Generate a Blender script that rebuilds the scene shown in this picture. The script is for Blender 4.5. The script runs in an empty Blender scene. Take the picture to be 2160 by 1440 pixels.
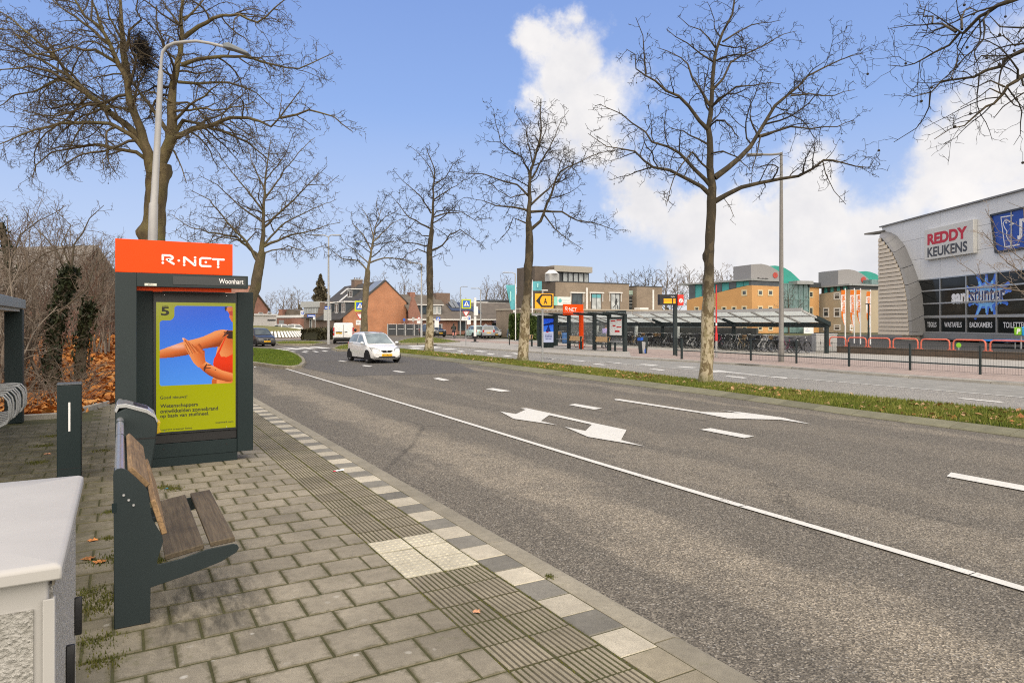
import bpy,math,random
import numpy as np
from math import sin,cos,pi,radians,atan,atan2,sqrt,hypot
from mathutils import Vector,Matrix
SC=bpy.context.scene
COL=SC.collection
RND=random.Random(11)
# ---------------------------------------------------------------- camera
F,HY,VX,EH=1440.0,679.5,255.0,1.9
TH=atan((1080-VX)/F)
ST,CT=sin(TH),cos(TH)
cam=bpy.data.cameras.new('camera')
cam.sensor_width=36.0
cam.lens=36.0*F/2160
cam.shift_y=-(720-HY)/2160
cam.clip_start=0.05
cam.clip_end=4000
camo=bpy.data.objects.new('camera',cam)
camo.location=(0,0,EH)
camo.rotation_euler=(pi/2,0,-TH)
COL.objects.link(camo)
SC.camera=camo
# ---------------------------------------------------------------- view
SC.view_settings.view_transform='Standard'
SC.view_settings.look='None'
SC.view_settings.gamma=1.0
SC.view_settings.use_curve_mapping=False
SC.view_settings.exposure=0.75
SC.render.engine='CYCLES'
SC.cycles.max_bounces=6
SC.cycles.filter_width=1.1
SC.cycles.use_denoising=False
SC.cycles.transparent_max_bounces=12
# ---------------------------------------------------------------- node helper
class NT:
 def __init__(s,nt):
  s.t=nt
 def n(s,typ,**kw):
  nd=s.t.nodes.new(typ)
  for k,v in kw.items():
   setattr(nd,k,v)
  return nd
 def put(s,sock,v):
  if v is None:
   return
  if hasattr(v,'is_output'):
   s.t.links.new(v,sock)
  else:
   if sock.type=='RGBA' and len(v)==3:
    v=(*v,1)
   sock.default_value=v
 def math(s,op,a,b=None,c=None,clamp=False):
  nd=s.n('ShaderNodeMath',operation=op,use_clamp=clamp)
  s.put(nd.inputs[0],a); s.put(nd.inputs[1],b); s.put(nd.inputs[2],c)
  return nd.outputs[0]
 def vmath(s,op,a,b=None,scale=None):
  nd=s.n('ShaderNodeVectorMath',operation=op)
  s.put(nd.inputs[0],a); s.put(nd.inputs[1],b)
  if scale is not None:
   s.put(nd.inputs['Scale'],scale)
  return nd.outputs['Value']if op in('LENGTH','DISTANCE','DOT_PRODUCT')else nd.outputs[0]
 def noise(s,vec,scale,detail=3,rough=0.55,dist=0.0):
  nd=s.n('ShaderNodeTexNoise')
  s.put(nd.inputs['Vector'],vec)
  nd.inputs['Scale'].default_value=scale
  nd.inputs['Detail'].default_value=detail
  nd.inputs['Roughness'].default_value=rough
  nd.inputs['Distortion'].default_value=dist
  return nd.outputs[0]
 def voro(s,vec,scale,feature='F1',out='Distance',rnd=1.0):
  nd=s.n('ShaderNodeTexVoronoi',feature=feature)
  s.put(nd.inputs['Vector'],vec)
  nd.inputs['Scale'].default_value=scale
  nd.inputs['Randomness'].default_value=rnd
  return nd.outputs[out]
 def ramp(s,fac,stops,interp='LINEAR'):
  nd=s.n('ShaderNodeValToRGB')
  cr=nd.color_ramp
  cr.interpolation=interp
  while len(cr.elements)<len(stops):
   cr.elements.new(0.5)
  for e,(p,c)in zip(cr.elements,stops):
   e.position=p
   e.color=(c,c,c,1)if not hasattr(c,'__len__')else(*c[:3],1)
  s.put(nd.inputs[0],fac)
  return nd.outputs[0]
 def mix(s,fac,a,b,mode='MIX'):
  nd=s.n('ShaderNodeMix',data_type='RGBA',blend_type=mode)
  s.put(nd.inputs[0],fac); s.put(nd.inputs[6],a); s.put(nd.inputs[7],b)
  return nd.outputs[2]
 def mapr(s,v,a,b,c=0.0,d=1.0,smooth=False):
  nd=s.n('ShaderNodeMapRange',interpolation_type='SMOOTHSTEP' if smooth else 'LINEAR')
  for i,x in enumerate((v,a,b,c,d)):
   s.put(nd.inputs[i],x)
  return nd.outputs[0]
 def coord(s,kind='Object'):
  return s.n('ShaderNodeTexCoord').outputs[kind]
 def sep(s,v):
  nd=s.n('ShaderNodeSeparateXYZ'); s.put(nd.inputs[0],v)
  return nd.outputs
 def comb(s,x,y,z):
  nd=s.n('ShaderNodeCombineXYZ')
  s.put(nd.inputs[0],x); s.put(nd.inputs[1],y); s.put(nd.inputs[2],z)
  return nd.outputs[0]
 def scale(s,v,sc):
  nd=s.n('ShaderNodeMapping'); s.put(nd.inputs[0],v)
  nd.inputs['Scale'].default_value=sc
  return nd.outputs[0]
 def bump(s,h,strength=0.3,dist=0.01):
  nd=s.n('ShaderNodeBump')
  nd.inputs['Strength'].default_value=strength
  nd.inputs['Distance'].default_value=dist
  s.put(nd.inputs['Height'],h)
  return nd.outputs[0]
  # ---------------------------------------------------------------- sun and sky
SUN_EL,SUN_AZ=radians(46),radians(194) # azimuth clockwise from +Y
sun=bpy.data.lights.new('sun','SUN')
sun.energy=2.4
sun.angle=radians(95)
sun.color=(1.0,0.88,0.72)
suno=bpy.data.objects.new('sun',sun)
sd=Vector((sin(SUN_AZ)*cos(SUN_EL),cos(SUN_AZ)*cos(SUN_EL),sin(SUN_EL)))
suno.rotation_euler=sd.to_track_quat('Z','Y').to_euler()
COL.objects.link(suno)
world=bpy.data.worlds.new('World')
SC.world=world
world.use_nodes=True
wn=NT(world.node_tree)
world.node_tree.nodes.clear()
sky=wn.n('ShaderNodeTexSky',sky_type='NISHITA')
sky.sun_disc=False
sky.sun_elevation=SUN_EL
sky.sun_rotation=SUN_AZ
sky.altitude=0
sky.air_density=1.0
sky.dust_density=1.0
sky.ozone_density=1.6
def pixdir(px,py):
 t=(px-1080)/F
 v=Vector((ST+t*CT,CT-t*ST,(HY-py)/F))
 return v.normalized()
def build_sky():
 g=wn
 d=g.vmath('NORMALIZE',g.coord('Generated'))
 # billowing warp of the direction, then cloud banks at their places in the sky
 w1=g.n('ShaderNodeTexNoise'); g.put(w1.inputs['Vector'],d)
 w1.inputs['Scale'].default_value=4.5; w1.inputs['Detail'].default_value=8
 w1.inputs['Roughness'].default_value=0.62
 warp=g.vmath('SCALE',g.vmath('SUBTRACT',w1.outputs['Color'],(0.5,0.5,0.5)),scale=0.26)
 dw=g.vmath('ADD',d,warp)
 banks=[ # (px, py, radius, weight)
(1150,105,.062,1.0),(1195,165,.085,1.05),(1240,240,.115,1.05),(1135,215,.05,.75),(1290,330,.11,.95),(1215,340,.10,.75),
 (1370,470,.13,.9),(1500,510,.17,1.0),(1640,440,.13,1.0),(1740,400,.13,1.0),(1840,450,.15,1.0),(1700,570,.2,.9),
 (2150,270,.12,1.0),(2050,340,.11,.95),(1980,430,.12,.9),(2260,330,.2,1.0),(2420,200,.22,1.0),
 (1420,600,.16,.6),(1150,420,.09,.45),(2100,480,.2,.85),(1580,340,.07,.5)]
 tot=None
 for px,py,r,w in banks:
  b=pixdir(px,py)
  ds=g.vmath('DISTANCE',dw,tuple(b))
  v=g.mapr(ds,0.0,r,w,0.0)
  tot=v if tot is None else g.math('MAXIMUM',tot,v)
 for px,py,r,w in((1905,295,.10,.55),(1440,385,.07,.55),(2000,505,.06,.4),(1310,570,.09,.45),(1540,395,.06,.4),(1620,330,.07,.3),(1240,480,.07,.3)):
  ds=g.vmath('DISTANCE',dw,tuple(pixdir(px,py)))
  tot=g.math('SUBTRACT',tot,g.mapr(ds,0.0,r,w,0.0))
  # elsewhere (behind and beside the camera): unseen cloud cover, thickened to raise ambient light
 wide=g.noise(d,1.7,7,0.55)
 away=g.mapr(g.vmath('DOT_PRODUCT',d,tuple(pixdir(1080,500))),0.72,0.2)
 tot=g.math('MAXIMUM',tot,g.math('MULTIPLY',away,g.mapr(wide,0.30,0.5)))
 fine=g.noise(d,11.0,8,0.6)
 dens=g.math('ADD',tot,g.math('MULTIPLY',g.math('SUBTRACT',fine,0.5),0.75))
 mask=g.mapr(dens,0.17,0.68,0.0,1.0,smooth=True)
 # thin veil low over the horizon
 z=g.sep(d)[2]
 veil=g.math('MULTIPLY',g.mapr(z,0.0,0.30,0.5,0.0),1.0)
 vn=g.mapr(g.noise(g.scale(d,(1,1,2.5)),2.6,6,.6),0.3,0.7,.55,1.0)
 veil=g.math('MULTIPLY',veil,vn)
 # cloud body: bright rims and greyer bases
 shade=g.mapr(g.noise(g.vmath('ADD',d,(0.013,0.01,-0.03)),7.0,7,.6),.3,.68,0.0,1.0)
 ccol=g.mix(shade,(6.0,6.0,6.3),(8.0,7.75,7.6))
 grad=g.ramp(z,[(0.0,(.58,.68,.86)),(.10,(.46,.59,.90)),(.28,(.30,.46,.86)),(.55,(.18,.305,.72)),(1.0,(.09,.18,.50))])
 grad=g.vmath('SCALE',grad,scale=8.6)
 blue=g.mix(0.8,sky.outputs[0],grad)
 c=g.mix(veil,blue,(5.2,5.6,6.4))
 c=g.mix(mask,c,ccol)
 # below the horizon the dome carries on as plain haze
 c=g.mix(g.mapr(z,-0.02,0.0,1.0,0.0),c,(3.0,3.0,3.0))
 bg=g.n('ShaderNodeBackground')
 g.put(bg.inputs[0],c)
 bg.inputs[1].default_value=0.075
 out=g.n('ShaderNodeOutputWorld')
 g.t.links.new(bg.outputs[0],out.inputs[0])
build_sky()
world.cycles.sampling_method='MANUAL'
world.cycles.sample_map_resolution=512
# ---------------------------------------------------------------- picture geometry -> place
RZ=-0.08 # level of the carriageways; pavements lie at 0
def ground(px,py,z=0.0):
 Z=F*(EH-z)/(py-HY)
 t=(px-1080)/F
 return Vector((Z*(ST+t*CT),Z*(CT-t*ST),z))
def at_depth(px,py,Z):
 t=(px-1080)/F
 return Vector((Z*(ST+t*CT),Z*(CT-t*ST),EH-(py-HY)*Z/F))
def depth_of(p):
 return p[0]*ST+p[1]*CT
def project(p):
 Z=depth_of(p)
 if Z<0.05:
  return None
 return 1080+F*(p[0]*CT-p[1]*ST)/Z,HY-(p[2]-EH)*F/Z
 # ---------------------------------------------------------------- mesh builder
class MB:
 def __init__(s):
  s.v=[]; s.f=[]; s.m=[]; s.cur=0
 def add(s,vs,fs):
  o=len(s.v)
  s.v.extend([tuple(p)for p in vs])
  s.f.extend([tuple(i+o for i in f)for f in fs])
  s.m.extend([s.cur]*len(fs))
  return s
 def box(s,x0,x1,y0,y1,z0,z1,M=None):
  vs=[Vector((x,y,z))for z in(z0,z1)for y in(y0,y1)for x in(x0,x1)]
  if M is not None:
   vs=[M@p for p in vs]
  return s.add(vs,[(0,2,3,1),(4,5,7,6),(0,1,5,4),(2,6,7,3),(0,4,6,2),(1,3,7,5)])
 def prism(s,poly,vec):
  n=len(poly); vec=Vector(vec)
  a=[Vector(p)for p in poly]
  b=[p+vec for p in a]
  return s.add(a+b,[tuple(range(n))[::-1],tuple(range(n,2*n))]+[(i,(i+1)%n,n+(i+1)%n,n+i)for i in range(n)])
 def xz(s,poly,y0,y1): # polygon in x,z extruded along y
  return s.prism([(x,y0,z)for x,z in poly],(0,y1-y0,0))
 def yz(s,poly,x0,x1):
  return s.prism([(x0,y,z)for y,z in poly],(x1-x0,0,0))
 def xy(s,poly,z0,z1):
  return s.prism([(x,y,z0)for x,y in poly],(0,0,z1-z0))
 def tube(s,pts,r,n=8,cap=True):
  pts=[Vector(p)for p in pts]
  k=len(pts)
  rs=[r]*k if not hasattr(r,'__len__')else r
  ref=None; rings=[]
  for i,p in enumerate(pts):
   t=(pts[min(i+1,k-1)]-pts[max(i-1,0)])
   t=t.normalized()if t.length>1e-9 else Vector((0,0,1))
   if ref is None:
    ref=Vector((1,0,0))if abs(t.x)<0.8 else Vector((0,1,0))
   u=ref-t*ref.dot(t)
   if u.length<1e-4:
    u=t.orthogonal()
   u.normalize(); ref=u
   w=t.cross(u)
   rings.append([p+(u*cos(2*pi*j/n)+w*sin(2*pi*j/n))*rs[i]for j in range(n)])
  vs=[q for rg in rings for q in rg]
  fs=[]
  for i in range(k-1):
   for j in range(n):
    a,b=i*n+j,i*n+(j+1)%n
    fs.append((a,b,b+n,a+n))
  if cap:
   fs.append(tuple(range(n))[::-1]); fs.append(tuple((k-1)*n+j for j in range(n)))
  return s.add(vs,fs)
 def lathe(s,prof,n=16,axis='z',c=(0,0,0),closed=False):
  c=Vector(c); vs=[]
  for r,h in prof:
   for j in range(n):
    a=2*pi*j/n
    p=(r*cos(a),r*sin(a),h)
    if axis=='x':p=(h,r*cos(a),r*sin(a))
    if axis=='y':p=(r*cos(a),h,r*sin(a))
    vs.append(c+Vector(p))
  fs=[]
  k=len(prof)
  for i in range(k if closed else k-1):
   for j in range(n):
    a,b=i*n+j,i*n+(j+1)%n
    i2=(i+1)%k
    fs.append((a,b,i2*n+(j+1)%n,i2*n+j))
  if not closed:
   if prof[0][0]>1e-6:fs.append(tuple(range(n))[::-1])
   if prof[-1][0]>1e-6:fs.append(tuple((k-1)*n+j for j in range(n)))
  return s.add(vs,fs)
 def quad(s,a,b,c,d):
  return s.add([a,b,c,d],[(0,1,2,3)])
 def ball(s,c,r,n=8,m=5,sz=1.0):
  return s.lathe([(max(r*sin(pi*i/m),1e-7),-r*cos(pi*i/m)*sz)for i in range(m+1)],n,'z',c)
 def mesh(s,name,mats,smooth=False,angle=35):
  me=bpy.data.meshes.new(name)
  me.from_pydata(s.v,[],s.f)
  mats=mats if isinstance(mats,(list,tuple))else[mats]
  for m in mats:
   me.materials.append(m)
  if len(mats)>1:
   me.polygons.foreach_set('material_index',s.m)
  fix_normals(me)
  if smooth:
   me.polygons.foreach_set('use_smooth',[True]*len(me.polygons))
   me.set_sharp_from_angle(angle=radians(angle))
  me.update()
  return me
 def build(s,name,mats,parent=None,smooth=False,bevel=0,seg=2,kind=None,loc=None,angle=35):
  me=s.mesh(name,mats,smooth or bevel>0,angle)
  o=bpy.data.objects.new(name,me)
  COL.objects.link(o)
  if parent is not None:
   o.parent=parent
  if loc is not None:
   o.location=loc
  if bevel:
   b=o.modifiers.new('bevel','BEVEL')
   b.width=bevel; b.segments=seg; b.limit_method='ANGLE'; b.angle_limit=radians(40)
  if kind:
   o['kind']=kind
  return o
import bmesh
def fix_normals(me):
 if len(me.polygons)>60000:
  return
 bm=bmesh.new(); bm.from_mesh(me)
 bmesh.ops.recalc_face_normals(bm,faces=bm.faces)
 bm.to_mesh(me); bm.free()
def np_mesh(name,verts,quads=None,tris=None,mat=None,smooth=False):
 me=bpy.data.meshes.new(name)
 verts=np.asarray(verts,np.float32).reshape(-1,3)
 loops=[]; starts=[]; n=0
 for a,k in((quads,4),(tris,3)):
  if a is not None and len(a):
   a=np.asarray(a,np.int32).reshape(-1,k)
   loops.append(a.ravel()); starts.append(n+np.arange(len(a))*k); n+=len(a)*k
 loops=np.concatenate(loops); starts=np.concatenate(starts)
 me.vertices.add(len(verts)); me.vertices.foreach_set('co',verts.ravel())
 me.loops.add(len(loops)); me.loops.foreach_set('vertex_index',loops.astype(np.int32))
 me.polygons.add(len(starts)); me.polygons.foreach_set('loop_start',starts.astype(np.int32))
 if smooth:
  me.polygons.foreach_set('use_smooth',np.ones(len(starts),bool))
 if mat is not None:
  me.materials.append(mat)
 me.update(calc_edges=True)
 return me
def link_mesh(name,me,parent=None,kind=None,loc=None):
 o=bpy.data.objects.new(name,me)
 COL.objects.link(o)
 if parent is not None:o.parent=parent
 if kind:o['kind']=kind
 if loc is not None:o.location=loc
 return o
def tag(o,label,cat,group=None,kind=None):
 o['label']=label; o['category']=cat
 if group:o['group']=group
 if kind:o['kind']=kind
 return o
def thing(name,label,cat,loc=(0,0,0),rz=0.0,group=None):
 o=bpy.data.objects.new(name,None)
 o.empty_display_size=0.2
 COL.objects.link(o)
 o.location=loc; o.rotation_euler=(0,0,rz)
 return tag(o,label,cat,group)
def copy_tree(o,parent=None):
 c=o.copy(); COL.objects.link(c)
 if parent is not None:c.parent=parent
 for ch in list(o.children):
  copy_tree(ch,c)
 return c
def again(o,label,loc,rz=0.0,group=None):
 c=copy_tree(o); c.location=loc; c.rotation_euler=(0,0,rz); c['label']=label
 if group:c['group']=group
 return c
 # ---------------------------------------------------------------- lettering
_font_cache={}
def text_geo(s,bold=0.0,spacing=1.0):
 key=(s,bold,spacing)
 if key not in _font_cache:
  cu=bpy.data.curves.new('lettering','FONT')
  cu.body=s; cu.size=1.0; cu.resolution_u=4; cu.offset=bold; cu.space_character=spacing
  ob=bpy.data.objects.new('lettering',cu)
  me=ob.to_mesh()
  v=np.array([q.co[:2]for q in me.vertices]); fs=[tuple(p.vertices)for p in me.polygons]
  ob.to_mesh_clear(); bpy.data.objects.remove(ob)
  _font_cache[key]=(v,fs)
 return _font_cache[key]
def lettering(mb,s,x,z,w=None,h=None,y=0.0,bold=0.0,spacing=1.0,align='c',shear=0.0):
 """flat letters in the x,z plane at depth y (front faces -y); x,z = centre (or left) of the text"""
 v,fs=text_geo(s,bold,spacing)
 mn,mx=v.min(0),v.max(0)
 sz=mx-mn
 kx=w/sz[0]if w else None
 kz=h/sz[1]if h else None
 kx=kx or kz; kz=kz or kx
 u=(v-mn)*(kx,kz)
 W,Hh=sz[0]*kx,sz[1]*kz
 ox=x-W/2 if align=='c' else x
 oz=z-Hh/2
 mb.add([(ox+a+shear*b,y,oz+b)for a,b in u],fs)
 return W
 # ---------------------------------------------------------------- materials
MATS={}
def mat(name,col,rough=0.6,metal=0.0,var=0.12,scale=3.0,bump=0.0,bscale=40.0,rnd=0.0,island=0.0,spec=0.5,
 emit=0.0,coat=0.0,col2=None,dirt=0.0):
 if name in MATS:
  return MATS[name]
 m=bpy.data.materials.new(name); m.use_nodes=True
 g=NT(m.node_tree); b=m.node_tree.nodes['Principled BSDF']
 co=g.coord('Object')
 c=None
 nz=g.noise(co,scale,4,0.6)
 lo=tuple(x*(1-var)for x in col); hi=tuple(min(1,x*(1+var))for x in(col2 or col))
 c=g.mix(g.mapr(nz,.3,.7),lo,hi)
 if dirt:
  dn=g.noise(co,scale*.45,6,.68)
  c=g.mix(g.math('MULTIPLY',g.mapr(dn,.48,.72),dirt),c,tuple(x*.45+.01 for x in col))
 if rnd:
  rv=g.n('ShaderNodeObjectInfo').outputs['Random']
  c=g.mix(1.0,c,g.ramp(rv,[(0,1-rnd),(1,1+rnd*.6)]),'MULTIPLY')
 if island:
  rv=g.n('ShaderNodeNewGeometry').outputs['Random Per Island']
  c=g.mix(1.0,c,g.ramp(rv,[(0,1-island),(1,1+island*.6)]),'MULTIPLY')
 g.put(b.inputs['Base Color'],c)
 b.inputs['Roughness'].default_value=rough
 b.inputs['Metallic'].default_value=metal
 b.inputs['Specular IOR Level'].default_value=spec
 b.inputs['Coat Weight'].default_value=coat
 if bump:
  g.put(b.inputs['Normal'],g.bump(g.noise(co,bscale,4,.6),bump,0.01))
 if emit:
  g.put(b.inputs['Emission Color'],c)
  b.inputs['Emission Strength'].default_value=emit
 MATS[name]=m
 return m
def glass(name,tint=(.04,.05,.055),rough=.05,alpha=1.0):
 if name in MATS:
  return MATS[name]
 m=bpy.data.materials.new(name); m.use_nodes=True
 g=NT(m.node_tree); b=m.node_tree.nodes['Principled BSDF']
 co=g.coord('Object')
 g.put(b.inputs['Base Color'],g.mix(g.mapr(g.noise(co,1.3,3),.35,.65),tint,tuple(x*1.8 for x in tint)))
 b.inputs['Roughness'].default_value=rough
 b.inputs['Specular IOR Level'].default_value=0.8
 b.inputs['Alpha'].default_value=alpha
 MATS[name]=m
 return m
 # ================================================================ ground materials
def pos_mat(name):
 m=bpy.data.materials.new(name); m.use_nodes=True
 g=NT(m.node_tree); b=m.node_tree.nodes['Principled BSDF']
 p=g.n('ShaderNodeNewGeometry').outputs['Position']
 return m,g,b,p
def asphalt(name,col,worn=None,tracks=(),speck=.5,fine=230.0,cracks=False):
 m,g,b,p=pos_mat(name)
 big=g.noise(g.scale(p,(1,.25,1)),.55,5,.6)
 mid=g.noise(p,6.0,5,.65)
 c=g.mix(g.mapr(big,.3,.7),tuple(x*.92 for x in col),tuple(x*1.08 for x in col))
 c=g.mix(g.mapr(mid,.35,.68,0,.4),c,tuple(x*.72 for x in col))
 if worn:
  X=g.sep(p)[0]
  wob=g.math('MULTIPLY',g.math('SUBTRACT',g.noise(g.scale(p,(1,.35,1)),1.1,5,.65),.5),2.2)
  Xw=g.math('ADD',X,wob)
  tot=None
  for xc,hw,amt in tracks:
   k=g.mapr(g.math('ABSOLUTE',g.math('SUBTRACT',Xw,xc)),hw*.25,hw,amt,0.0,smooth=True)
   tot=k if tot is None else g.math('MAXIMUM',tot,k)
  brk=g.mapr(g.noise(p,2.6,6,.7),.3,.62,.35,1.0)
  c=g.mix(g.math('MULTIPLY',tot,brk),c,worn)
 if cracks:
  cw=g.vmath('ADD',p,g.vmath('SCALE',g.comb(mid,big,mid),scale=.5))
  ck=g.n('ShaderNodeTexVoronoi',feature='DISTANCE_TO_EDGE'); g.put(ck.inputs['Vector'],g.scale(cw,(1,.45,1))); ck.inputs['Scale'].default_value=.33
  gate=g.mapr(g.noise(p,.35,2),.5,.6)
  c=g.mix(g.math('MULTIPLY',g.mapr(ck.outputs['Distance'],.012,.004),g.math('MULTIPLY',gate,.55)),c,tuple(x*.42 for x in col))
  # stones of the wearing course
 v=g.n('ShaderNodeTexVoronoi'); g.put(v.inputs['Vector'],p); v.inputs['Scale'].default_value=fine*.40
 tone=g.sep(v.outputs['Color'])[0]
 c=g.mix(1.0,c,g.ramp(tone,[(0,.38),(.5,.85),(.82,1.25),(1,2.0)]),'MULTIPLY')
 v2=g.n('ShaderNodeTexVoronoi'); g.put(v2.inputs['Vector'],p); v2.inputs['Scale'].default_value=fine*.2
 t2=g.sep(v2.outputs['Color'])[1]
 near=g.math('MULTIPLY',g.mapr(t2,.90,.93),g.mapr(v2.outputs['Distance'],.42,.3))
 c=g.mix(g.math('MULTIPLY',near,speck),c,(.52,.5,.45))
 g.put(b.inputs['Base Color'],c)
 b.inputs['Roughness'].default_value=.88
 b.inputs['Specular IOR Level'].default_value=.3
 g.put(b.inputs['Normal'],g.bump(g.math('ADD',v.outputs['Distance'],g.math('MULTIPLY',v2.outputs['Distance'],.8)),.55,.012))
 return m
ASPH=asphalt('asphalt_aged',(.172,.153,.123),(.33,.284,.215),[(4.35,.8,.68),(6.6,.7,.36),(8.2,.45,.25),(11.0,.8,.22),(12.9,.5,.5)],cracks=True)
ASPH_DARK=asphalt('asphalt_dark',(.138,.128,.114),speck=.3)
ASPH_PALE=asphalt('asphalt_pale',(.31,.295,.265),speck=.3)
def paving(name,col,var=.18,moss=.5,lichen=0.0,dark=.0,rough=.85,rndobj=.12,stain=False,brick=None,edge=0.0,rib=False):
 m,g,b,p=pos_mat(name)
 n1=g.noise(p,2.3,5,.6); n2=g.noise(p,17,5,.65); n3=g.noise(p,190,3,.7)
 c=g.mix(g.mapr(n1,.3,.7),tuple(x*(1-var)for x in col),tuple(x*(1+var)for x in col))
 c=g.mix(g.mapr(n2,.42,.7,0,.45),c,tuple(x*.62 for x in col))
 c=g.mix(1.0,c,g.ramp(n3,[(.25,.58),(.5,1.0),(.75,1.42)]),'MULTIPLY')
 rv=g.n('ShaderNodeObjectInfo').outputs['Random']
 ri=g.n('ShaderNodeNewGeometry').outputs['Random Per Island']
 rr=g.math('FRACT',g.math('ADD',rv,ri))
 c=g.mix(1.0,c,g.ramp(rr,[(0,1-rndobj*1.4),(.5,1.0),(1,1+rndobj)]),'MULTIPLY')
 if dark:
  dn=g.noise(p,.8,5,.6)
  c=g.mix(g.math('MULTIPLY',g.mapr(dn,.45,.68),dark),c,tuple(x*.38 for x in col))
 if moss:
  X,Y,Zz=g.sep(p)
  mn=g.noise(p,5.5,6,.72)
  if stain: # green growth thickens towards the planted strip behind the bench
   lean=g.mapr(X,.55,-.9,0.0,.17)
  else:
   lean=0.0
  c=g.mix(g.math('MULTIPLY',g.mapr(g.math('ADD',mn,lean),.6,.74),moss),c,(.10,.105,.03))
  if stain:
   grime=g.math('MULTIPLY',g.mapr(X,.15,-.35,0,.95),g.mapr(g.noise(p,3.1,6,.7),.3,.62,.4,1))
   c=g.mix(grime,c,(.066,.060,.034))
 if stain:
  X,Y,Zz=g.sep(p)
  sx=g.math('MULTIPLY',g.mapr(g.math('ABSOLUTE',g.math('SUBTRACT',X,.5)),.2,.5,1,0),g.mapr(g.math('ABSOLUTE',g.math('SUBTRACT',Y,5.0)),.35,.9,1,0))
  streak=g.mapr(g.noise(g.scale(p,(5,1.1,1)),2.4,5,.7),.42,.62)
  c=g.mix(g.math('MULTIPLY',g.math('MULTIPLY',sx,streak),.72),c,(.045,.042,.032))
 if lichen:
  v=g.n('ShaderNodeTexVoronoi'); g.put(v.inputs['Vector'],g.vmath('ADD',p,g.vmath('SCALE',g.comb(n2,n1,n2),scale=.05)))
  v.inputs['Scale'].default_value=8.0
  pick=g.mapr(g.sep(v.outputs['Color'])[0],.5,.52)
  spot=g.math('MULTIPLY',g.mapr(v.outputs['Distance'],.2,.12),pick)
  patch=g.math('MULTIPLY',g.mapr(g.noise(p,1.2,3,.6),.40,.52,.0,1),g.mapr(g.vmath('DISTANCE',p,(.25,4.0,0)),.5,1.7,1,.12))
  c=g.mix(g.math('MULTIPLY',g.math('MULTIPLY',spot,patch),lichen),c,(.55,.53,.47))
 if edge:
  ox,oy,oz=g.sep(g.coord('Object'))
  ed=g.math('MAXIMUM',g.math('ABSOLUTE',ox),g.math('ABSOLUTE',oy))
  en=g.math('ADD',ed,g.math('MULTIPLY',g.math('SUBTRACT',n2,.5),.07))
  c=g.mix(g.math('MULTIPLY',g.mapr(en,.118,.152,smooth=True),edge),c,(.10,.09,.045))
 if rib:
  oz=g.sep(g.coord('Object'))[2]
  c=g.mix(g.mapr(oz,-.0012,-.0036,0,.85),c,(.075,.066,.042))
 g.put(b.inputs['Base Color'],c)
 b.inputs['Roughness'].default_value=rough
 b.inputs['Specular IOR Level'].default_value=.3
 g.put(b.inputs['Normal'],g.bump(g.math('ADD',n3,g.math('MULTIPLY',n2,.8)),.35,.006))
 return m
PAVER=paving('concrete_paver',(.285,.252,.19),moss=.55,lichen=.8,dark=.45,stain=True,edge=.7)
PAVER_FAR=paving('concrete_paver_far',(.275,.244,.185),moss=.6,dark=.45,stain=True)
TACTILE=paving('ribbed_paver',(.285,.25,.18),moss=.35,dark=.4,rib=True)
BLISTER=paving('pale_studded_paver',(.52,.48,.37),moss=.1,rndobj=.06)
EDGE_PALE=paving('pale_edge_tile',(.48,.435,.34),moss=.08,rndobj=.14,dark=.25)
EDGE_DARK=paving('dark_edge_tile',(.21,.197,.165),moss=.15,rndobj=.14)
KERB=paving('kerb_concrete',(.30,.27,.205),moss=.35,rndobj=.1)
KERB_FAR=paving('kerb_concrete_pale',(.33,.31,.27),moss=.2,rndobj=.12)
KERB_MED=paving('kerb_concrete_mossy',(.20,.19,.125),moss=.6,rndobj=.12)
JOINT=paving('joint_dirt',(.072,.070,.028),moss=.85)
SOIL=paving('soil',(.10,.062,.035),moss=.2)
WALK_FAR=paving('pavement_grey',(.37,.35,.31),moss=.0)
PATH_RED=paving('cycle_path_red',(.385,.305,.26),moss=.0)
SETTS=paving('gutter_setts',(.36,.35,.315),moss=.0,rndobj=.2)
def paint_mat():
 m,g,b,p=pos_mat('road_paint')
 n1=g.noise(p,34,5,.75); n2=g.noise(p,3.2,5,.65); n3=g.noise(p,150,3,.7)
 wear=g.mapr(g.math('ADD',g.math('MULTIPLY',n1,.55),g.math('ADD',g.math('MULTIPLY',n2,.38),g.math('MULTIPLY',n3,.25))),.62,.74)
 c=g.mix(g.mapr(n2,.3,.7),(.60,.585,.53),(.74,.725,.67))
 c=g.mix(g.math('MULTIPLY',wear,.8),c,(.24,.22,.185))
 g.put(b.inputs['Base Color'],c); b.inputs['Roughness'].default_value=.7
 g.put(b.inputs['Normal'],g.bump(n3,.4,.006))
 return m
PAINT=paint_mat()
GROUND=paving('verge_ground',(.115,.12,.055),moss=.6)
def sheet(name,poly,z,m,parent=None,kind=None):
 mb=MB(); mb.add([(p[0],p[1],z)for p in poly],[tuple(range(len(poly)))])
 o=mb.build(name,m,parent)
 if kind:o['kind']=kind
 return o
def gpoly(pts,z=0.0,sc=1.0,ox=0.0,oy=0.0):
 return[tuple(ground(ox+x/sc,oy+y/sc,z))[:2]for x,y in pts]
 # ---------------------------------------------------------------- base ground and carriageways
n=48
sheet('ground',[(1500*cos(2*pi*i/n),1500*sin(2*pi*i/n))for i in range(n)],-.14,GROUND,kind='structure')
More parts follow.
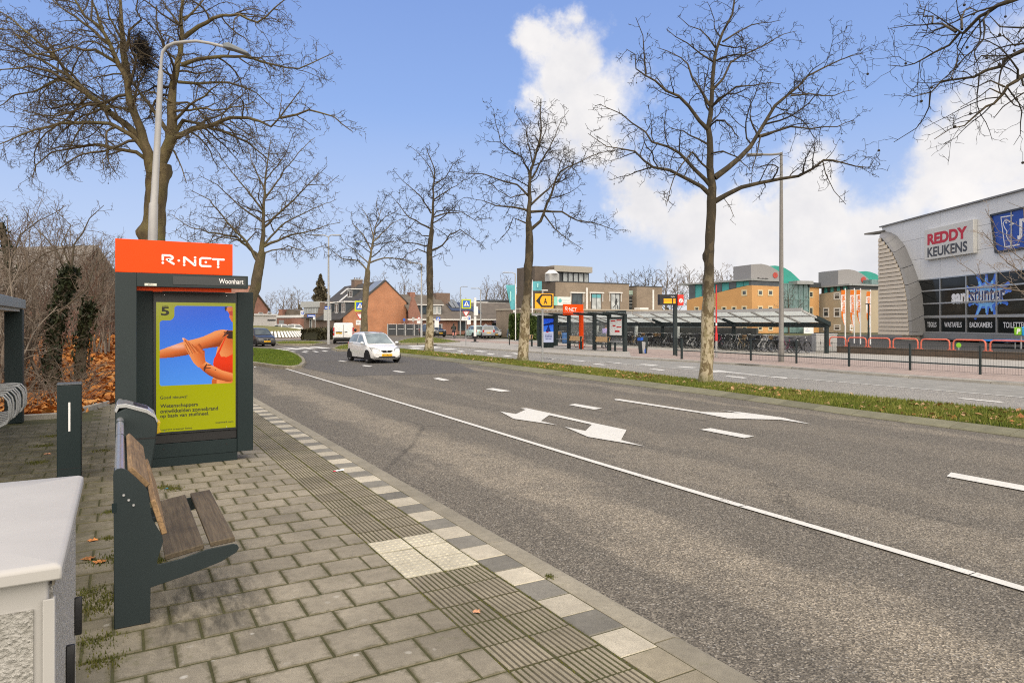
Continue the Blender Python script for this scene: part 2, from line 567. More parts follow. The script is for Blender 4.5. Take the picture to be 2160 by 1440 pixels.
# edges of the planted median (both sides bend slightly to the right with distance)
NB=[ground(x,y,RZ)for x,y in((2160,924),(1800,877),(1500,834),(1233,800),(1000,769),(860,752))]
NTP=[ground(x,y,0)for x,y in((2160,907),(1800,864),(1500,822),(1240,790),(1000,760),(860,746))]
FT=[ground(x,y,0)for x,y in((2160,868),(1800,835),(1500,805),(1240,775),(1000,750),(860,737))]
def edge_fn(pts):
 ys=[p.y for p in pts]; xs=[p.x for p in pts]
 k0=(xs[1]-xs[0])/(ys[1]-ys[0]); k1=(xs[-1]-xs[-2])/(ys[-1]-ys[-2])
 def fn(y):
  y=np.asarray(y,float)
  r=np.interp(y,ys,xs)
  r=np.where(y<ys[0],xs[0]+np.clip(k0,-.03,.03)*(y-ys[0]),r)
  return np.where(y>ys[-1],xs[-1]+np.clip(k1,-.03,.03)*(y-ys[-1]),r)
 return fn
fNB,fNT,fFT=edge_fn(NB),edge_fn(NTP),edge_fn(FT)
MED_Y0,MED_Y1=-12.0,46.0
road=sheet('road',[(2.9,-25),(23.8,-25),(23.8,56),(40,70),(44,98),(18,104),(-16,100),(-30,82),(-12,64),(2.9,56)],RZ,ASPH,kind='structure')
# far carriageway is laid in paler asphalt
yy=list(np.linspace(-20,56,20))
sheet('far_carriageway',[(float(fFT(y))+.02,y)for y in yy]+[(23.6,56),(23.6,-20)],RZ+.004,ASPH_PALE,kind='structure')
# the freshly laid patch under the white car
sheet('road_patch',gpoly([(640,776),(728,793.5),(800,791.5),(880,790),(1010,785),(960,765),(880,757),(845,752),(735,737),(640,733),(600,731),(620,741),(640,752),(648,764)],RZ),RZ+.004,ASPH_DARK,kind='structure')
# brick gutter lane along the far kerb
FK=[ground(x,y,RZ)for x,y in((2160,814.5),(1800,789.5),(1600,772.5),(1240,752),(1050,739),(892,727))]
fFK=edge_fn(FK)
sheet('gutter',[(float(fFK(y)),y)for y in np.linspace(-14,33,12)]+[(20.75,33),(20.6,8),(20.5,-14)],RZ+.008,SETTS,kind='structure')
def mark(name,pts,sc=1.0,ox=0.0,oy=0.0):
 z=RZ+.013
 P=gpoly(pts,z,sc,ox,oy)
 return sheet(name,P,z,PAINT,road)
def strip(name,pts,w,z=RZ+.013,m=None,parent=None):
 mb=MB(); L=[]; Rr=[]
 for i,p in enumerate(pts):
  a=Vector(pts[max(i-1,0)][:2]); c=Vector(pts[min(i+1,len(pts)-1)][:2])
  d=(c-a).normalized(); nrm=Vector((-d.y,d.x))*w/2
  q=Vector(p[:2])
  L.append((*(q+nrm),z)); Rr.append((*(q-nrm),z))
 k=len(pts)
 mb.add(L+Rr,[(i,i+1,k+i+1,k+i)for i in range(k-1)])
 return mb.build(name,m or PAINT,parent or road)
 # lane edge line: two lengths with a hairline break, as rolled out in sections
el=[ground(x,y,RZ)for x,y in((595,775.5),(880,860.5),(1250,974),(1565,1068.5))]
el2=[ground(x,y,RZ)for x,y in((1568,1069.3),(1780,1131.3),(2050,1211.6))]
el3=[ground(x,y,RZ)for x,y in((2053,1212.5),(2160,1244.4))]
el3.append(el3[-1]+Vector((0,-9,0)))
for e in(el,el2,el3):
 strip('edge_line',e,.105)
z6=dict(sc=3.0,ox=1020,oy=800)
mark('turn_arrow',[(232,183),(270,180),(420,212),(700,275),(905,318),(870,382),(1022,422),(660,362),(512,298),(645,325),(685,285),(415,225),(363,262),(468,288),(190,248),(105,202),(205,218),(268,190)],**z6)
mark('turn_arrow',[(830,123),(862,123),(1390,205),(1625,212),(1500,192),(1700,215),(1890,240),(2075,282),(1880,254),(1545,245),(1365,210),(830,129)],**z6)
for q in([(1370,316),(1435,307),(1712,358),(1650,370)],[(538,160),(580,153),(752,182),(700,190)],[(12,60),(60,54),(172,72),(115,78)]):
 mark('lane_dash',q,**z6)
z5=dict(sc=6.0,ox=520,oy=720)
for q in([(1145,242),(1185,238),(1280,252),(1235,257)],[(1450,305),(1490,298),(1598,312),(1550,319)],[(1842,376),(1890,368),(2015,384),(1960,392)]):
 mark('lane_dash',q,**z5)
mark('lane_dash',[(913,798),(925,796),(948,801),(936,803)])
a=ground(1990,1004,RZ); b_=ground(2006,997.5,RZ)
sheet('lane_dash',[(a.x-.02,a.y-.05),(b_.x,b_.y),(b_.x,b_.y-1.9),(a.x-.02,a.y-1.9)],RZ+.013,PAINT,road)
mark('lane_dash',[(536,772.5),(541,773.5),(536,774.5)])
# zebra crossing over the near carriageway and dashes around it
for q in([(270,92),(400,90),(560,110),(430,116)],[(440,84),(570,80),(740,98),(620,104)],[(620,76),(740,72),(900,90),(790,97)],[(780,68),(900,66),(1070,82),(960,90)]):
 mark('zebra_stripe',q,**z5)
for q in([(540,122),(580,120),(640,127),(600,130)],[(690,130),(730,128),(790,140),(750,143)],[(700,113),(740,111),(800,118),(760,121)],[(830,122),(870,120),(920,132),(880,136)],
 [(940,116),(980,114),(1040,124),(1000,128)],[(1070,110),(1110,108),(1170,116),(1130,120)]):
 mark('lane_dash',q,**z5)
 # far carriageway markings
fe=[Vector((20.62,33,0)),Vector((20.6,20,0)),Vector((20.55,8.8,0)),Vector((20.5,-10,0))]
strip('edge_line',fe,.1)
z4=dict(sc=6.0,ox=1800,oy=760)
mark('lane_dash',[(1310,478),(1385,474),(1920,524),(1850,531)],**z4)
z5b=dict(sc=5.4,ox=1100,oy=540)
for q in([(240,1166),(300,1164),(372,1171),(320,1175)],[(540,1187),(600,1184),(742,1193),(690,1198)],[(800,1228),(860,1224),(975,1236),(920,1241)],[(935,1210),(1000,1207),(1155,1219),(1090,1223)],
 [(1335,1232),(1400,1228),(1570,1242),(1500,1247)],[(1750,1258),(1820,1254),(2005,1268),(1940,1273)],[(1450,1287),(1520,1283),(1650,1296),(1590,1302)]):
 mark('lane_dash',q,**z5b)
z6b=dict(sc=5.4,ox=1440,oy=540)
mark('turn_arrow',[(320,1300),(420,1298),(515,1315),(1200,1386),(1180,1393),(500,1328),(330,1322)],**z6b)
mark('lane_dash',[(470,1366),(530,1362),(750,1384),(690,1391)],**z6b)
z4b=dict(sc=5.684,ox=860,oy=560)
for q in([(0,962),(200,956),(310,968),(60,976)],[(180,984),(330,972),(420,982),(270,995)],[(0,992),(120,984),(190,996),(60,1004)],[(400,998),(520,992),(600,1000),(470,1008)]):
 mark('zebra_stripe',q,**z4b)
for q in([(585,1022),(640,1019),(700,1032),(640,1036)],[(780,1022),(850,1018),(970,1030),(890,1036)],[(490,1043),(540,1040),(800,1068),(750,1076)],[(930,1054),(980,1050),(1060,1064),(1010,1070)],
 [(1120,1078),(1180,1074),(1260,1086),(1200,1091)],[(1620,1113),(1690,1110),(1765,1124),(1700,1130)],[(1230,1050),(1290,1047),(1370,1060),(1310,1065)]):
 mark('lane_dash',q,**z4b)
 # ---------------------------------------------------------------- near pavement, tile by tile
MOD=.313
walk=sheet('pavement',[(-6.5,-2),(2.86,-2),(2.86,42),(-.2,42),(-.2,17.5),(-6.5,15.5)],-.0058,JOINT,kind='structure')
def tile_mesh(name,lx,ly,m,ch=.006,h=.05):
 mb=MB()
 x,y=lx/2,ly/2
 rings=[(x,y,-h),(x,y,-ch),(x-ch,y-ch,0)]
 vs=[(sx*a,sy*b,c)for a,b,c in rings for sx,sy in((-1,-1),(1,-1),(1,1),(-1,1))]
 fs=[(8,9,10,11)]
 for k in(0,4):
  fs+=[(k+i,k+(i+1)%4,k+4+(i+1)%4,k+4+i)for i in range(4)]
 mb.add(vs,fs)
 return mb.mesh(name,m)
def rib_mesh(m):
 mb=MB(); L=.3; nr=8; pr=[]
 for i in range(nr):
  x0=-L/2+L*i/nr; w=L/nr
  pr+=[(x0+.004,-.005),(x0+w*.22,-.0005),(x0+w*.7,-.0005),(x0+w*.92,-.005)]
 y=L/2-.004
 vs=[(px,-y,pz)for px,pz in pr]+[(px,y,pz)for px,pz in pr]
 k=len(pr)
 fs=[(i,i+1,k+i+1,k+i)for i in range(k-1)]
 mb.add(vs,fs)
 mb.add([(pr[0][0],-y,-.05),(pr[-1][0],-y,-.05),(pr[-1][0],y,-.05),(pr[0][0],y,-.05)],[(0,1,2,3)])
 mb.add([(p_[0],-y,p_[1])for p_ in pr]+[(pr[-1][0],-y,-.05),(pr[0][0],-y,-.05)],[tuple(range(k+2))])
 return mb.mesh('ribbed_tile',m)
def blister_mesh(m):
 mb=MB()
 t=.296/2
 mb.box(-t,t,-t,t,-.05,-.0005)
 for i in range(6):
  for j in range(5):
   cx,cy=-t+(i+.5)*.296/6,-t+(j+.5)*.296/5
   mb.lathe([(.0165,-.0007),(.0125,.0034),(.006,.0046)],8,'z',(cx,cy,0))
 return mb.mesh('blister_tile',m,True,50)
def in_frame(p,pad=90):
 q=project(p)
 return q is not None and-pad<q[0]<2160+pad and-pad<q[1]<1440+pad*2
def lay(name,spots,mesh_of,parent,limit,stuff_mesh_mat):
 """spots: (x, y, kind, rz).  The ones that show largest become parts of their own, the rest one part."""
 vis=[s for s in spots if in_frame((s[0],s[1],0),600)]
 vis.sort(key=lambda s:depth_of(s)**3+(0 if in_frame((s[0],s[1],0))else 1e6))
 for x,y,kind,rz in vis[:limit]:
  o=bpy.data.objects.new(name,mesh_of[kind]); COL.objects.link(o); o.parent=parent
  dz=RND.uniform(-.0028,.0012)-parent.location.z
  o.location=(x,y,dz)
  o.rotation_euler=(RND.gauss(0,.004),RND.gauss(0,.004),rz+RND.gauss(0,.006))
 rest=vis[limit:]
 if rest:
  V=[]; Fq=[]
  data={k:(np.array([v.co[:]for v in me.vertices]),[tuple(p.vertices)for p in me.polygons])for k,me in mesh_of.items()}
  for x,y,kind,rz in rest:
   v,fs=data[kind]; o=len(V)
   c,s_=cos(rz),sin(rz)
   V+=[(a*c-b*s_+x,a*s_+b*c+y,q+RND.uniform(-.0025,.001))for a,b,q in v]
   Fq+=[tuple(i+o for i in f)for f in fs]
  me=bpy.data.meshes.new(name); me.from_pydata(V,[],Fq); me.materials.append(stuff_mesh_mat)
  link_mesh(name,me,parent,'stuff')
pav={'f':tile_mesh('paver',.299,.296,PAVER,.004),'h':tile_mesh('paver',.143,.296,PAVER,.004)}
spots=[]
XE=1.838
for r in range(-9,46):
 y=4.79+(r+.5)*MOD+.02
 x=XE
 if r%2:
  spots.append((x-MOD/4,y,'h',0)); x-=MOD/2
 while x>-5.4:
  if not(y>15.3 and x<-.3):
   if x>-1.2 or(RND.random()>.05):
    spots.append((x-MOD/2,y,'f',0 if RND.random()<.5 else pi))
  x-=MOD
spots=[s for s in spots if not(s[0]<.0 and s[1]<2.2)]
lay('paver',spots,pav,walk,300,PAVER_FAR)
ribm=rib_mesh(TACTILE); blm=blister_mesh(BLISTER)
rs,bs=[],[]
for r in range(-11,100):
 y=4.79+(r+.5)*.31
 for c_ in(0,1):
  x=1.99+c_*.312
  (bs if 0<=r<3 else rs).append((x,y,0,0))
lay('ribbed_tile',rs,{0:ribm},walk,120,TACTILE)
lay('blister_tile',bs,{0:blm},walk,20,BLISTER)
em,ed=tile_mesh('edge_tile',.272,.297,EDGE_PALE),tile_mesh('edge_tile',.272,.297,EDGE_DARK)
ep,edk=[],[]
for k in range(-4,60):
 ep.append((2.602,3.815+.609*k,0,0)); edk.append((2.602,3.51+.609*k,0,0))
 # the two tiles nearest the camera were replaced in plain grey
ed2=tile_mesh('edge_tile',.272,.297,TACTILE)
lay('pale_edge_tile',[s for s in ep if s[1]>3.0],{0:em},walk,40,EDGE_PALE)
lay('dark_edge_tile',[s for s in edk if s[1]>3.2],{0:ed},walk,40,EDGE_DARK)
lay('grey_edge_tile',[s for s in ep if s[1]<=3.0]+[s for s in edk if s[1]<=3.2],{0:ed2},walk,8,TACTILE)
def kerb_stone_mesh(L):
 mb=MB(); g_=.006
 prof=[(2.744,-.16),(2.744,-.004),(2.75,0),(2.90,0),(2.955,-.022),(2.985,-.09),(2.985,-.16)]
 mb.prism([(x,g_,z)for x,z in prof],(0,L-2*g_,0))
 return mb.mesh('kerb_stone',KERB,True,30)
km=kerb_stone_mesh(2.1)
for k in range(-2,20):
 o=link_mesh('kerb_stone',km,walk,loc=(0,3.09+2.1*k,.011+RND.uniform(-.003,.003)))
 o.location.z=RND.uniform(-.003,.003)
 # ---------------------------------------------------------------- median: kerb stones, soil, turf
median=sheet('median',[(float(fNT(y)),y)for y in np.linspace(MED_Y0,MED_Y1,30)]+[(float(fFT(y)),y)for y in np.linspace(MED_Y1,MED_Y0,30)],.0,mat('turf_soil',(.115,.12,.035),.95,var=.3,scale=2.2),kind='structure')
y=MED_Y0
while y<MED_Y1:
 L=1.0 if y<30 else 2.0
 y1=min(y+L-.012,MED_Y1)
 mb=MB()
 xa,xb,xc,xd=float(fNB(y)),float(fNB(y1)),float(fNT(y)),float(fNT(y1))
 ring=lambda x0,x1,yy_:[(x0,yy_,RZ-.05),(x0,yy_,RZ+.012),(x0+.05,yy_,RZ+.035),(x1-.03,yy_,.008),(x1+.06,yy_,.008),(x1+.06,yy_,-.1)]
 A,B=ring(xa,xc,y),ring(xb,xd,y1)
 k=len(A)
 mb.add(A+B,[(i,(i+1)%k,k+(i+1)%k,k+i)for i in range(k)]+[tuple(range(k))[::-1],tuple(range(k,2*k))])
 if in_frame((xa,y,0),200):mb.build('kerb_stone',KERB_MED,median)
 y+=L
 # kerb on the far side of the median
mb=MB()
ys=np.linspace(MED_Y0,MED_Y1,40)
for i in range(39):
 a,c=float(fFT(ys[i])),float(fFT(ys[i+1]))
 mb.prism([(a-.1,ys[i],-.1),(a+.02,ys[i],-.1),(a+.02,ys[i],-.002),(a-.1,ys[i],-.002)],(c-a,ys[i+1]-ys[i]-.008,0))
mb.build('back_kerb',KERB_MED,median,kind='stuff')
def blade_mat(name,cols):
 m=bpy.data.materials.new(name); m.use_nodes=True
 g=NT(m.node_tree); b=m.node_tree.nodes['Principled BSDF']
 geo=g.n('ShaderNodeNewGeometry')
 big=g.noise(geo.outputs['Position'],.9,5,.65)
 v=g.math('ADD',g.math('MULTIPLY',geo.outputs['Random Per Island'],.62),g.math('MULTIPLY',g.math('SUBTRACT',big,.38),1.35))
 k=len(cols)
 g.put(b.inputs['Base Color'],g.ramp(v,[(i/(k-1),c)for i,c in enumerate(cols)]))
 b.inputs['Roughness'].default_value=.7
 b.inputs['Specular IOR Level'].default_value=.25
 return m
TURF=blade_mat('turf_blades',[(.075,.105,.016),(.115,.155,.02),(.17,.195,.03),(.26,.25,.06),(.34,.28,.11)])
LAWN=blade_mat('lawn_blades',[(.07,.11,.012),(.10,.16,.015),(.15,.20,.022),(.21,.23,.045)])
LITTER=blade_mat('leaf_litter',[(.16,.055,.015),(.30,.105,.022),(.46,.175,.035),(.52,.26,.08),(.33,.17,.07)])
LEAFDRY=blade_mat('dry_leaves',[(.30,.16,.07),(.42,.24,.11),(.5,.33,.18),(.38,.16,.05),(.24,.1,.04)])
nrng=np.random.default_rng(5)
def blades(P,h,w,lean=.5):
 n=len(P)
 az=nrng.uniform(0,2*pi,n); hh=h*nrng.uniform(.5,1.35,n); ww=w*nrng.uniform(.6,1.4,n)
 side=np.stack([np.cos(az),np.sin(az),np.zeros(n)],1)*ww[:,None]
 la=nrng.uniform(0,2*pi,n); ll=hh*nrng.uniform(0,lean,n)
 tip=P+np.stack([np.cos(la)*ll,np.sin(la)*ll,hh],1)
 V=np.stack([P-side,P+side,tip],1).reshape(-1,3)
 return V,np.arange(3*n).reshape(-1,3)
def leaves(P,s,flat=.35):
 n=len(P)
 az=nrng.uniform(0,2*pi,n); sz=s*nrng.uniform(.6,1.4,n)
 a=np.stack([np.cos(az),np.sin(az),nrng.normal(0,flat,n)],1)*sz[:,None]
 b=np.stack([-np.sin(az),np.cos(az),nrng.normal(0,flat,n)],1)*sz[:,None]*.75
 up=np.stack([np.zeros(n),np.zeros(n),sz*nrng.uniform(.05,.4,n)],1)
 V=np.stack([P-a,P-b*.9-a*.2+up,P+a,P+b+up],1).reshape(-1,3)
 return V,np.arange(4*n).reshape(-1,4)
def turf_patch(name,P,h,w,m,parent):
 V,T=blades(P,h,w)
 return link_mesh(name,np_mesh(name,V,None,T,m),parent,'stuff')
def leaf_patch(name,P,s,m,parent=None,flat=.35):
 V,Q=leaves(P,s,flat)
 return link_mesh(name,np_mesh(name,V,Q,None,m),parent,'stuff')
n=90000
u=nrng.random(n)**1.7
yv=2.0+u*(MED_Y1-2.0)
xv=fNT(yv)+.05+nrng.random(n)*(fFT(yv)-fNT(yv)-.1)
turf_patch('grass',np.stack([xv,yv,np.full(n,-.002)],1),.085,.012,TURF,median)
n=1700
yv=3+nrng.random(n)**1.4*38
xv=fNT(yv)+.1+nrng.random(n)*(fFT(yv)-fNT(yv)-.3)
keep=(np.sin(yv*1.1)+np.sin(yv*2.7+xv)+nrng.normal(0,.7,n))>.1
P=np.stack([xv,yv,nrng.uniform(.03,.075,n)],1)[keep]
leaf_patch('fallen_leaves',P,.055,LEAFDRY,median)
def island(label_kerb,pts,h,parent_name,blade_n,m=LAWN,bh=.07,dome=0.0,kerb=True):
 P=gpoly(pts,0.0)
 o=sheet(parent_name,P,h-.03,mat('lawn_soil',(.09,.11,.03),.95,var=.25),kind='structure')
 if kerb:
  mb=MB()
  k=len(P); cx=sum(p[0]for p in P)/k; cy=sum(p[1]for p in P)/k
  for i in range(k):
   a,b2=Vector(P[i]),Vector(P[(i+1)%k])
   L=(b2-a).length; d=(b2-a)/max(L,1e-6); nn=Vector((d.y,-d.x))
   if nn.dot(Vector((cx,cy))-a)>0:nn=-nn
   m_=max(1,int(L/1.0))
   for j in range(m_):
    s0,s1=a+d*(L*j/m_+.008),a+d*(L*(j+1)/m_-.008)
    q=[s0-nn*.05,s1-nn*.05,s1+nn*.14,s0+nn*.14]
    mb2=MB(); mb2.prism([(v.x,v.y,RZ-.02)for v in q],(0,0,h-RZ+.015))
    mb2.build('kerb_stone',KERB,o,bevel=.015,seg=1)
    # blades inside the outline
 xs=[p[0]for p in P]; ys=[p[1]for p in P]
 Q=nrng.random((blade_n*2,2))*[max(xs)-min(xs),max(ys)-min(ys)]+[min(xs),min(ys)]
 Q=Q[inside(Q,P)][:blade_n]
 turf_patch('grass',np.column_stack([Q,np.full(len(Q),h-.03)]),bh,.014,m,o)
 return o
def inside(Q,P):
 r=np.zeros(len(Q),bool); k=len(P)
 for i in range(k):
  (x0,y0),(x1,y1)=P[i],P[(i+1)%k]
  c=((y0>Q[:,1])!=(y1>Q[:,1]))&(Q[:,0]<(x1-x0)*(Q[:,1]-y0)/(y1-y0+1e-12)+x0)
  r^=c
 return r
island('',[(430,752),(536,765),(585,772),(612,774),(630,772),(638,765),(636,757),(626,749),(608,742),(580,737.5),(536,735),(430,732)],.06,'lawn_island',26000)
island('',[(575,722),(600,720),(660,720),(690,723),(660,726),(590,726)],.06,'splitter_island',3000,TURF)
island('',[(704,736),(716,730),(745,724),(790,724),(800,728),(770,734),(740,738),(715,738)],.06,'refuge_island',6000,TURF)
island('',[(838,722),(852,717),(880,712.5),(912,712),(935,716),(968,721.5),(930,724),(880,725),(845,725)],.08,'verge_island',8000,TURF)
# ================================================================ shared street-furniture materials
STEEL=mat('dark_green_steel',(.011,.022,.024),.5,spec=.3,var=.08,scale=2.0,bump=.03,bscale=300,dirt=.12)
STEEL2=mat('anthracite_steel',(.025,.036,.038),.5,spec=.3,var=.08,scale=2.0,dirt=.15)
BLACK=mat('black_plastic',(.012,.012,.013),.45,var=.1)
ALU=mat('brushed_aluminium',(.52,.53,.53),.32,.75,var=.06,scale=5)
GALV=mat('galvanised_steel',(.36,.37,.37),.48,.35,var=.12,scale=6,dirt=.2)
GREYPAINT=mat('grey_painted_steel',(.40,.40,.39),.45,var=.08,scale=3,dirt=.18)
WHITE=mat('white_enamel',(.80,.80,.79),.4,var=.04)
ORANGE=mat('orange_enamel',(.82,.068,.001),.45,spec=.2,var=.05,scale=1.2)
REDPAINT=mat('red_paint',(.62,.03,.03),.4,var=.06)
WHITEPRINT=mat('white_print',(.85,.84,.83),.5,var=.02)
BLACKPRINT=mat('black_print',(.012,.012,.012),.6,var=.02)
SCREW=mat('screw_steel',(.62,.63,.64),.3,.8,var=.05)
BAGY=mat('yellow_bag',(.62,.42,.01),.4,var=.1)
def wood(name,col):
 m=bpy.data.materials.new(name); m.use_nodes=True
 g=NT(m.node_tree); b=m.node_tree.nodes['Principled BSDF']
 co=g.coord('Object')
 gr=g.noise(g.scale(co,(26,1.1,26)),2.2,6,.65,.4)
 bl=g.noise(co,2.6,5,.6)
 c=g.mix(g.mapr(gr,.3,.72),tuple(x*.45 for x in col),tuple(x*1.35 for x in col))
 c=g.mix(g.mapr(bl,.42,.68,0,.75),c,tuple(x*.38 for x in col))
 rv=g.n('ShaderNodeObjectInfo').outputs['Random']
 c=g.mix(1.0,c,g.ramp(rv,[(0,.8),(1,1.15)]),'MULTIPLY')
 g.put(b.inputs['Base Color'],c); b.inputs['Roughness'].default_value=.75
 g.put(b.inputs['Normal'],g.bump(gr,.5,.004))
 return m
WOOD_SEAT=wood('weathered_seat_wood',(.105,.08,.048))
WOOD_BACK=wood('weathered_back_wood',(.34,.215,.105))
def on_y(px,py,Y):
 t=(px-1080)/F
 Z=Y/(CT-t*ST)
 return Z*(ST+t*CT),EH-(py-HY)*Z/F
def stroke(mb,pts,w,y,dots=True):
 """flat rounded stroke in the x,z plane"""
 for(x0,z0),(x1,z1)in zip(pts[:-1],pts[1:]):
  d=Vector((x1-x0,z1-z0)); L=d.length
  if L<1e-6:continue
  n_=Vector((-d.y,d.x))/L*w/2
  mb.quad((x0+n_.x,y,z0+n_.y),(x0-n_.x,y,z0-n_.y),(x1-n_.x,y,z1-n_.y),(x1+n_.x,y,z1+n_.y))
 if dots:
  for i,(x,z)in enumerate(pts):
   disc(mb,x,z,w/2,y-.0002*(i+1))
def disc(mb,x,z,r,y,n=12):
 mb.add([(x+r*cos(2*pi*i/n),y,z+r*sin(2*pi*i/n))for i in range(n)],[tuple(range(n))])
def rnet_logo(mb,x0,x1,z0,z1,y):
 """letters given on a 460 x 105 field"""
 kx,kz=(x1-x0)/460,(z1-z0)/105
 T=lambda pts:[(x0+a*kx,z1-b*kz)for a,b in pts]
 w=17*kx
 for pts in([(12,50),(12,9),(62,9),(78,18),(82,30),(74,42),(40,46),(88,84)],[(164,66),(164,20),(172,24),(240,90),(243,90),(243,42)],
 [(356,20),(292,20),(280,32),(280,82),(292,94),(356,94)],[(376,26),(456,26)],[(414,28),(414,76)]):
  stroke(mb,T(pts),w,y)
 for a,b in((12,78),(125,52),(164,90),(243,18),(322,57),(414,98)):
  q=T([(a,b)])[0]; disc(mb,q[0],q[1],w*.56,y)
  # ---------------------------------------------------------------- pebble-dashed utility cabinet
PEBBLE=None
def pebble_mat():
 m=bpy.data.materials.new('pebble_dash'); m.use_nodes=True
 g=NT(m.node_tree); b=m.node_tree.nodes['Principled BSDF']
 co=g.coord('Object')
 wv=g.n('ShaderNodeTexNoise'); g.put(wv.inputs['Vector'],co); wv.inputs['Scale'].default_value=30
 wp=g.vmath('ADD',co,g.vmath('SCALE',wv.outputs['Color'],scale=.012))
 v=g.voro(wp,95,'SMOOTH_F1')
 n2=g.noise(co,60,5,.7)
 h=g.math('SUBTRACT',n2,g.math('MULTIPLY',v,.7))
 c=g.mix(g.mapr(h,.0,.42),(.36,.345,.31),(.60,.58,.54))
 c=g.mix(g.mapr(g.noise(co,2.0,5),.45,.7,0,.3),c,(.42,.41,.37))
 g.put(b.inputs['Base Color'],c); b.inputs['Roughness'].default_value=.8
 g.put(b.inputs['Normal'],g.bump(h,.9,.02))
 return m
PEBBLE=pebble_mat()
CABPAINT=mat('cabinet_grey_paint',(.46,.447,.425),.6,spec=.2,var=.05,scale=1.6,dirt=.3)
cab=thing('utility_cabinet','pale grey pebble-dashed utility cabinet with smooth lid in the bottom left corner','cabinet',(-.75,2.83,0))
HL=1.25
mb=MB(); mb.box(-.60,.578,-.585,.585,.02,HL-.035)
mb.build('carcass',CABPAINT,cab,bevel=.008)
mb=MB(); mb.box(-.56,.545,-.592,-.585,.06,HL-.125)
mb.build('front_panel',PEBBLE,cab)
mb=MB(); mb.box(.578,.586,-.55,.55,.06,HL-.075)
mb.build('side_panel',PEBBLE,cab)
mb=MB(); mb.box(.566,.594,-.600,-.592,.03,HL-.1); mb.box(.588,.594,-.592,-.565,.03,HL-.1)
mb.build('corner_trim',CABPAINT,cab,bevel=.003)
# lid: shallow pyramid top with rolled rim
mb=MB()
ring=lambda x0,x1,y0,y1,z:[(x0,y0,z),(x1,y0,z),(x1,y1,z),(x0,y1,z)]
rs_=[ring(-.62,.612,-.625,.612,HL-.045),ring(-.62,.612,-.625,.612,HL-.008),ring(-.605,.598,-.612,.6,HL),ring(-.4,.40,-.4,.4,HL+.012)]
mb.add([p for r in rs_ for p in r],[(i*4+j,i*4+(j+1)%4,i*4+4+(j+1)%4,i*4+4+j)for i in range(3)for j in range(4)]+[(12,13,14,15),(3,2,1,0)])
lid=mb.build('lid',CABPAINT,cab,bevel=.006)
mb=MB(); mb.box(.586,.592,-.58,.58,HL-.07,HL-.045)
mb.build('lid_seal',mat('dirty_seal',(.2,.18,.14),.9,var=.5,scale=40),cab)
for yl,z0 in((.47,.63),(-.03,.64)):
 mb=MB(); mb.yz([(yl-.018,z0),(yl+.018,z0),(yl+.02,z0+.12),(yl+.006,z0+.15),(yl-.006,z0+.15),(yl-.02,z0+.12)],.586,.612)
 mb.build('hinge',BLACK,cab,bevel=.004)
 # ---------------------------------------------------------------- bench
BY,BY2=4.9,6.42
bench=thing('bench','dark steel bench with weathered wooden slats beside the leaning rail on the pavement','bench',(.05,BY,0))
bx=bench.location.x
zz=lambda pts,Y=BY:[(lambda q:(q[0]-bx,q[1]))(on_y(x/2.25,800+y/2.25,Y))for x,y in pts]
plate=zz([(537,452),(541,435),(555,424),(577,420),(600,427),(640,460),(690,510),(702,532),(709,580),(722,660),(768,738),(775,765),(745,862),(748,877),(860,850),(980,806),(1105,779),(1125,782),(1134,797),(1122,818),(1050,862),(900,922),(715,985),(712,1182),(544,1186)])
plate=[(x,max(z,0.0)if z>.03 else 0.0)for x,z in plate]
for y0 in(0,BY2-BY):
 mb=MB(); mb.xz(plate,y0-.006,y0+.006)
 mb.build('side_plate',STEEL2,bench,bevel=.002,seg=1)
q=zz([(537,452),(712,1182)])
mb=MB(); mb.box(q[0][0]+.004,q[0][0]+.012,.006,.10,0,.98); mb.box(q[1][0]-.012,q[1][0]-.004,.006,.10,0,.40)
mb.build('post_flange',STEEL2,bench)
for(p0,p1,nm,mt)in(((604,432),(692,516),'back_slat',WOOD_BACK),((712,580),(768,742),'back_slat',WOOD_BACK),((785,862),(972,806),'seat_slat',WOOD_SEAT),((1000,798),(1118,772),'seat_slat',WOOD_SEAT)):
 a,c=zz([p0,p1]); d=Vector((c[0]-a[0],c[1]-a[1])).normalized(); nn=Vector((-d.y,d.x))*.034
 mb=MB(); mb.xz([(a[0],a[1]),(c[0],c[1]),(c[0]+nn.x,c[1]+nn.y),(a[0]+nn.x,a[1]+nn.y)],.012,BY2-BY-.01)
 mb.build(nm,mt,bench,bevel=.006)
mb=MB()
for p_ in((587,547),(611,570),(634,594)):
 c=zz([p_])[0]; mb.lathe([(.009,-.0105),(.008,-.013),(.0035,-.013),(1e-7,-.0095)],10,'y',(c[0],0,c[1]))
mb.build('bolt',SCREW,bench,kind='stuff')
c=zz([(548,608)])[0]
mb=MB(); mb.box(c[0]-.02,c[0]+.006,-.0085,-.0062,c[1]-.03,c[1]+.03); mb.build('maker_plate',STEEL,bench)
ct=zz([(568,436)])[0]
for yb in(.48,1.1):
 mb=MB(); mb.box(ct[0]+.12,ct[0]+.46,yb-.02,yb+.02,.37,.385); mb.build('seat_bearer',STEEL2,bench)
rail=thing('leaning_rail','aluminium leaning rail running from the bench back to the shelter post','rail',(.05+ct[0],BY,ct[1]-.012))
mb=MB(); mb.tube([(0,.008,0),(0,4.5,0)],.031,14); mb.build('rail_tube',ALU,rail,True)
for yb in(2.35,3.35):
 mb=MB(); mb.box(-.035,.035,yb-.006,yb+.006,-.09,.034); mb.build('rail_bracket',STEEL2,rail,bevel=.01)
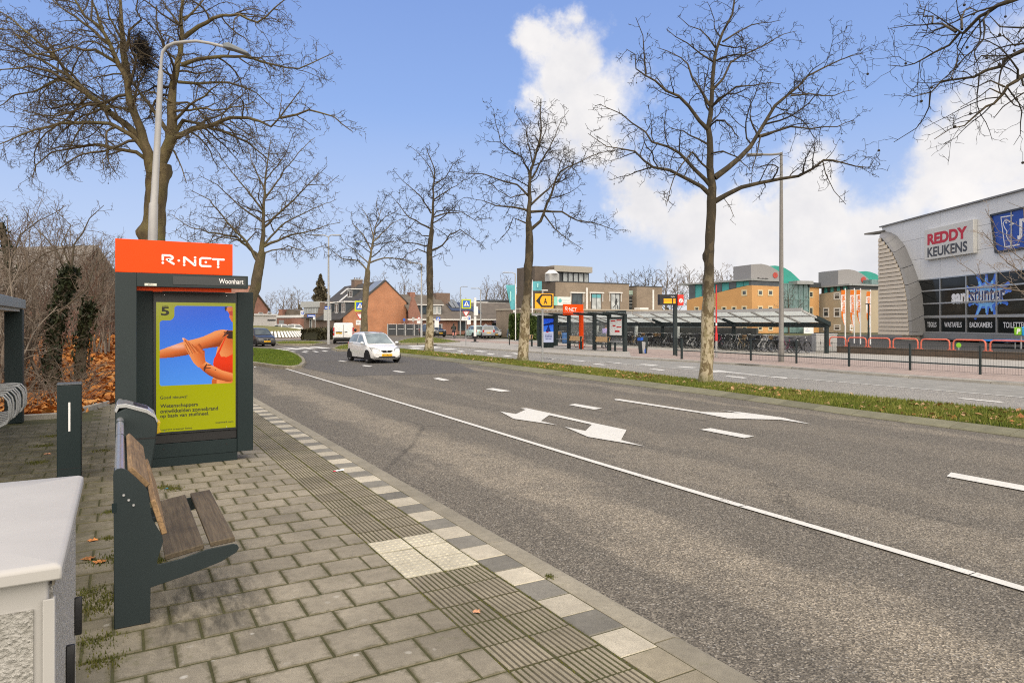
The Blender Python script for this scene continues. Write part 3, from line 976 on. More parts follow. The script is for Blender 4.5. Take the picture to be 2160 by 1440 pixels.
 # ---------------------------------------------------------------- litter bin hooked on the rail
YB=7.55
bin_=thing('litter_bin','grey wedge shaped litter bin with pale rim hung between bench and advertising display','litter bin',(.35,YB,0))
bz=lambda pts:[(lambda q:(q[0]-.35,q[1]))(on_y(x/2.25,800+y/2.25,YB))for x,y in pts]
mb=MB(); mb.xz(bz([(548,160),(600,135),(690,150),(738,185),(748,215),(740,290),(712,468),(640,468),(560,330)]),0,.40)
mb.build('body',STEEL2,bin_,bevel=.012)
mb=MB(); mb.xz(bz([(542,150),(556,118),(600,116),(700,142),(738,168),(750,200),(744,206),(733,182),(695,160),(598,134),(566,136),(552,160)]),-.008,.408)
mb.build('rim',ALU,bin_,bevel=.004)
a,c=bz([(640,142)])[0],bz([(700,158)])[0]
a,c=bz([(636,125)])[0],bz([(705,144)])[0]
mb=MB(); mb.prism([(a[0],.08,a[1]+.0035),(c[0],.08,c[1]+.0035),(c[0],.33,c[1]+.0035),(a[0],.33,a[1]+.0035)],(0,0,.003)); mb.build('opening',BLACK,bin_)
mb=MB()
a=bz([(742,275)])[0]; mb.box(a[0]-.3,a[0]+.006,-.004,.404,a[1]-.006,a[1]+.006)
mb.build('strap',BLACK,bin_)
mb=MB()
k=bz([(742,202),(766,208),(758,235),(768,258),(744,268)])
mb.xz(k,.1,.3); mb.build('bin_bag',BAGY,bin_,bevel=.008)
# ---------------------------------------------------------------- bollard with white stripe
bol=thing('bollard','dark green square bollard with a thin white stripe between leaf bed and cabinet','bollard',(-.545,9.95,0))
mb=MB(); mb.box(-.125,.125,-.10,.10,0,1.135); mb.build('body',STEEL,bol,bevel=.008)
mb=MB(); mb.box(-.128,.128,-.103,.103,1.138,1.16); mb.build('cap',mat('slate_cap',(.09,.10,.11),.5,var=.5,scale=60),bol,bevel=.004)
mb=MB(); mb.box(-.008,.013,-.1035,-.1003,.58,.93); mb.build('stripe',WHITEPRINT,bol)
mb=MB(); mb.box(-.127,.127,-.1015,-.1003,.125,.131); mb.build('base_joint',BLACK,bol)
# ---------------------------------------------------------------- near bus shelter
SY=9.5
sh=thing('bus_shelter','dark bus shelter frame topped by a large orange name panel beside the advertising display','bus shelter',(-.06,SY,0))
for k,yo in enumerate((0,2.25,4.5)):
 mb=MB(); mb.box(0,.225,yo-.06,yo+.06,0,2.50); mb.build('post',STEEL2,sh,bevel=.006)
 mb=MB(); mb.box(.225,1.5,yo-.06,yo+.06,2.335 if k==0 else 2.36,2.5); mb.build('roof_beam',STEEL2,sh,bevel=.005)
mb=MB(); mb.box(.18,1.48,.065,4.44,2.41,2.43)
mb.build('roof_glass',glass('roof_glass',(.30,.34,.34),.1,.45),sh)
mb=MB(); mb.box(.02,.06,.065,4.44,2.20,2.26); mb.box(.02,.06,.065,4.44,.42,.46)
mb.build('back_rail',STEEL2,sh)
mb=MB(); mb.box(.03,.045,.1,2.15,.5,2.18); mb.box(.03,.045,2.35,4.4,.5,2.18)
mb.build('back_glass',glass('clear_glass',(.42,.46,.46),.03,.16),sh)
sg=MB(); sg.box(.0,1.315,-.035,.035,2.503,2.905); sgo=sg.build('name_panel',ORANGE,sh,bevel=.004)
mb=MB(); a=on_y(1165/3.4286,480+185/3.4286,SY-.04); c=on_y(1622/3.4286,480+288/3.4286,SY-.04)
a2=on_y(1165/3.4286,480+275/3.4286,SY-.04)
rnet_logo(mb,a[0]+.06,c[0]+.06,(c[1]+a2[1])/2-.004,a[1]-.012,-.0375)
mb.build('logo',WHITEPRINT,sgo)
mb=MB(); mb.box(.07,1.315,.068,.105,2.29,2.6); mb.build('lower_panel',ORANGE,sh)
npl=MB(); npl.box(.62,1.47,-.066,-.0615,2.37,2.475); npo=npl.build('stop_name_plate',mat('plate_grey',(.034,.040,.042),.4,var=.05),sh)
mb=MB(); lettering(mb,'Woonhart',1.295,2.425,h=.062,w=.295,y=-.0675,bold=.012); mb.build('stop_name',WHITEPRINT,npo)
a=on_y(297,598,SY-.065); c=on_y(317,602,SY-.065)
mb=MB(); mb.box(.31,.44,-.0655,-.0615,2.345,2.375); tg=mb.build('number_tag',mat('tag_white',(.72,.72,.62),.5,var=.03),sh)
mb=MB(); lettering(mb,'27221',.375,2.36,h=.018,y=-.067); mb.build('tag_number',BLACKPRINT,tg)
mb=MB(); mb.box(.45,.60,2.0,2.12,0,2.42); mb.build('orange_post',ORANGE,sh)
# ---------------------------------------------------------------- poster print (flat artwork kept as colours on a fine grid)
def srgb(*c):
 return np.array([((v/255+.055)/1.055)**2.4 if v>10 else v/255/12.92 for v in c])
def raster(W,H):
 yy_,xx_=np.mgrid[0:H,0:W]
 X=102+(xx_+.5)/W*606; Y=130+(yy_+.5)/H*975
 im=np.zeros((H,W,3))+srgb(168,172,4)
 pts=np.column_stack([X.ravel(),Y.ravel()])
 def mask(poly):
  return inside(pts,poly).reshape(H,W)
 def rr(x0,y0,x1,y1,r):
  dx=np.maximum(np.maximum(x0+r-X,X-(x1-r)),0); dy=np.maximum(np.maximum(y0+r-Y,Y-(y1-r)),0)
  return(dx*dx+dy*dy)<r*r
 ph=rr(127,155,687,757,18)
 notch=rr(40,60,236,268,46)|((X>230)&(X<252)&(Y<175)&((X-256)**2+(Y-177)**2>400))|((Y>262)&(Y<284)&(X<148)&((X-149)**2+(Y-288)**2>420))
 ph&=~notch
 k=((Y-155)/600)[...,None]
 im=np.where(ph[...,None],srgb(38,100,235)*(1-k)+srgb(82,152,246)*k,im)
 def paint(poly,fn):
  nonlocal im
  m=mask(poly)&ph
  im=np.where(m[...,None],fn,im)
 dark,midc,lite,hot=srgb(150,62,22),srgb(222,112,52),srgb(248,160,96),srgb(252,200,190)
 def tone(t):
  t=np.clip(t,0,1)[...,None]
  return np.where(t<.5,dark*(1-2*t)+midc*2*t,midc*(2-2*t)+lite*(2*t-1))
 paint([(628,165),(660,158),(690,158),(690,284),(674,272),(664,250),(656,235),(662,222),(652,205),(640,190),(628,192)],tone(.75-(X-640)/160))
 paint([(655,196),(690,190),(690,232),(664,225),(656,212)],srgb(196,60,44))
 paint([(622,158),(640,160),(634,196),(624,188)],srgb(40,30,26))
 paint([(585,400),(610,345),(690,345),(690,760),(522,760),(530,700),(545,560),(565,480)],tone(.62-(X-640)/300+.12*np.sin(Y/38)))
 arm=[(127,490),(200,463),(300,430),(400,406),(450,392),(500,370),(545,348),(600,337),(650,343),(640,380),(608,420),(580,470),(520,476),(460,484),(400,510),(330,530),(240,544),(127,551)]
 mid_line=np.interp(X,[127,300,420,520,600,650],[520,482,450,415,385,365])
 paint(arm,tone(.62-(Y-mid_line)/85)*(1-.0))
 pale=np.exp(-((X-250)/70)**2-((Y-462)/18)**2)[...,None]
 m=(mask(arm)&ph)[...,None]
 im=np.where(m,im*(1-pale*.7)+hot*pale*.7,im)
 paint([(600,400),(640,345),(690,350),(690,412),(650,408),(634,396),(655,372)],srgb(60,28,26))
 paint([(612,356),(628,352),(640,378),(632,386)],srgb(120,60,40))
 paint([(556,528),(572,500),(628,392),(634,394),(580,520),(592,548),(640,552),(690,528),(690,678),(640,668),(580,648),(540,634),(530,606),(536,566)],srgb(238,56,14)*(1-.25*np.clip((Y-590)/80,0,1))[...,None])
 fore=[(402,600),(466,578),(530,618),(600,655),(690,684),(690,742),(640,744),(560,722),(500,692),(452,655)]
 ml=np.interp(X,[400,466,530,600,690],[618,620,656,688,712])
 paint(fore,tone(.6-(Y-ml)/80))
 hand=[(292,402),(306,398),(336,418),(362,442),(388,464),(404,470),(410,450),(424,444),(438,456),(446,490),(464,500),(466,545),(472,588),(418,628),(380,592),(346,530),(312,470),(306,430)]
 paint(hand,tone(.66-(X-370-(Y-480)*.45)/190+.16*np.sin((X*.8-Y*.62)/5.2)*(Y<520)))
 for a,b2 in(((316,418),(372,520)),((340,432),(392,508)),((366,450),(410,500)),((318,452),(350,524))):
  t=np.clip(((X-a[0])*(b2[0]-a[0])+(Y-a[1])*(b2[1]-a[1]))/((b2[0]-a[0])**2+(b2[1]-a[1])**2),0,1)
  dd=np.hypot(X-a[0]-t*(b2[0]-a[0]),Y-a[1]-t*(b2[1]-a[1]))
  im=np.where(((dd<2.2)&ph)[...,None],dark*1.1,im)
 for poly in([(455,632),(478,600),(484,604),(464,664)],[(480,606),(520,610),(518,616),(482,612)],[(470,630),(512,632),(510,637),(472,636)],[(540,645),(552,648),(548,656)]):
  paint(poly,srgb(96,50,34))
 paint([(522,716),(560,726),(556,760),(520,760)],tone(np.full_like(X,.35)))
 paint([(292,402),(304,399),(312,412),(300,416)],srgb(250,200,190))
 return im
PW,PH=190,300
im=raster(PW,PH)
def print_mat(name,emit):
 m=bpy.data.materials.new(name); m.use_nodes=True
 g=NT(m.node_tree); b=m.node_tree.nodes['Principled BSDF']
 a=g.n('ShaderNodeAttribute'); a.attribute_name='print'
 g.put(b.inputs['Base Color'],g.mix(1.0,a.outputs['Color'],(.4,.4,.4),'MULTIPLY')); g.put(b.inputs['Emission Color'],a.outputs['Color'])
 b.inputs['Emission Strength'].default_value=emit
 b.inputs['Roughness'].default_value=.12
 return m
SCREENMAT=print_mat('lit_poster',.30)
def print_mesh(name,im,x0,x1,z0,z1,y,m):
 H,W=im.shape[:2]
 gx,gz=np.meshgrid(np.linspace(x0,x1,W+1),np.linspace(z1,z0,H+1))
 V=np.stack([gx,np.full_like(gx,y),gz],-1).reshape(-1,3)
 i,j=np.mgrid[0:H,0:W]
 a=i*(W+1)+j
 Q=np.stack([a+W+1,a+W+2,a+1,a],-1).reshape(-1,4)
 me=np_mesh(name,V,Q,None,m)
 at_=me.color_attributes.new('print','FLOAT_COLOR','CORNER')
 cols=np.ones((H*W,4,4),np.float32); cols[:,:,:3]=im.reshape(-1,1,3)
 at_.data.foreach_set('color',cols.ravel())
 return me
MY=10.05
mup=thing('advertising_display','tall backlit advertising display with a lime and blue sunscreen poster beside the bench','advertising display',(.157,MY,0))
mx=mup.location.x
mb=MB(); mb.box(0,.205,.0,.24,.10,2.315); mb.build('left_post',STEEL,mup,bevel=.006)
mb=MB(); mb.box(1.235,1.443,.0,.24,.12,2.315); mb.build('right_post',STEEL,mup,bevel=.006)
mb=MB(); mb.box(.2,1.24,.02,.22,.0,.118); mb.build('plinth',STEEL,mup,bevel=.003)
mb=MB(); mb.box(.208,1.232,.012,.22,.12,.30); fp=mb.build('lower_panel',STEEL,mup,bevel=.003)
mb=MB()
for x in(.33,1.1):mb.lathe([(.012,.0105),(.010,.008),(1e-7,.008)],10,'y',(x,0,.235))
mb.build('lock',BLACK,fp,kind='stuff')
mb=MB(); mb.box(.208,1.232,.030,.21,.303,.42); mb.build('vent_panel',BLACK,mup,bevel=.004)
mb=MB(); mb.box(.208,1.232,.012,.22,.424,2.300); frm=mb.build('screen_frame',mat('screen_frame',(.018,.021,.021),.3,var=.05),mup,bevel=.004)
mb=MB()
for x in(.34,1.1):
 for z in(.47,2.26):mb.lathe([(.007,.0115),(.006,.009),(1e-7,.009)],8,'y',(x,0,z))
mb.build('screw',SCREW,frm,kind='stuff')
sx0,sz1=on_y(329.5,637,MY); sx1,sz0=on_y(497,901,MY)
sx0-=mx; sx1-=mx
z_l=on_y(329.5,912,MY)[1]
sz0=(sz0+z_l)/2
pm=print_mesh('poster',im,sx0,sx1,sz0,sz1,.0095,SCREENMAT)
pst=link_mesh('poster',pm,mup)
POSTTXT=mat('poster_text',(.02,.022,.01),.4,var=.02)
U=lambda x:sx0+(x-102)/606*(sx1-sx0)
V_=lambda y:sz1+(y-130)/972*(sz0-sz1)
kx=(sx1-sx0)/606
mb=MB(); lettering(mb,'5',U(167),V_(197),h=68*kx*1.06,w=62*kx,y=.0085,bold=.03); mb.build('text_line',POSTTXT,pst)
mb=MB(); lettering(mb,'imagine',U(167),V_(156),w=46*kx,h=8*kx,y=.0085,bold=.03); mb.build('text_line',POSTTXT,pst)
mb=MB(); lettering(mb,'Goed nieuws!',U(130),V_(843),w=202*kx,h=26*kx,y=.0085,bold=.012,align='l'); mb.build('text_line',POSTTXT,pst)
for s_,y_,w_,h_ in(('Wetenschappers',910,282,40),('ontwikkelden zonnebrand',945,438,33),('op basis van stuifmeel.',984,367,40)):
 mb=MB(); lettering(mb,s_,U(131),V_(y_),w=w_*kx,h=h_*kx,y=.0085,bold=.022,align='l'); mb.build('text_line',POSTTXT,pst)
mb=MB(); lettering(mb,'imagine5.com',U(550),V_(1058),w=140*kx,h=20*kx,y=.0085,bold=.015,align='l'); mb.build('text_line',POSTTXT,pst)
mb=MB(); lettering(mb,'Inspiring greener living',U(130),V_(1086),w=240*kx,h=22*kx,y=.0085,bold=.015,align='l'); mb.build('text_line',POSTTXT,pst)
# ---------------------------------------------------------------- cycle stand at the left edge
cs=thing('cycle_shelter','grey roofed cycle shelter end with a dark steel post at the left edge','cycle shelter',(-1.75,15.9,0))
mb=MB(); mb.box(-.14,.14,-.14,.14,0,2.14); mb.build('post',STEEL,cs,bevel=.01)
mb=MB(); mb.box(-.14,.14,-6.0,-5.72,0,2.14); mb.build('post',STEEL,cs,bevel=.01)
mb=MB(); mb.box(-3.4,.16,-7.4,.16,2.155,2.33); mb.build('roof',mat('zinc_roof',(.20,.24,.26),.4,.3,var=.1),cs,bevel=.01)
mb=MB(); mb.box(-3.3,.1,-7.3,.06,2.10,2.153); mb.build('roof_lining',mat('pale_lining',(.42,.42,.40),.6,var=.1),cs)
rk=thing('bicycle_rack','galvanised bicycle rack of bent hoops under the left shelter roof','bicycle rack',(-1.5,13.0,0))
hoop=MB(); hoop.tube([(-1.5,0,.30),(-1.5,0,.62),(-1.44,0,.70),(-.2,0,.79),(-.08,0,.77),(-.02,0,.69),(0,0,.6),(0,0,.42),(-.03,0,.34),(-.12,0,.29),(-.5,0,.25)],.015,8)
hm=hoop.mesh('hoop',GALV,True,60)
for k in range(9):
 link_mesh('hoop',hm,rk,loc=(RND.uniform(-.01,.01),k*.29,.0))
mb=MB(); mb.box(-.55,-.47,-.1,2.45,.20,.26); mb.box(-1.53,-1.47,-.1,2.45,.26,.30)
for yb in(0,1.15,2.3):
 mb.box(-.54,-.48,yb-.03,yb+.03,0,.2); mb.box(-1.53,-1.47,yb-.03,yb+.03,0,.26)
mb.build('base_rail',GALV,rk)
# concrete strip and the leaf bed behind the stop
bed=sheet('planting_bed',[(-40,16.4),(-.9,16.4),(-.15,18.5),(.4,19),(2.2,27),(2.2,40),(-40,60)],.02,SOIL,kind='structure')
kb=MB()
BEDK=[(-6.4,16.2),(-1.0,16.2),(-.22,18.2)]
for(xa,ya),(xb,yb)in zip(BEDK[:-1],BEDK[1:]):
 d=Vector((xb-xa,yb-ya)); L=d.length; d/=L; nn=Vector((-d.y,d.x))*.12
 m_=max(1,int(L/1.0))
 for j in range(m_):
  a=Vector((xa,ya))+d*(L*j/m_+.01); c=Vector((xa,ya))+d*(L*(j+1)/m_-.01)
  mb=MB(); mb.prism([(a.x,a.y,-.1),(c.x,c.y,-.1),(c.x+nn.x,c.y+nn.y,-.1),(a.x+nn.x,a.y+nn.y,-.1)],(0,0,.2)); mb.build('edging_stone',KERB_FAR,bed,bevel=.012,seg=1)
n=24000
P=np.column_stack([nrng.uniform(-9,1.6,n),16.45+nrng.random(n)**1.3*22,np.zeros(n)])
P=P[(P[:,0]<np.interp(P[:,1],[16.4,18.5,19,27,40],[-.9,-.15,.35,1.9,2.1]))]
hgt=.03+.10*(np.sin(P[:,0]*1.7)*np.sin(P[:,1]*1.3)*.5+.5)
P[:,2]=nrng.uniform(.02,1,len(P))*hgt+.01+np.clip((P[:,1]-18)/17,0,1)**1.2*1.15*np.clip((np.interp(P[:,1],[16.4,18.5,19,27,40],[-1.0,-.2,.3,1.8,1.9])-P[:,0])/1.2,0,1)
leaf_patch('leaf_litter',P,.085,LITTER,bed,.5)
bank=lambda y:.03+np.clip((np.asarray(y,float)-18)/17,0,1)**1.2*1.15
bys=np.linspace(16.5,40,24); bv=[]
for y in bys:
 xr_=float(np.interp(y,[16.4,18.5,19,27,40],[-1.0,-.2,.3,1.8,1.9]))
 bv+=[(-14,y,float(bank(y))),(-6,y,float(bank(y))+.1),(xr_-1.2,y,float(bank(y))),(xr_,y,.024)]
mb=MB(); mb.add(bv,[(4*i+j,4*i+j+1,4*i+j+5,4*i+j+4)for i in range(23)for j in range(3)])
mb.build('litter_ground',mat('litter_brown',(.33,.14,.045),.9,var=.45,scale=4),bed,True)
# a few leaves that stand out on the paving
LEAF1=mat('orange_leaf',(.52,.20,.05),.7,var=.35,scale=20)
def big_leaf(label,px,py,s,rz,m=LEAF1,z=.004):
 p=ground(px,py,z)
 out=[(0,-1),(.18,-.5),(.7,-.62),(.52,-.25),(1,.1),(.55,.2),(.5,.62),(.18,.45),(0,1),(-.18,.45),(-.5,.62),(-.55,.2),(-1,.1),(-.52,-.25),(-.7,-.62),(-.18,-.5)]
 mb=MB(); vs=[(0,0,.10*s)]+[(x*s,y*s,(.02+.16*abs(sin(i*1.9)))*s)for i,(x,y)in enumerate(out)]
 mb.add(vs,[(0,1+i,1+(i+1)%16)for i in range(16)])
 o=mb.build('fallen_leaf',m,smooth=False,loc=p); o.rotation_euler=(0,0,rz)
 tag(o,label,'leaf','fallen leaves lying on the pavement')
big_leaf('small pale orange leaf lying on the ribbed paving near the kerb',1005,1289,.035,.4,mat('pale_leaf',(.6,.30,.16),.7,var=.2,scale=20))
big_leaf('orange leaf on the mossy paving left of the bench post, the farther one',195,1139,.055,1.2)
big_leaf('brown orange leaf on the moss between cabinet and bench, the nearer one',210,1185,.06,2.6)
big_leaf('curled brown leaf beside the orange one between cabinet and bench',186,1178,.06,.3,mat('brown_leaf',(.3,.12,.03),.7,var=.3,scale=20))
big_leaf('pale leaf on the mossy strip left of the dark bollard',100,957,.06,1.0,mat('pale_leaf',(.6,.3,.16)))
lt=MB(); p=ground(716,992,.004)
lt.add([(-.06,-.02,0),(.055,-.025,.004),(.06,.02,.012),(-.055,.016,.006)],[(0,1,2,3)])
o=lt.build('paper_scrap',WHITEPRINT,loc=p); tag(o,'small white paper scrap with red corner dropped on the ribbed paving','litter');
lt=MB(); lt.add([(-.085,-.03,0.001),(-.05,-.034,.002),(-.05,.01,.006),(-.08,.012,.004)],[(0,1,2,3)]); lt.build('red_corner',REDPAINT,o)
lt=MB(); p=ground(350,1030,.004); lt.add([(-.02,-.01,0),(.025,-.012,.003),(.02,.014,.008)],[(0,1,2)]); o=lt.build('wrapper',mat('blue_wrapper',(.02,.25,.4),.3),loc=p)
tag(o,'tiny blue wrapper near the moss tuft at the display foot','litter')
# moss and grass tufts in the joints
def tufts(name,spots,per,spread,h,m=None):
 P=[]
 for x,y,k in spots:
  c=int(per*k)
  P.append(np.column_stack([nrng.normal(x,spread*k,c),nrng.normal(y,spread*k,c),np.zeros(c)-.004]))
 P=np.concatenate(P)
 return turf_patch(name,P,h,.005,m or LAWN,walk)
gp=lambda px,py,k=1:(*ground(px,py)[:2],k)
tufts('moss_tuft',[gp(216,1182,1.4),gp(190,1250,1.3),gp(228,1262,1.2),(-.12,4.75,1.2),(-.16,5.3,1.2),(-.1,4.45,1.1),gp(345,1028,1),gp(365,1031,.8),gp(338,1182,.6),gp(232,1080,.8),gp(216,950,1.2),gp(92,940,1.4),gp(80,975,1.3),gp(105,920,1.2),gp(1160,1217,.4),gp(230,1135,.7)],190,.055,.024,blade_mat('moss_tufts',[(.05,.06,.012),(.08,.09,.016),(.12,.12,.025),(.16,.13,.04)]))
js=[]
for r in range(0,70):
 for xj in(2.146,1.834,2.455):
  if RND.random()<.8:js.append((xj+RND.gauss(0,.003),2.2+r*.16+RND.uniform(-.08,.08),1))
P=np.concatenate([np.column_stack([nrng.normal(x,.005,26),nrng.normal(y,.07,26),np.full(26,-.008)])for x,y,k in js])
turf_patch('joint_moss',P,.011,.004,blade_mat('moss_blades',[(.09,.095,.015),(.13,.135,.02),(.18,.17,.04)]),walk)
# ================================================================ bare trees
def bark_plane():
 m=bpy.data.materials.new('plane_bark'); m.use_nodes=True
 g=NT(m.node_tree); b=m.node_tree.nodes['Principled BSDF']
 p=g.n('ShaderNodeNewGeometry').outputs['Position']
 z=g.sep(p)[2]
 ps=g.scale(p,(1,1,.55))
 n1=g.noise(ps,5.5,5,.6,.5); n2=g.noise(ps,9.0,4,.55,.4); n3=g.noise(p,40,4,.65)
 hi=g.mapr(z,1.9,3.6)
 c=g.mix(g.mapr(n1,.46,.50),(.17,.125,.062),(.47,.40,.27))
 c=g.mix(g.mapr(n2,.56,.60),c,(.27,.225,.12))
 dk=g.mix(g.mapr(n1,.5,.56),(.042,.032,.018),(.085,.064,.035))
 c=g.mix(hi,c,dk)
 c=g.mix(g.mapr(n3,.4,.7,0,.35),c,(.07,.055,.03))
 c=g.mix(g.mapr(z,.35,.05,0,.7),c,(.09,.10,.03))
 g.put(b.inputs['Base Color'],c); b.inputs['Roughness'].default_value=.85
 g.put(b.inputs['Normal'],g.bump(g.math('ADD',n1,g.math('MULTIPLY',n3,.4)),.5,.03))
 return m
PLANE=bark_plane()
def bark(name,c1,c2,green=.4):
 m=bpy.data.materials.new(name); m.use_nodes=True
 g=NT(m.node_tree); b=m.node_tree.nodes['Principled BSDF']
 p=g.n('ShaderNodeNewGeometry').outputs['Position']
 n1=g.noise(g.scale(p,(1,1,.5)),3.5,6,.65,.4); n2=g.noise(p,1.2,4,.6); n3=g.noise(p,25,4,.7)
 c=g.mix(g.mapr(n1,.36,.64),c1,c2)
 c=g.mix(g.mapr(n2,.45,.65,0,green),c,(.17,.16,.045))
 c=g.mix(g.mapr(n3,.45,.7,0,.5),c,tuple(x*.5 for x in c1))
 g.put(b.inputs['Base Color'],c); b.inputs['Roughness'].default_value=.85
 g.put(b.inputs['Normal'],g.bump(g.math('ADD',n1,n3),.6,.03))
 return m
BIGBARK=bark('old_plane_bark',(.07,.05,.024),(.165,.125,.06),.45)
TWIG=mat('dark_twigs',(.030,.023,.015),.85,var=.3,scale=1.5)
TWIG_BIG=mat('olive_twigs',(.075,.055,.028),.85,var=.35,scale=1.2)
TWIG_SHRUB=mat('shrub_twigs',(.135,.105,.078),.85,var=.35,scale=1.0)
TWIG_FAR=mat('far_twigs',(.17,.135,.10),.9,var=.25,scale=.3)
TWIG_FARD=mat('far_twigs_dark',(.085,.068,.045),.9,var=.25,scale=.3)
def tubes_np(branches,sides):
 """branches: list of (points [n,3], radii [n]); returns verts, quads; grouped by length for speed"""
 by={}
 for P,r in branches:
  by.setdefault(len(P),[]).append((P,r))
 Vs,Qs=[],[]; off=0
 ang=np.arange(sides)*2*pi/sides
 ca,sa=np.cos(ang),np.sin(ang)
 for n,lst in by.items():
  P=np.array([b[0]for b in lst],float); Rr=np.array([b[1]for b in lst],float)
  T=np.empty_like(P)
  T[:,1:-1]=P[:,2:]-P[:,:-2]; T[:,0]=P[:,1]-P[:,0]; T[:,-1]=P[:,-1]-P[:,-2]
  T/=np.linalg.norm(T,axis=2,keepdims=True)+1e-9
  ref=np.where(np.abs(T[:,:1,2:3])>.8,np.array([1.,0,0]),np.array([0,0,1.]))
  ref=np.broadcast_to(ref,T.shape)
  U=ref-T*(ref*T).sum(2,keepdims=True)
  U/=np.linalg.norm(U,axis=2,keepdims=True)+1e-9
  W=np.cross(T,U)
  ring=P[:,:,None,:]+Rr[:,:,None,None]*(U[:,:,None,:]*ca[None,None,:,None]+W[:,:,None,:]*sa[None,None,:,None])
  B=len(lst)
  Vs.append(ring.reshape(-1,3))
  b_,i_,j_=np.meshgrid(np.arange(B),np.arange(n-1),np.arange(sides),indexing='ij')
  base=off+b_*n*sides
  a=base+i_*sides+j_; c=base+i_*sides+(j_+1)%sides
  Qs.append(np.stack([a,c,c+sides,a+sides],-1).reshape(-1,4))
  off+=B*n*sides
 return np.concatenate(Vs),np.concatenate(Qs)
class Tree:
 def __init__(s,seed,wig=(.12,.22,.30,.38),trop=(.03,.02,.0,.0),dens=(1.5,2.6,4.2,6.0),ratio=(.42,.42,.42,.5),
 maxlvl=3,rmin=.004,spread=(45,75),minlen=.12,boost=False):
  s.r=random.Random(seed)
  s.wig,s.trop,s.dens,s.ratio,s.maxlvl,s.rmin,s.spread,s.minlen=wig,trop,dens,ratio,maxlvl,rmin,spread,minlen
  s.lv=[[]for _ in range(6)]
  s.boost=(1,1,1,1,1)
  if boost:
   s.boost=(1.1,1.05,.95,1.0,1); s.maxlvl=4 if seed==21 else 3
   s.dens=tuple(dens)+(0,); s.ratio=(ratio[0]*(1.28 if seed==21 else 1.0),ratio[1]*1.05,ratio[2]*1.05,ratio[3],.5)
 def limb(s,pts,r0,r1,lvl=0,kids=True,from_t=.12):
  """a limb along given points, resampled with a little irregularity, then clothed with side branches"""
  pts=[Vector(p)for p in pts]
  out=[]
  for a,b in zip(pts[:-1],pts[1:]):
   k=max(1,int((b-a).length/.35))
   for i in range(k):
    q=a.lerp(b,i/k)
    if out:q=q+Vector([s.r.gauss(0,.022)for _ in range(3)])
    out.append(q)
  out.append(pts[-1])
  n=len(out)
  rr=[r0+(r1-r0)*(i/(n-1))**.75 for i in range(n)]
  s.lv[lvl].append(([tuple(p)for p in out],rr))
  if kids:
   L=sum((b-a).length for a,b in zip(out[:-1],out[1:]))
   s.kids(out,rr,L,lvl,from_t)
 def kids(s,pts,rr,L,lvl,from_t=.2):
  if lvl>=s.maxlvl:return
  n=len(pts)
  cnt=L*s.dens[lvl]*s.boost[lvl]; cnt=int(cnt)+(s.r.random()<cnt%1)
  phase=s.r.uniform(0,6.28)
  for k in range(cnt):
   t=from_t+(1-from_t)*((k+s.r.random())/max(cnt,1))
   f=min(t*(n-1),n-1.001); i=int(f); q=pts[i].lerp(pts[i+1],f-i)
   d=(pts[i+1]-pts[i]).normalized()
   ax=d.orthogonal().normalized()
   phase+=2.4+s.r.gauss(0,.5)
   ax.rotate(Matrix.Rotation(phase,3,d))
   a=radians(s.r.uniform(*s.spread))
   cd=(d*cos(a)+ax*sin(a)).normalized()
   cl=L*s.ratio[lvl]*(1.15-.75*t)*s.r.uniform(.55,1.3)
   cl=max(cl,s.minlen)
   cr=max(s.rmin,rr[i]*s.r.uniform(.42,.62))
   cr=min(cr,max(s.rmin,cl*.018+.003))
   s.grow(q,cd,cl,cr,lvl+1)
 def grow(s,p,d,L,r0,lvl):
  n=max(3,min(9,int(L/(.22 if lvl<2 else .1))+2))
  step=L/n
  pts=[Vector(p)]; d=Vector(d)
  w=s.wig[min(lvl,3)]; tr=s.trop[min(lvl,3)]
  for i in range(n):
   d=d+Vector((s.r.gauss(0,w),s.r.gauss(0,w),s.r.gauss(0,w)+tr))
   d.normalize()
   pts.append(pts[-1]+d*step)
  rr=[max(s.rmin*.6,r0*(1-.72*i/n))for i in range(n+1)]
  s.lv[lvl].append(([tuple(q)for q in pts],rr))
  s.kids(pts,rr,L,lvl)
 def scaffold(s,base,h,r0,spread_r,nl,up=.8,first=.45):
  """trunk with a leader and whorled limbs, for trees without traced limbs"""
  base=Vector(base); top=base+Vector((s.r.gauss(0,.3),s.r.gauss(0,.3),h))
  tp=[base.lerp(top,i/6)+Vector((s.r.gauss(0,.08*i/3),s.r.gauss(0,.08*i/3),0))for i in range(7)]
  s.trunk_pts=tp
  s.lv[0].append(([tuple(q)for q in tp],[r0*(1-.85*i/6)for i in range(7)]))
  for k in range(nl):
   t=first+(1-first)*(k+s.r.random()*.6)/nl
   q=base.lerp(top,t); a=k*2.4+s.r.gauss(0,.4)
   rl=spread_r*(1.15-.8*(t-first)/(1-first))*s.r.uniform(.75,1.2)
   e=q+Vector((cos(a)*rl,sin(a)*rl,rl*up*s.r.uniform(.6,1.2)))
   m=q.lerp(e,.5)+Vector((s.r.gauss(0,.12*rl),s.r.gauss(0,.12*rl),-rl*.1))
   s.limb([q,m,e],r0*.42*(1.2-t),r0*.08,0)
 def crown_mesh(s,name,m,levels=(1,2,3,4),sides=(6,4,3,3,3)):
  Vs,Qs=[],[]; off=0
  for l in levels:
   if s.lv[l]:
    V,Q=tubes_np(s.lv[l],sides[min(l,4)])
    Vs.append(V); Qs.append(Q+off); off+=len(V)
  return np_mesh(name,np.concatenate(Vs),np.concatenate(Qs),None,m,True)
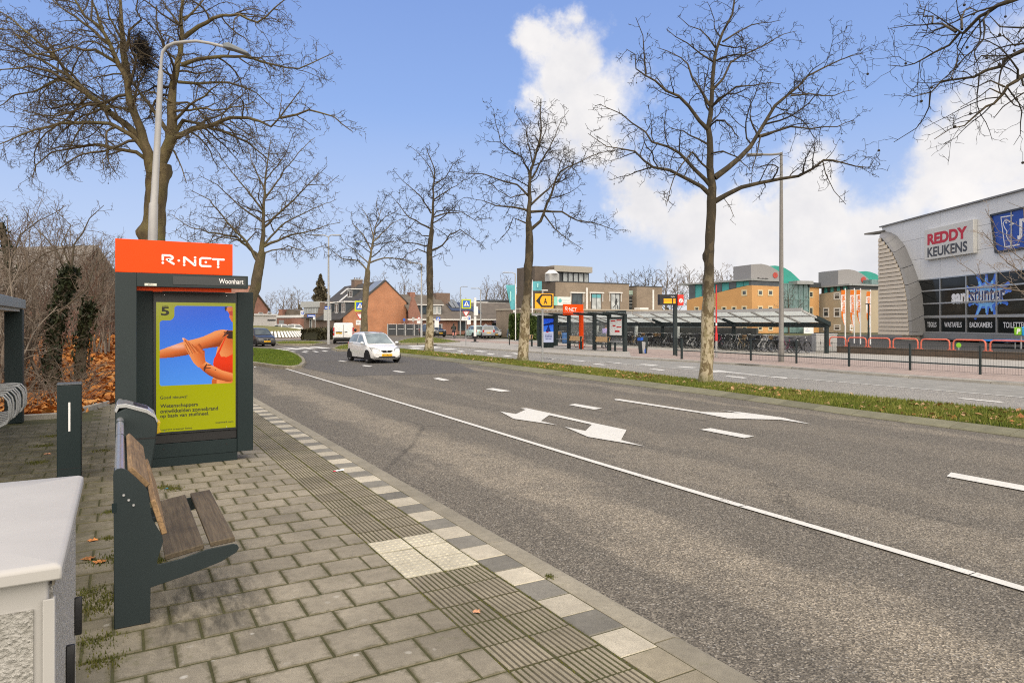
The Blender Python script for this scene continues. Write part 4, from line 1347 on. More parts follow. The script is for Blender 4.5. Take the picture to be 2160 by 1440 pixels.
 def wood_mesh(s,name,m,trunk=None,flare=1.35,sides=14,knots=()):
  Vs,Qs=[],[]; off=0
  V,Q=tubes_np(s.lv[0],8)if s.lv[0]else(np.zeros((0,3)),np.zeros((0,4),int))
  Vs.append(V); Qs.append(Q); off+=len(V)
  if trunk:
   pts,rads=trunk
   fine,rf=[],[]
   for(a,ra),(b,rb)in zip(list(zip(pts,rads))[:-1],list(zip(pts,rads))[1:]):
    a,b=Vector(a),Vector(b); k=max(1,int((b-a).length/.12))
    for i in range(k):
     fine.append(a.lerp(b,i/k)); rf.append(ra+(rb-ra)*i/k)
   fine.append(Vector(pts[-1])); rf.append(rads[-1])
   z0=pts[0][2]
   rf=[r*(1+(flare-1)*math.exp(-max(p.z-z0,0)/.28))for p,r in zip(fine,rf)]
   V,Q=tubes_np([([tuple(p)for p in fine],rf)],sides)
   V=V.reshape(len(fine),sides,3)
   C=np.array([tuple(p)for p in fine])
   rad=V-C[:,None]
   zz_=C[:,2:3]; aa=np.arange(sides)[None,:]*2*pi/sides
   lump=1+.07*np.sin(2*aa+zz_*1.7)+.05*np.sin(3*aa-zz_*3.1+1)+.04*np.sin(aa*5+zz_*7)
   for kz,ka,kh,ks in knots:
    da=np.angle(np.exp(1j*(aa-ka)))
    lump=lump+kh*np.exp(-((zz_-kz)/ks)**2-(da/.55)**2)
   V=(C[:,None]+rad*lump[...,None]).reshape(-1,3)
   Vs.append(V); Qs.append(Q+off)
  return np_mesh(name,np.concatenate(Vs),np.concatenate(Qs),None,m,True)
def tree_thing(t,label,base,wood,twig,trunk=None,group=None,cat='tree',name='plane_tree',flare=1.35,knots=(),balls=0):
 root=thing(name,label,cat,base,0,group)
 inv=Vector(base)
 w=link_mesh('trunk',t.wood_mesh('trunk',wood,trunk,flare,knots=knots),root)
 c=link_mesh('crown',t.crown_mesh('crown',twig),root)
 for o in(w,c):o.location=-inv
 if balls:
  tips=[b[0][-1]for b in t.lv[3]]
  mb=MB()
  for k in range(balls):
   p=Vector(t.r.choice(tips)); q=p+Vector((0,0,-.16))
   mb.tube([p,q],.003,3,False); mb.ball(q,.022,6,4)
  o=mb.build('seed_balls',TWIG,root,kind='stuff'); o.location=-inv
 return root
def px_limb(path,Z,sc=1.0,ox=0.0,oy=0.0,dz=0.0):
 k=len(path)
 return[at_depth(ox+x/sc,oy+y/sc,Z+dz*(i/(k-1))**1.2)for i,(x,y)in enumerate(path)]
 # ---- first median tree, right of centre
ZT=21.3
t=Tree(3,boost=True,wig=(.1,.24,.34,.45),dens=(2.88,4.78,6.90,5.00),ratio=(.30,.42,.42,.5),trop=(0,.012,.01,0),rmin=.0088,minlen=.2)
o3=dict(sc=3.27,ox=1240,oy=0)
trunk=px_limb([(1489,808),(1491,760),(1492,700),(1494,640),(1495,580),(1497,520),(1499,470),(1501,425),(1503,397)],ZT)
trunk[0].z=-.02
lead=px_limb([(860,1300),(845,1150),(835,950),(832,880),(850,700),(865,550),(875,400),(890,340),(930,220),(990,100),(1000,0),(1040,-130)],ZT,**o3)
t.limb(lead,.125,.02,from_t=.3)
for path,r,dz in(
 ([(875,1390),(960,1340),(1050,1300),(1180,1265),(1330,1235),(1450,1215),(1560,1170),(1620,1110),(1700,1115),(1850,1145),(1950,1150),(1970,1110)],.085,-1.2),
 ([(875,1225),(960,1150),(1050,1090),(1130,1010),(1180,930),(1230,840),(1290,730),(1400,650),(1450,600),(1520,520),(1640,450),(1750,410),(1900,370)],.10,.8),
 ([(1180,940),(1290,905),(1400,880),(1550,880),(1720,870),(1840,830)],.045,1.4),
 ([(1400,660),(1540,655),(1700,665),(1840,620)],.03,.4),
 ([(855,1290),(800,1230),(730,1170),(680,1110),(620,1050),(540,1010),(460,975),(400,910),(300,850),(230,780),(130,740),(80,720)],.075,.9),
 ([(840,1340),(780,1290),(680,1235),(560,1170),(460,1150),(380,1110),(330,1050),(230,1030),(130,1010),(0,920)],.08,-.8),
 ([(825,890),(770,830),(700,740),(620,660),(540,620),(460,560),(400,515),(330,480),(320,380),(265,340)],.07,-1.0),
 ([(400,515),(400,400),(385,250),(330,120)],.03,-.3),
 ([(840,730),(780,620),(720,530),(690,450),(640,400),(550,350),(480,330)],.05,1.0),
 ([(860,730),(920,680),(1030,600),(1150,590),(1250,570),(1330,580)],.045,-1.5),
 ([(860,620),(930,540),(990,430),(1050,390),(1150,350),(1280,270),(1440,215)],.045,.7),
 ([(885,420),(960,390),(1050,375),(1160,380)],.028,1.0),
 ([(880,330),(830,260),(780,200),(700,180),(620,110)],.028,-.6),
 ([(930,290),(1030,220),(1120,170),(1330,140)],.03,.5),
 ([(870,430),(780,375),(680,300),(600,260),(540,200)],.032,-.5),
 ([(835,1000),(760,960),(660,900),(560,880),(480,940)],.035,2.2),
 ([(845,1060),(930,1040),(1030,1090),(1120,1180)],.03,-2.4),
 ([(850,1180),(780,1130),(720,1050),(640,1150),(560,1300),(540,1420)],.035,-1.6),
 ([(940,1370),(970,1430),(1010,1500)],.012,-.3),
 ([(1190,940),(1170,1050),(1130,1160),(1130,1260)],.025,-.8),
 ([(1620,1110),(1640,1200),(1700,1320),(1780,1410)],.02,-.4)):
 t.limb(px_limb(path,ZT,dz=dz,**o3),r,.008,from_t=.22 if r>.04 else .08)
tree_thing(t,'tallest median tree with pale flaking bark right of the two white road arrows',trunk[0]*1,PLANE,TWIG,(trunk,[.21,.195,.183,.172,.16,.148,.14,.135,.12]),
 'bare plane trees along the median',knots=((3.95,2.2,.5,.12),(4.15,.3,.28,.1),(3.1,.4,.3,.1),(3.2,2.4,.22,.1),(4.9,.8,.3,.1),(2.4,5,.2,.1)),balls=10)
# ---- second
ZT=33.2
t=Tree(5,boost=True,wig=(.1,.24,.34,.45),dens=(2.64,4.64,6.30,5.00),ratio=(.34,.42,.42,.5),trop=(0,.01,.01,0),rmin=.0115,minlen=.24)
o2=dict(sc=3.27,ox=680,oy=300)
trunk=px_limb([(1103,763),(1106,700),(1109,650),(1113,606),(1116,545),(1117,499),(1115,468)],ZT); trunk[0].z=-.02
t.limb(px_limb([(1420,550),(1430,450),(1430,300),(1440,200),(1470,100),(1490,0),(1510,-140),(1508,-300)],ZT,**o2),.13,.02,from_t=.25)
for path,r,dz in(
 ([(1440,600),(1500,540),(1550,430),(1600,300),(1640,200),(1780,130),(1900,80),(2050,50)],.085,-1.2),([(1440,480),(1530,470),(1650,480),(1750,540),(1880,560),(2040,610)],.07,1.2),
 ([(1530,500),(1600,600),(1700,670),(1800,740)],.04,-.8),([(1420,470),(1330,450),(1200,440),(1100,400),(1020,390)],.06,-1.2),([(1420,370),(1340,290),(1250,270),(1100,215),(950,210),(880,200)],.055,1),
 ([(1410,560),(1320,520),(1290,600),(1200,700)],.04,.8),([(1440,430),(1530,350),(1620,260),(1720,170),(1740,60)],.06,1.6),([(1430,300),(1420,200),(1380,100),(1300,60),(1230,0),(1200,-120),(1180,-230)],.05,-1),
 ([(1445,250),(1500,150),(1560,50),(1600,-40),(1650,-150),(1700,-220)],.055,.6),([(1435,350),(1300,380),(1200,330),(1150,270)],.04,-1.6),([(1450,150),(1420,0),(1400,-100),(1340,-200)],.035,1.3),
 ([(1480,50),(1540,-80),(1560,-200)],.03,-1.2),([(1440,520),(1380,440),(1300,420)],.035,2)):
 t.limb(px_limb(path,ZT,dz=dz,**o2),r,.01,from_t=.2)
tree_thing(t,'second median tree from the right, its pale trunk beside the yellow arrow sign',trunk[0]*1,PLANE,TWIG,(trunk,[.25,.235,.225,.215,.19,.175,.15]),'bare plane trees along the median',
 knots=((4.6,2.2,.3,.12),(3.2,.4,.25,.1)),balls=6)
# ---- third
ZT=44.5
t=Tree(8,boost=True,wig=(.1,.25,.34,.45),dens=(2.42,4.35,5.40,4.00),ratio=(.36,.42,.42,.5),rmin=.0145,minlen=.28)
trunk=px_limb([(905,742),(907,680),(907,606),(906,560),(906,526),(911,483)],ZT); trunk[0].z=-.02
t.limb(px_limb([(755,600),(765,400),(770,250),(772,190),(750,120),(720,50)],ZT,**o2),.12,.02,from_t=.15)
for path,r,dz in(
 ([(755,745),(830,710),(880,640),(950,600),(1060,680),(1130,740)],.07,-1),([(750,720),(650,700),(560,690),(500,640)],.06,1),([(740,770),(660,740),(580,770),(530,850)],.05,-1),
 ([(755,600),(680,560),(600,520),(520,420),(450,345)],.065,.8),([(750,490),(680,380),(600,300),(530,240),(490,190)],.06,-1),([(765,400),(850,340),(930,300),(1000,240)],.05,1.2),
 ([(770,290),(850,240),(900,150),(990,90)],.045,-.8),([(770,250),(740,170),(690,100),(620,40)],.04,.9),([(760,520),(850,490),(960,480),(1060,540),(1160,520)],.055,1.5),
 ([(757,560),(830,520),(930,420),(980,380)],.05,-1.8),([(750,650),(690,640),(620,600),(560,560)],.045,2),([(745,800),(830,760),(840,830)],.03,0)):
 t.limb(px_limb(path,ZT,dz=dz,**o2),r,.012,from_t=.15)
tree_thing(t,'third median tree from the right, standing by the far end of the grass strip',trunk[0]*1,PLANE,TWIG,(trunk,[.28,.23,.21,.20,.19,.14]),'bare plane trees along the median')
# ---- fourth, in the refuge island behind the white car
ZT=57.0
t=Tree(12,boost=True,wig=(.1,.25,.34,.45),dens=(2.53,4.06,4.80,4.00),ratio=(.38,.42,.42,.5),rmin=.0165,minlen=.32)
trunk=px_limb([(766,727),(768,690),(769,650),(773,600),(776,569)],ZT); trunk[0].z=-.02
for path,r,dz in(([(315,880),(335,780),(345,690),(360,600),(400,480),(430,420)],.13,0),([(312,885),(250,820),(130,800),(60,740),(-10,720)],.08,1),([(330,830),(420,800),(540,800),(620,830),(700,850)],.08,-1),
 ([(335,740),(280,640),(210,560),(200,480)],.07,-1),([(345,690),(420,620),(480,560),(560,520)],.07,1),([(350,650),(330,560),(290,480),(250,440)],.05,1),([(365,590),(430,520),(520,470)],.05,-1.2),
 ([(325,840),(240,760),(150,690),(120,640)],.06,-1.6),([(340,720),(400,700),(500,690),(600,640)],.05,1.8),([(390,500),(370,430),(380,380)],.03,.2)):
 t.limb(px_limb(path,ZT,dz=dz,**o2),r,.015,from_t=.15)
tree_thing(t,'bare tree growing out of the traffic island behind the white hatchback',trunk[0]*1,bark('grey_bark',(.10,.08,.05),(.22,.17,.10),.3),TWIG,(trunk,[.31,.28,.26,.24,.21]),'bare plane trees along the median')
# ---- great plane tree at the left
ZT=24.6
t=Tree(21,boost=True,wig=(.1,.2,.30,.42),dens=(2.64,4.50,6.45,5.00),ratio=(.30,.42,.42,.5),trop=(0,-.045,-.06,-.04),rmin=.0085,minlen=.2,spread=(35,70))
o1=dict(sc=2.77,ox=0,oy=0)
trunk=px_limb([(322,800),(321,700),(322,600),(323,505),(326,440),(332,390),(336,345)],ZT); trunk[0].z=-.02
big=(
 ([(912,1120),(938,960),(960,900),(1000,810),(1008,700),(1000,560),(1030,430),(1050,300),(1060,200),(1055,100),(1070,0),(1080,-200)],.27,0.3),
 ([(985,880),(1020,800),(1130,750),(1230,730),(1350,690),(1450,690),(1580,735),(1630,690),(1700,600),(1760,520)],.13,-1.0),
 ([(985,870),(1015,790),(1080,705),(1180,730),(1300,770),(1450,830),(1600,960)],.10,1.2),
 ([(1060,380),(1150,345),(1300,325),(1450,335),(1600,390),(1750,400),(1950,310)],.085,1.0),
 ([(1075,220),(1150,150),(1300,90),(1400,85),(1500,130),(1600,50),(1700,-50)],.085,-1.2),
 ([(1025,700),(1100,620),(1200,560),(1320,450)],.06,-1.6),([(1640,690),(1740,670),(1800,640),(1950,680),(2060,770)],.05,-.4),
 ([(900,1110),(885,960),(840,830),(800,700),(760,600),(740,450),(690,370),(640,250),(590,160),(500,90),(440,0),(420,-150)],.24,-.8),
 ([(742,460),(722,300),(712,150),(702,0),(700,-180)],.15,.5),([(740,300),(760,180),(820,110),(790,60),(830,-60)],.06,-.6),
 ([(985,860),(975,770),(900,650),(830,560),(760,450),(700,380)],.11,.9),
 ([(885,970),(850,860),(820,800),(700,700),(560,590),(430,480),(330,340),(220,240),(90,130),(-60,20)],.16,1.2),
 ([(560,590),(430,500),(300,420),(170,390),(-40,410)],.09,-1.0),([(640,650),(500,530),(400,450),(250,350),(120,290),(-40,235)],.09,.7),
 ([(895,1000),(850,890),(770,790),(650,720),(520,715),(350,720),(200,760),(-20,850)],.12,-1.4),([(890,1010),(850,930),(790,890),(700,870),(560,845),(430,870),(300,890),(220,960),(190,1040)],.09,-.8),
 ([(1015,880),(1060,980),(1090,1070)],.035,-.3),([(600,170),(545,20),(520,-120)],.06,.5),([(690,370),(560,300),(420,280),(300,300),(160,330)],.07,-1.5),
 ([(640,260),(480,130),(330,30),(250,-60)],.07,1.2),([(1060,150),(980,60),(930,-40)],.05,1.0),([(1075,120),(1180,20),(1260,-80)],.05,.6),([(720,250),(640,100),(620,-60)],.05,-1),
 ([(1005,600),(900,540),(840,540)],.04,-1.5),([(780,640),(640,620),(480,680),(380,740),(300,860)],.06,1.8),([(1040,480),(1160,480),(1330,480),(1500,540),(1600,640)],.06,1.9),
 ([(1020,650),(1160,640),(1330,640),(1480,600)],.05,-2.2),([(430,480),(330,470),(200,540),(80,560),(-40,640)],.05,.5),([(330,340),(200,300),(60,180),(-60,160)],.05,-1),([(960,940),(900,1000),(860,1010)],.04,-.6))
for path,r,dz in big:
 L=px_limb(path,ZT,dz=dz,**o1)
 t.limb(L,r,.014,from_t=.35 if r>.14 else .15)
bigtree=tree_thing(t,'huge olive barked plane tree behind the orange shelter panel with a twig nest',trunk[0]*1,BIGBARK,TWIG_BIG,(trunk,[.52,.48,.43,.385,.37,.39,.37]),None,knots=((5.1,3.2,.4,.22),(7.3,.2,.25,.2),(6.6,1.5,.2,.2)),balls=30)
# the nest
nest=thing('bird_nest','shaggy dark twig nest hanging below the upper fork of the huge tree','nest',at_depth(300,108,24.2))
P=[]
r_=random.Random(4); br=[]
for k in range(1500):
 c_=Vector((r_.gauss(0,.16),r_.gauss(0,.16),r_.gauss(0,.33))); d=Vector((r_.gauss(0,1),r_.gauss(0,1),r_.gauss(0,.8))).normalized()
 c_.x+=c_.z*-.18
 L=r_.uniform(.12,.34); m_=c_+Vector((r_.gauss(0,.03),r_.gauss(0,.03),0))
 br.append(([tuple(c_-d*L/2),tuple(m_),tuple(c_+d*L/2)],[.006,.008,.005]))
V,Q=tubes_np(br,3)
link_mesh('twig_mass',np_mesh('twig_mass',V,Q,None,mat('nest_twigs',(.018,.013,.009),.9,var=.3)),nest,'stuff')
# ---- tree behind the display, on the lawn island
ZT=38.0
t=Tree(33,boost=True,wig=(.1,.22,.32,.42),dens=(2.64,4.35,5.55,4.00),ratio=(.36,.42,.42,.5),trop=(0,.0,-.02,-.02),rmin=.0115,minlen=.26)
trunk=px_limb([(517,737),(521,680),(529,635),(538,608),(546,565),(553,530)],ZT); trunk[0].z=-.02
for path,r,dz in(([(552,535),(556,480),(556,440),(560,380),(566,330),(572,285)],.15,0),([(546,555),(520,510),(480,470),(440,420),(400,400)],.10,-1),([(556,520),(600,500),(640,490),(690,475),(715,470)],.09,1),
 ([(556,480),(610,430),(650,390),(690,350)],.08,-1.2),([(548,545),(500,500),(440,490),(400,480),(362,452)],.09,1.4),([(558,450),(520,400),(480,350),(450,320)],.07,-.8),([(558,420),(600,360),(640,310),(665,290)],.06,1),
 ([(557,400),(530,340),(520,290)],.05,1.2),([(552,520),(600,470),(660,440),(710,420)],.07,2),([(556,470),(500,430),(460,390),(420,370)],.06,-2),([(560,380),(600,330),(620,280)],.04,-1),
 ([(550,535),(610,520),(650,530),(690,515)],.05,-1.5),([(520,510),(470,500),(420,520),(380,500)],.05,-1),([(650,390),(690,390),(715,370)],.03,0)):
 t.limb(px_limb(path,ZT,dz=dz),r,.013,from_t=.2)
tree_thing(t,'bare spreading tree on the grass island just behind the advertising display',trunk[0]*1,bark('olive_bark',(.08,.062,.036),(.155,.12,.068),.4),mat('brown_twigs',(.085,.064,.038),.85,var=.3),(trunk,[.36,.32,.29,.28,.25,.2]))
# ---- tree out of frame on the right whose branches hang into the picture
ZT=9.9
t=Tree(44,boost=True,wig=(.08,.2,.30,.42),dens=(2.53,4.64,6.60,5.00),ratio=(.26,.42,.42,.5),trop=(0,-.02,-.03,-.02),rmin=.0042,minlen=.13)
o4=dict(sc=4.8,ox=1800,oy=0)
tb=Vector((15.3,2.4,-.02)); crotch=tb+Vector((0,0,5.9))
trunk=[tb,tb+Vector((.05,0,2)),tb+Vector((0,.05,4)),crotch]
cp=project(crotch); cx,cy=(cp[0]-1800)*4.8,cp[1]*4.8
for path,r,dz in(
 ([(cx,cy),(3600,250),(2500,160),(1728,480),(1650,540),(1550,590),(1480,660),(1350,730),(1200,770),(1000,800),(900,840),(780,920),(600,980),(510,950)],.085,1.0),
 ([(cx,cy),(3700,0),(2600,-350),(1580,0),(1450,70),(1330,110),(1270,190),(1120,300),(1050,350),(950,440),(830,520),(700,580),(620,660),(510,680),(350,660)],.09,1.6),
 ([(1040,325),(900,280),(800,240),(700,230),(570,260),(370,290)],.02,1.6),([(cx,cy),(3500,560),(2400,520),(1728,760),(1650,820),(1540,880),(1500,950),(1430,1030),(1330,1090),(1200,1200),(1140,1270),(1000,1300),(820,1410)],.075,.4),
 ([(1100,300),(1130,100),(1230,95),(1340,105)],.018,1.6),([(780,930),(760,1050),(700,1180),(620,1300),(410,1440)],.012,1.2),([(800,240),(740,150),(660,0)],.012,1.6),
 ([(1530,880),(1380,820),(1250,850),(1060,830)],.014,.8),([(1500,950),(1380,900),(1250,980),(1080,1090)],.012,.5),([(2200,700),(1950,900),(1700,980),(1530,1110),(1420,1200)],.02,.6),([(2500,160),(2000,200),(1720,300),(1500,240),(1380,160)],.03,.5),
 ([(1600,560),(1500,560),(1330,570),(1230,640),(1110,720)],.014,1),([(1000,800),(970,760),(1020,640),(1060,500)],.012,1),([(2300,300),(1900,280),(1650,410),(1500,360),(1380,380),(1180,460)],.02,.8)):
 P=px_limb(path,ZT,dz=dz,**o4)
 if path[0]==(cx,cy):P[0]=crotch*1
 t.limb(P,r,.005,from_t=.3 if len(path)>9 else .1)
for a in(.2,1.1,5.2):
 t.limb([crotch,crotch+Vector((cos(a)*1.5,sin(a)*1.5,1.4)),crotch+Vector((cos(a)*3.4,sin(a)*3.4,2.8))],.08,.01)
t.limb([crotch,crotch+Vector((.2,.1,3)),crotch+Vector((.1,.3,6))],.1,.015)
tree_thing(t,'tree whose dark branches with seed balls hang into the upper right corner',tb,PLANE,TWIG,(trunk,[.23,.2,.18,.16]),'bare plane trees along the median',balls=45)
# ---------------------------------------------------------------- thicket at the left
IVY=blade_mat('ivy_leaves',[(.010,.013,.006),(.018,.024,.009),(.03,.036,.014),(.055,.058,.024)])
def shrub(seed,label,base,h,n_stem,spread_,twig,lean=(0,0),r0=.035,dens=(3.2,4.2,4.2,4)):
 t=Tree(seed,wig=(.14,.24,.32,.4),dens=dens,ratio=(.34,.42,.42,.5),trop=(.03,.03,.02,0),rmin=.0062,minlen=.2,spread=(22,55))
 base=Vector(base)
 for k in range(int(n_stem*1.15)):
  a=t.r.uniform(0,6.28); s_=spread_*sqrt(t.r.random())
  b0=base+Vector((t.r.gauss(0,.3),t.r.gauss(0,.3),0))
  e=base+Vector((cos(a)*s_+lean[0]*h,sin(a)*s_+lean[1]*h,h*t.r.uniform(.6,1.05)))
  m_=b0.lerp(e,.5)+Vector((t.r.gauss(0,.25),t.r.gauss(0,.25),.1*h))
  t.limb([b0,m_,e],r0*t.r.uniform(.6,1.2),.008,0)
 root=thing('bare_shrub',label,'shrub',base,0,'bare shrubs behind the cycle rack')
 for nm,me in(('stems',t.wood_mesh('stems',twig)),('twigs',t.crown_mesh('twigs',twig))):
  o=link_mesh(nm,me,root); o.location=-base
 return root
GREYTW=mat('grey_shrub_twigs',(.20,.165,.13),.85,var=.3)
REDTW=mat('red_shrub_twigs',(.115,.066,.044),.85,var=.3)
shp=lambda px,Z:(lambda p:(p.x,p.y,float(bank(p.y))if p.y>16.4 else 0))(at_depth(px,HY,Z))
shrub(51,'leftmost tangled bare shrub behind the cycle shelter post',shp(10,19),4.3,11,1.5,TWIG_SHRUB)
shrub(52,'tall bare shrub with pale twigs rising above the cycle shelter roof',shp(60,24),5.4,12,1.7,GREYTW)
shrub(53,'bare shrub leaning out between the bollard and the ivy trunk',shp(45,17),3.9,12,1.4,TWIG_SHRUB,(.12,0))
shrub(54,'fan of pale upright twigs right behind the shelter post',shp(196,33),4.7,16,1.5,GREYTW,(.16,0))
shrub(55,'reddish low shrub deep in the leaf bed left of the shelter post',shp(232,35),4.0,12,1.6,REDTW,(.1,0))
shrub(57,'thin brown shrub arching over the leaf bed behind the bollard',shp(128,21),3.4,9,1.2,REDTW,(.1,0))
shrub(58,'wide twiggy shrub closing the gap above the cycle rack',shp(-20,16),3.3,10,1.5,GREYTW)
shrub(59,'tall thin shrub behind the ivy trunk reaching above the tiled house',shp(108,27),5.6,12,2.0,TWIG_SHRUB)
shrub(60,'pale shrub at the far side of the leaf bed beside the tiled house',shp(160,35),5.2,11,2.4,GREYTW)
shrub(64,'sheaf of pale upright twigs in front of the tiled house',shp(212,25),4.2,9,.9,GREYTW)
shrub(56,'dense brown shrub at the back of the thicket by the left edge',shp(-30,28),5.6,12,2.0,REDTW)
def ivy_tree(seed,label,pts,rads,amount,limbs):
 t=Tree(seed,wig=(.12,.22,.3,.4),dens=(4.0,4.5,4.5,4),ratio=(.42,.45,.42,.5),rmin=.0065,minlen=.2)
 for L,r in limbs:t.limb([p+Vector((t.r.gauss(0,.12),t.r.gauss(0,.12),t.r.gauss(0,.06)))if 0<i_ else p for i_,p in enumerate(L)],r*.6,.007,0)
 root=tree_thing(t,label,Vector(pts[0]),TWIG_FARD,mat('thicket_twigs',(.11,.08,.055),.85,var=.3),(pts,rads),None,name='ivy_clad_tree')
 n_=amount; Pp=[]
 for k in range(n_):
  f=t.r.random()**.8*(len(pts)-1.001); i=int(f); q=Vector(pts[i]).lerp(Vector(pts[i+1]),f-i)
  Pp.append(q+Vector((t.r.gauss(0,.095),t.r.gauss(0,.095),t.r.gauss(0,.1))))
 V,Q4=leaves(np.array([tuple(p)for p in Pp]),.038,1.0)
 o=link_mesh('ivy',np_mesh('ivy',V,Q4,None,IVY),root,'stuff'); o.location=-Vector(pts[0])
Zi=17.2
pp=[at_depth(x,y,Zi)for x,y in((112,850),(108,790),(112,720),(124,660),(138,600),(150,570))]; pp[0].z=0
ivy_tree(61,'leaning ivy clad trunk in the thicket behind the bollard',pp,[.16,.14,.12,.11,.10,.07],3200,
 [([at_depth(*q,Zi)for q in((150,575),(170,520),(200,470),(230,430))],.05),([at_depth(*q,Zi+.5)for q in((140,600),(120,540),(90,480),(60,440))],.05),([at_depth(*q,Zi-.6)for q in((124,660),(165,600),(205,560),(238,530))],.05),
 ([at_depth(*q,Zi)for q in((150,575),(150,520),(140,470),(120,430))],.04)])
pp=[at_depth(x,y,Zi+1.8)for x,y in((168,790),(172,730),(182,680),(190,640))]; pp[0].z=0
ivy_tree(62,'shorter ivy covered stump right of the leaning ivy trunk',pp,[.14,.12,.09,.05],1500,[([at_depth(*q,Zi+1.8)for q in((182,680),(205,620),(225,560))],.05)])
pp=[at_depth(x,y,Zi+2.5)for x,y in((20,800),(24,700),(22,600),(12,520),(2,470))]; pp[0].z=0
ivy_tree(63,'dark slender trunk rising at the left edge above the cycle shelter',pp,[.14,.13,.11,.09,.07],500,[([at_depth(*q,Zi+2)for q in((18,560),(50,500),(90,470),(130,440))],.05),([at_depth(*q,Zi+2)for q in((20,600),(70,560),(110,530),(170,520))],.05)])
# low tangle of dead stems over the leaf bed
br=[]
for k in range(900):
 a=r_.uniform(-8.5,-.6); y0=r_.uniform(17,24)
 p=Vector((a,y0,.03+float(bank(y0)))); d=Vector((r_.gauss(0,.7),r_.gauss(0,.5),r_.uniform(.2,1))).normalized(); L=r_.uniform(.4,1.5)
 br.append(([tuple(p),tuple(p+d*L*.5+Vector((0,0,.08))),tuple(p+d*L+Vector((0,0,-.15*L)))],[.007,.006,.004]))
V,Q=tubes_np(br,3)
link_mesh('dead_stems',np_mesh('dead_stems',V,Q,None,TWIG_SHRUB),bed,'stuff')
# ================================================================ far side: pavement, kerb, fence
far_walk=sheet('far_pavement',[(float(fFK(y))+.1,y)for y in np.linspace(-20,56,24)]+[(26.5,60),(45,72),(90,72),(60,60),(44,48),(39.2,40),(39.2,-20)],.0,WALK_FAR,kind='structure')
sheet('cycle_path',[(24.6,-20),(24.9,12),(24.9,30),(28.9,35),(30.2,44),(29.5,60),(31,72),(34,72),(32.6,40),(31.8,20),(31.6,-20)],.004,PATH_RED,kind='structure')
ys_=np.arange(-12,55,2.6)
for ya,yb in zip(ys_[:-1],ys_[1:]):
 xa,xb=float(fFK(ya)),float(fFK(yb-.02))
 if not(in_frame((xa,ya,0),120)or in_frame((xb,yb,0),120)):continue
 mb=MB(); A=[(xa,ya,-.12),(xa+.04,ya,.012),(xa+.36,ya,.012),(xa+.36,ya,-.12)]; dx=Vector((xb-xa,yb-.02-ya,0))
 mb.prism(A,dx); mb.build('kerb_stone',KERB_FAR,far_walk,bevel=.012,seg=1)
def Yline(px,X):
 t=(px-1080)/F
 return X*(CT-t*ST)/(ST+t*CT)
def hgt(px,py,X,Y):
 return EH-(py-HY)*depth_of((X,Y))/F
FX=27.1
sheet('shaded_forecourt',[(39.25,-20),(39.25,40),(44,48),(70,66),(130,60),(130,-20)],.006,asphalt('shade_dark_asphalt',(.075,.07,.062),speck=.2),kind='structure')  # coloured dark so the ground below the soffit reads as a shaded recess
fence=thing('mesh_fence','dark steel wire mesh fence with square posts along the far cycle path','fence',(FX,0,0))
fy=[5.2,7.85,10.45,13.07,15.61,18.22,20.85,23.48,26.1,28.7]
for y in fy:
 mb=MB(); mb.box(-.035,.035,y-.035,y+.035,0,1.06); mb.build('post',STEEL2,fence,bevel=.004)
for a,c in zip(fy[:-1],fy[1:]):
 mb=MB(); mb.box(-.022,.022,a+.036,c-.036,.30,.35); mb.build('rail',STEEL2,fence)
 mb=MB(); k=int((c-a)/.085)
 for i in range(1,k):
  yy2=a+(c-a)*i/k; mb.tube([(0,yy2,.06),(0,yy2,.99)],.0035,3,False)
 for z in(.06,.62,.80,.99):mb.tube([(0,a,z),(0,c,z)],.005,3,False)
 mb.build('mesh_panel',STEEL2,fence,kind='stuff')
 # ---------------------------------------------------------------- lamps and masts
def lamp(label,px,py,top_py,r=.075,arms=((-1,1.2),),m=GALV,lean=0.0,head=.7,rise=.12,group='street lamps along the road',flat=True,curve=False):
 b=ground(px,py); Z=depth_of(b); h=EH-(top_py-HY)*Z/F
 root=thing('street_lamp',label,'street lamp',b,-TH,group)
 mb=MB(); mb.tube([(0,0,0),(0,0,.9),(0,0,.95),(lean*.5,0,h*.55),(lean,0,h)],[r*1.15,r*1.15,r,r*.8,r*.55],10); mb.build('pole',m,root,True)
 for sgn,L in arms:
  mb=MB(); mb.tube([(lean,0,h-.05),(lean+sgn*L*.5,0,h+rise),(lean+sgn*L,0,h+rise)],r*.45,6); mb.build('arm',m,root,True)
  x0=lean+sgn*L; x1=x0+sgn*head
  mb=MB(); mb.box(min(x0,x1),max(x0,x1),-.13,.13,h+rise-.05,h+rise+.05); mb.build('lamp_head',m,root,bevel=.03)
 return root
 # near lamp with swan neck in front of the great tree
Zl=19.6; bl=at_depth(320,690,Zl); bl.z=0
nl=thing('street_lamp','tall pale grey street lamp with curved arm in front of the huge tree','street lamp',bl,-TH,'street lamps along the road')
def lp(px,py):
 p=at_depth(px,py,Zl); d=p-bl
 return(d.x*CT-d.y*ST,0,d.z)
mb=MB(); mb.tube([lp(319.5,HY+1.9*F/Zl),lp(322,505),lp(324,430),lp(325,428),lp(333,280),lp(339,150)],[.135,.125,.12,.10,.085,.07],14); mb.build('pole',mat('pale_grey_paint',(.36,.355,.35),.4,var=.06),nl,True)
mb=MB(); mb.tube([lp(339,152),lp(340,130),lp(343,110),lp(352,98),lp(368,91),lp(390,88.5),lp(414,87),lp(440,91),lp(478,100)],.042,10); mb.build('arm',MATS['pale_grey_paint'],nl,True)
mb=MB()
hp=[lp(474,99),lp(500,104),(lp(528,115))]
x0,z0=hp[0][0],hp[0][2]; x1,z1=hp[2][0],hp[2][2]
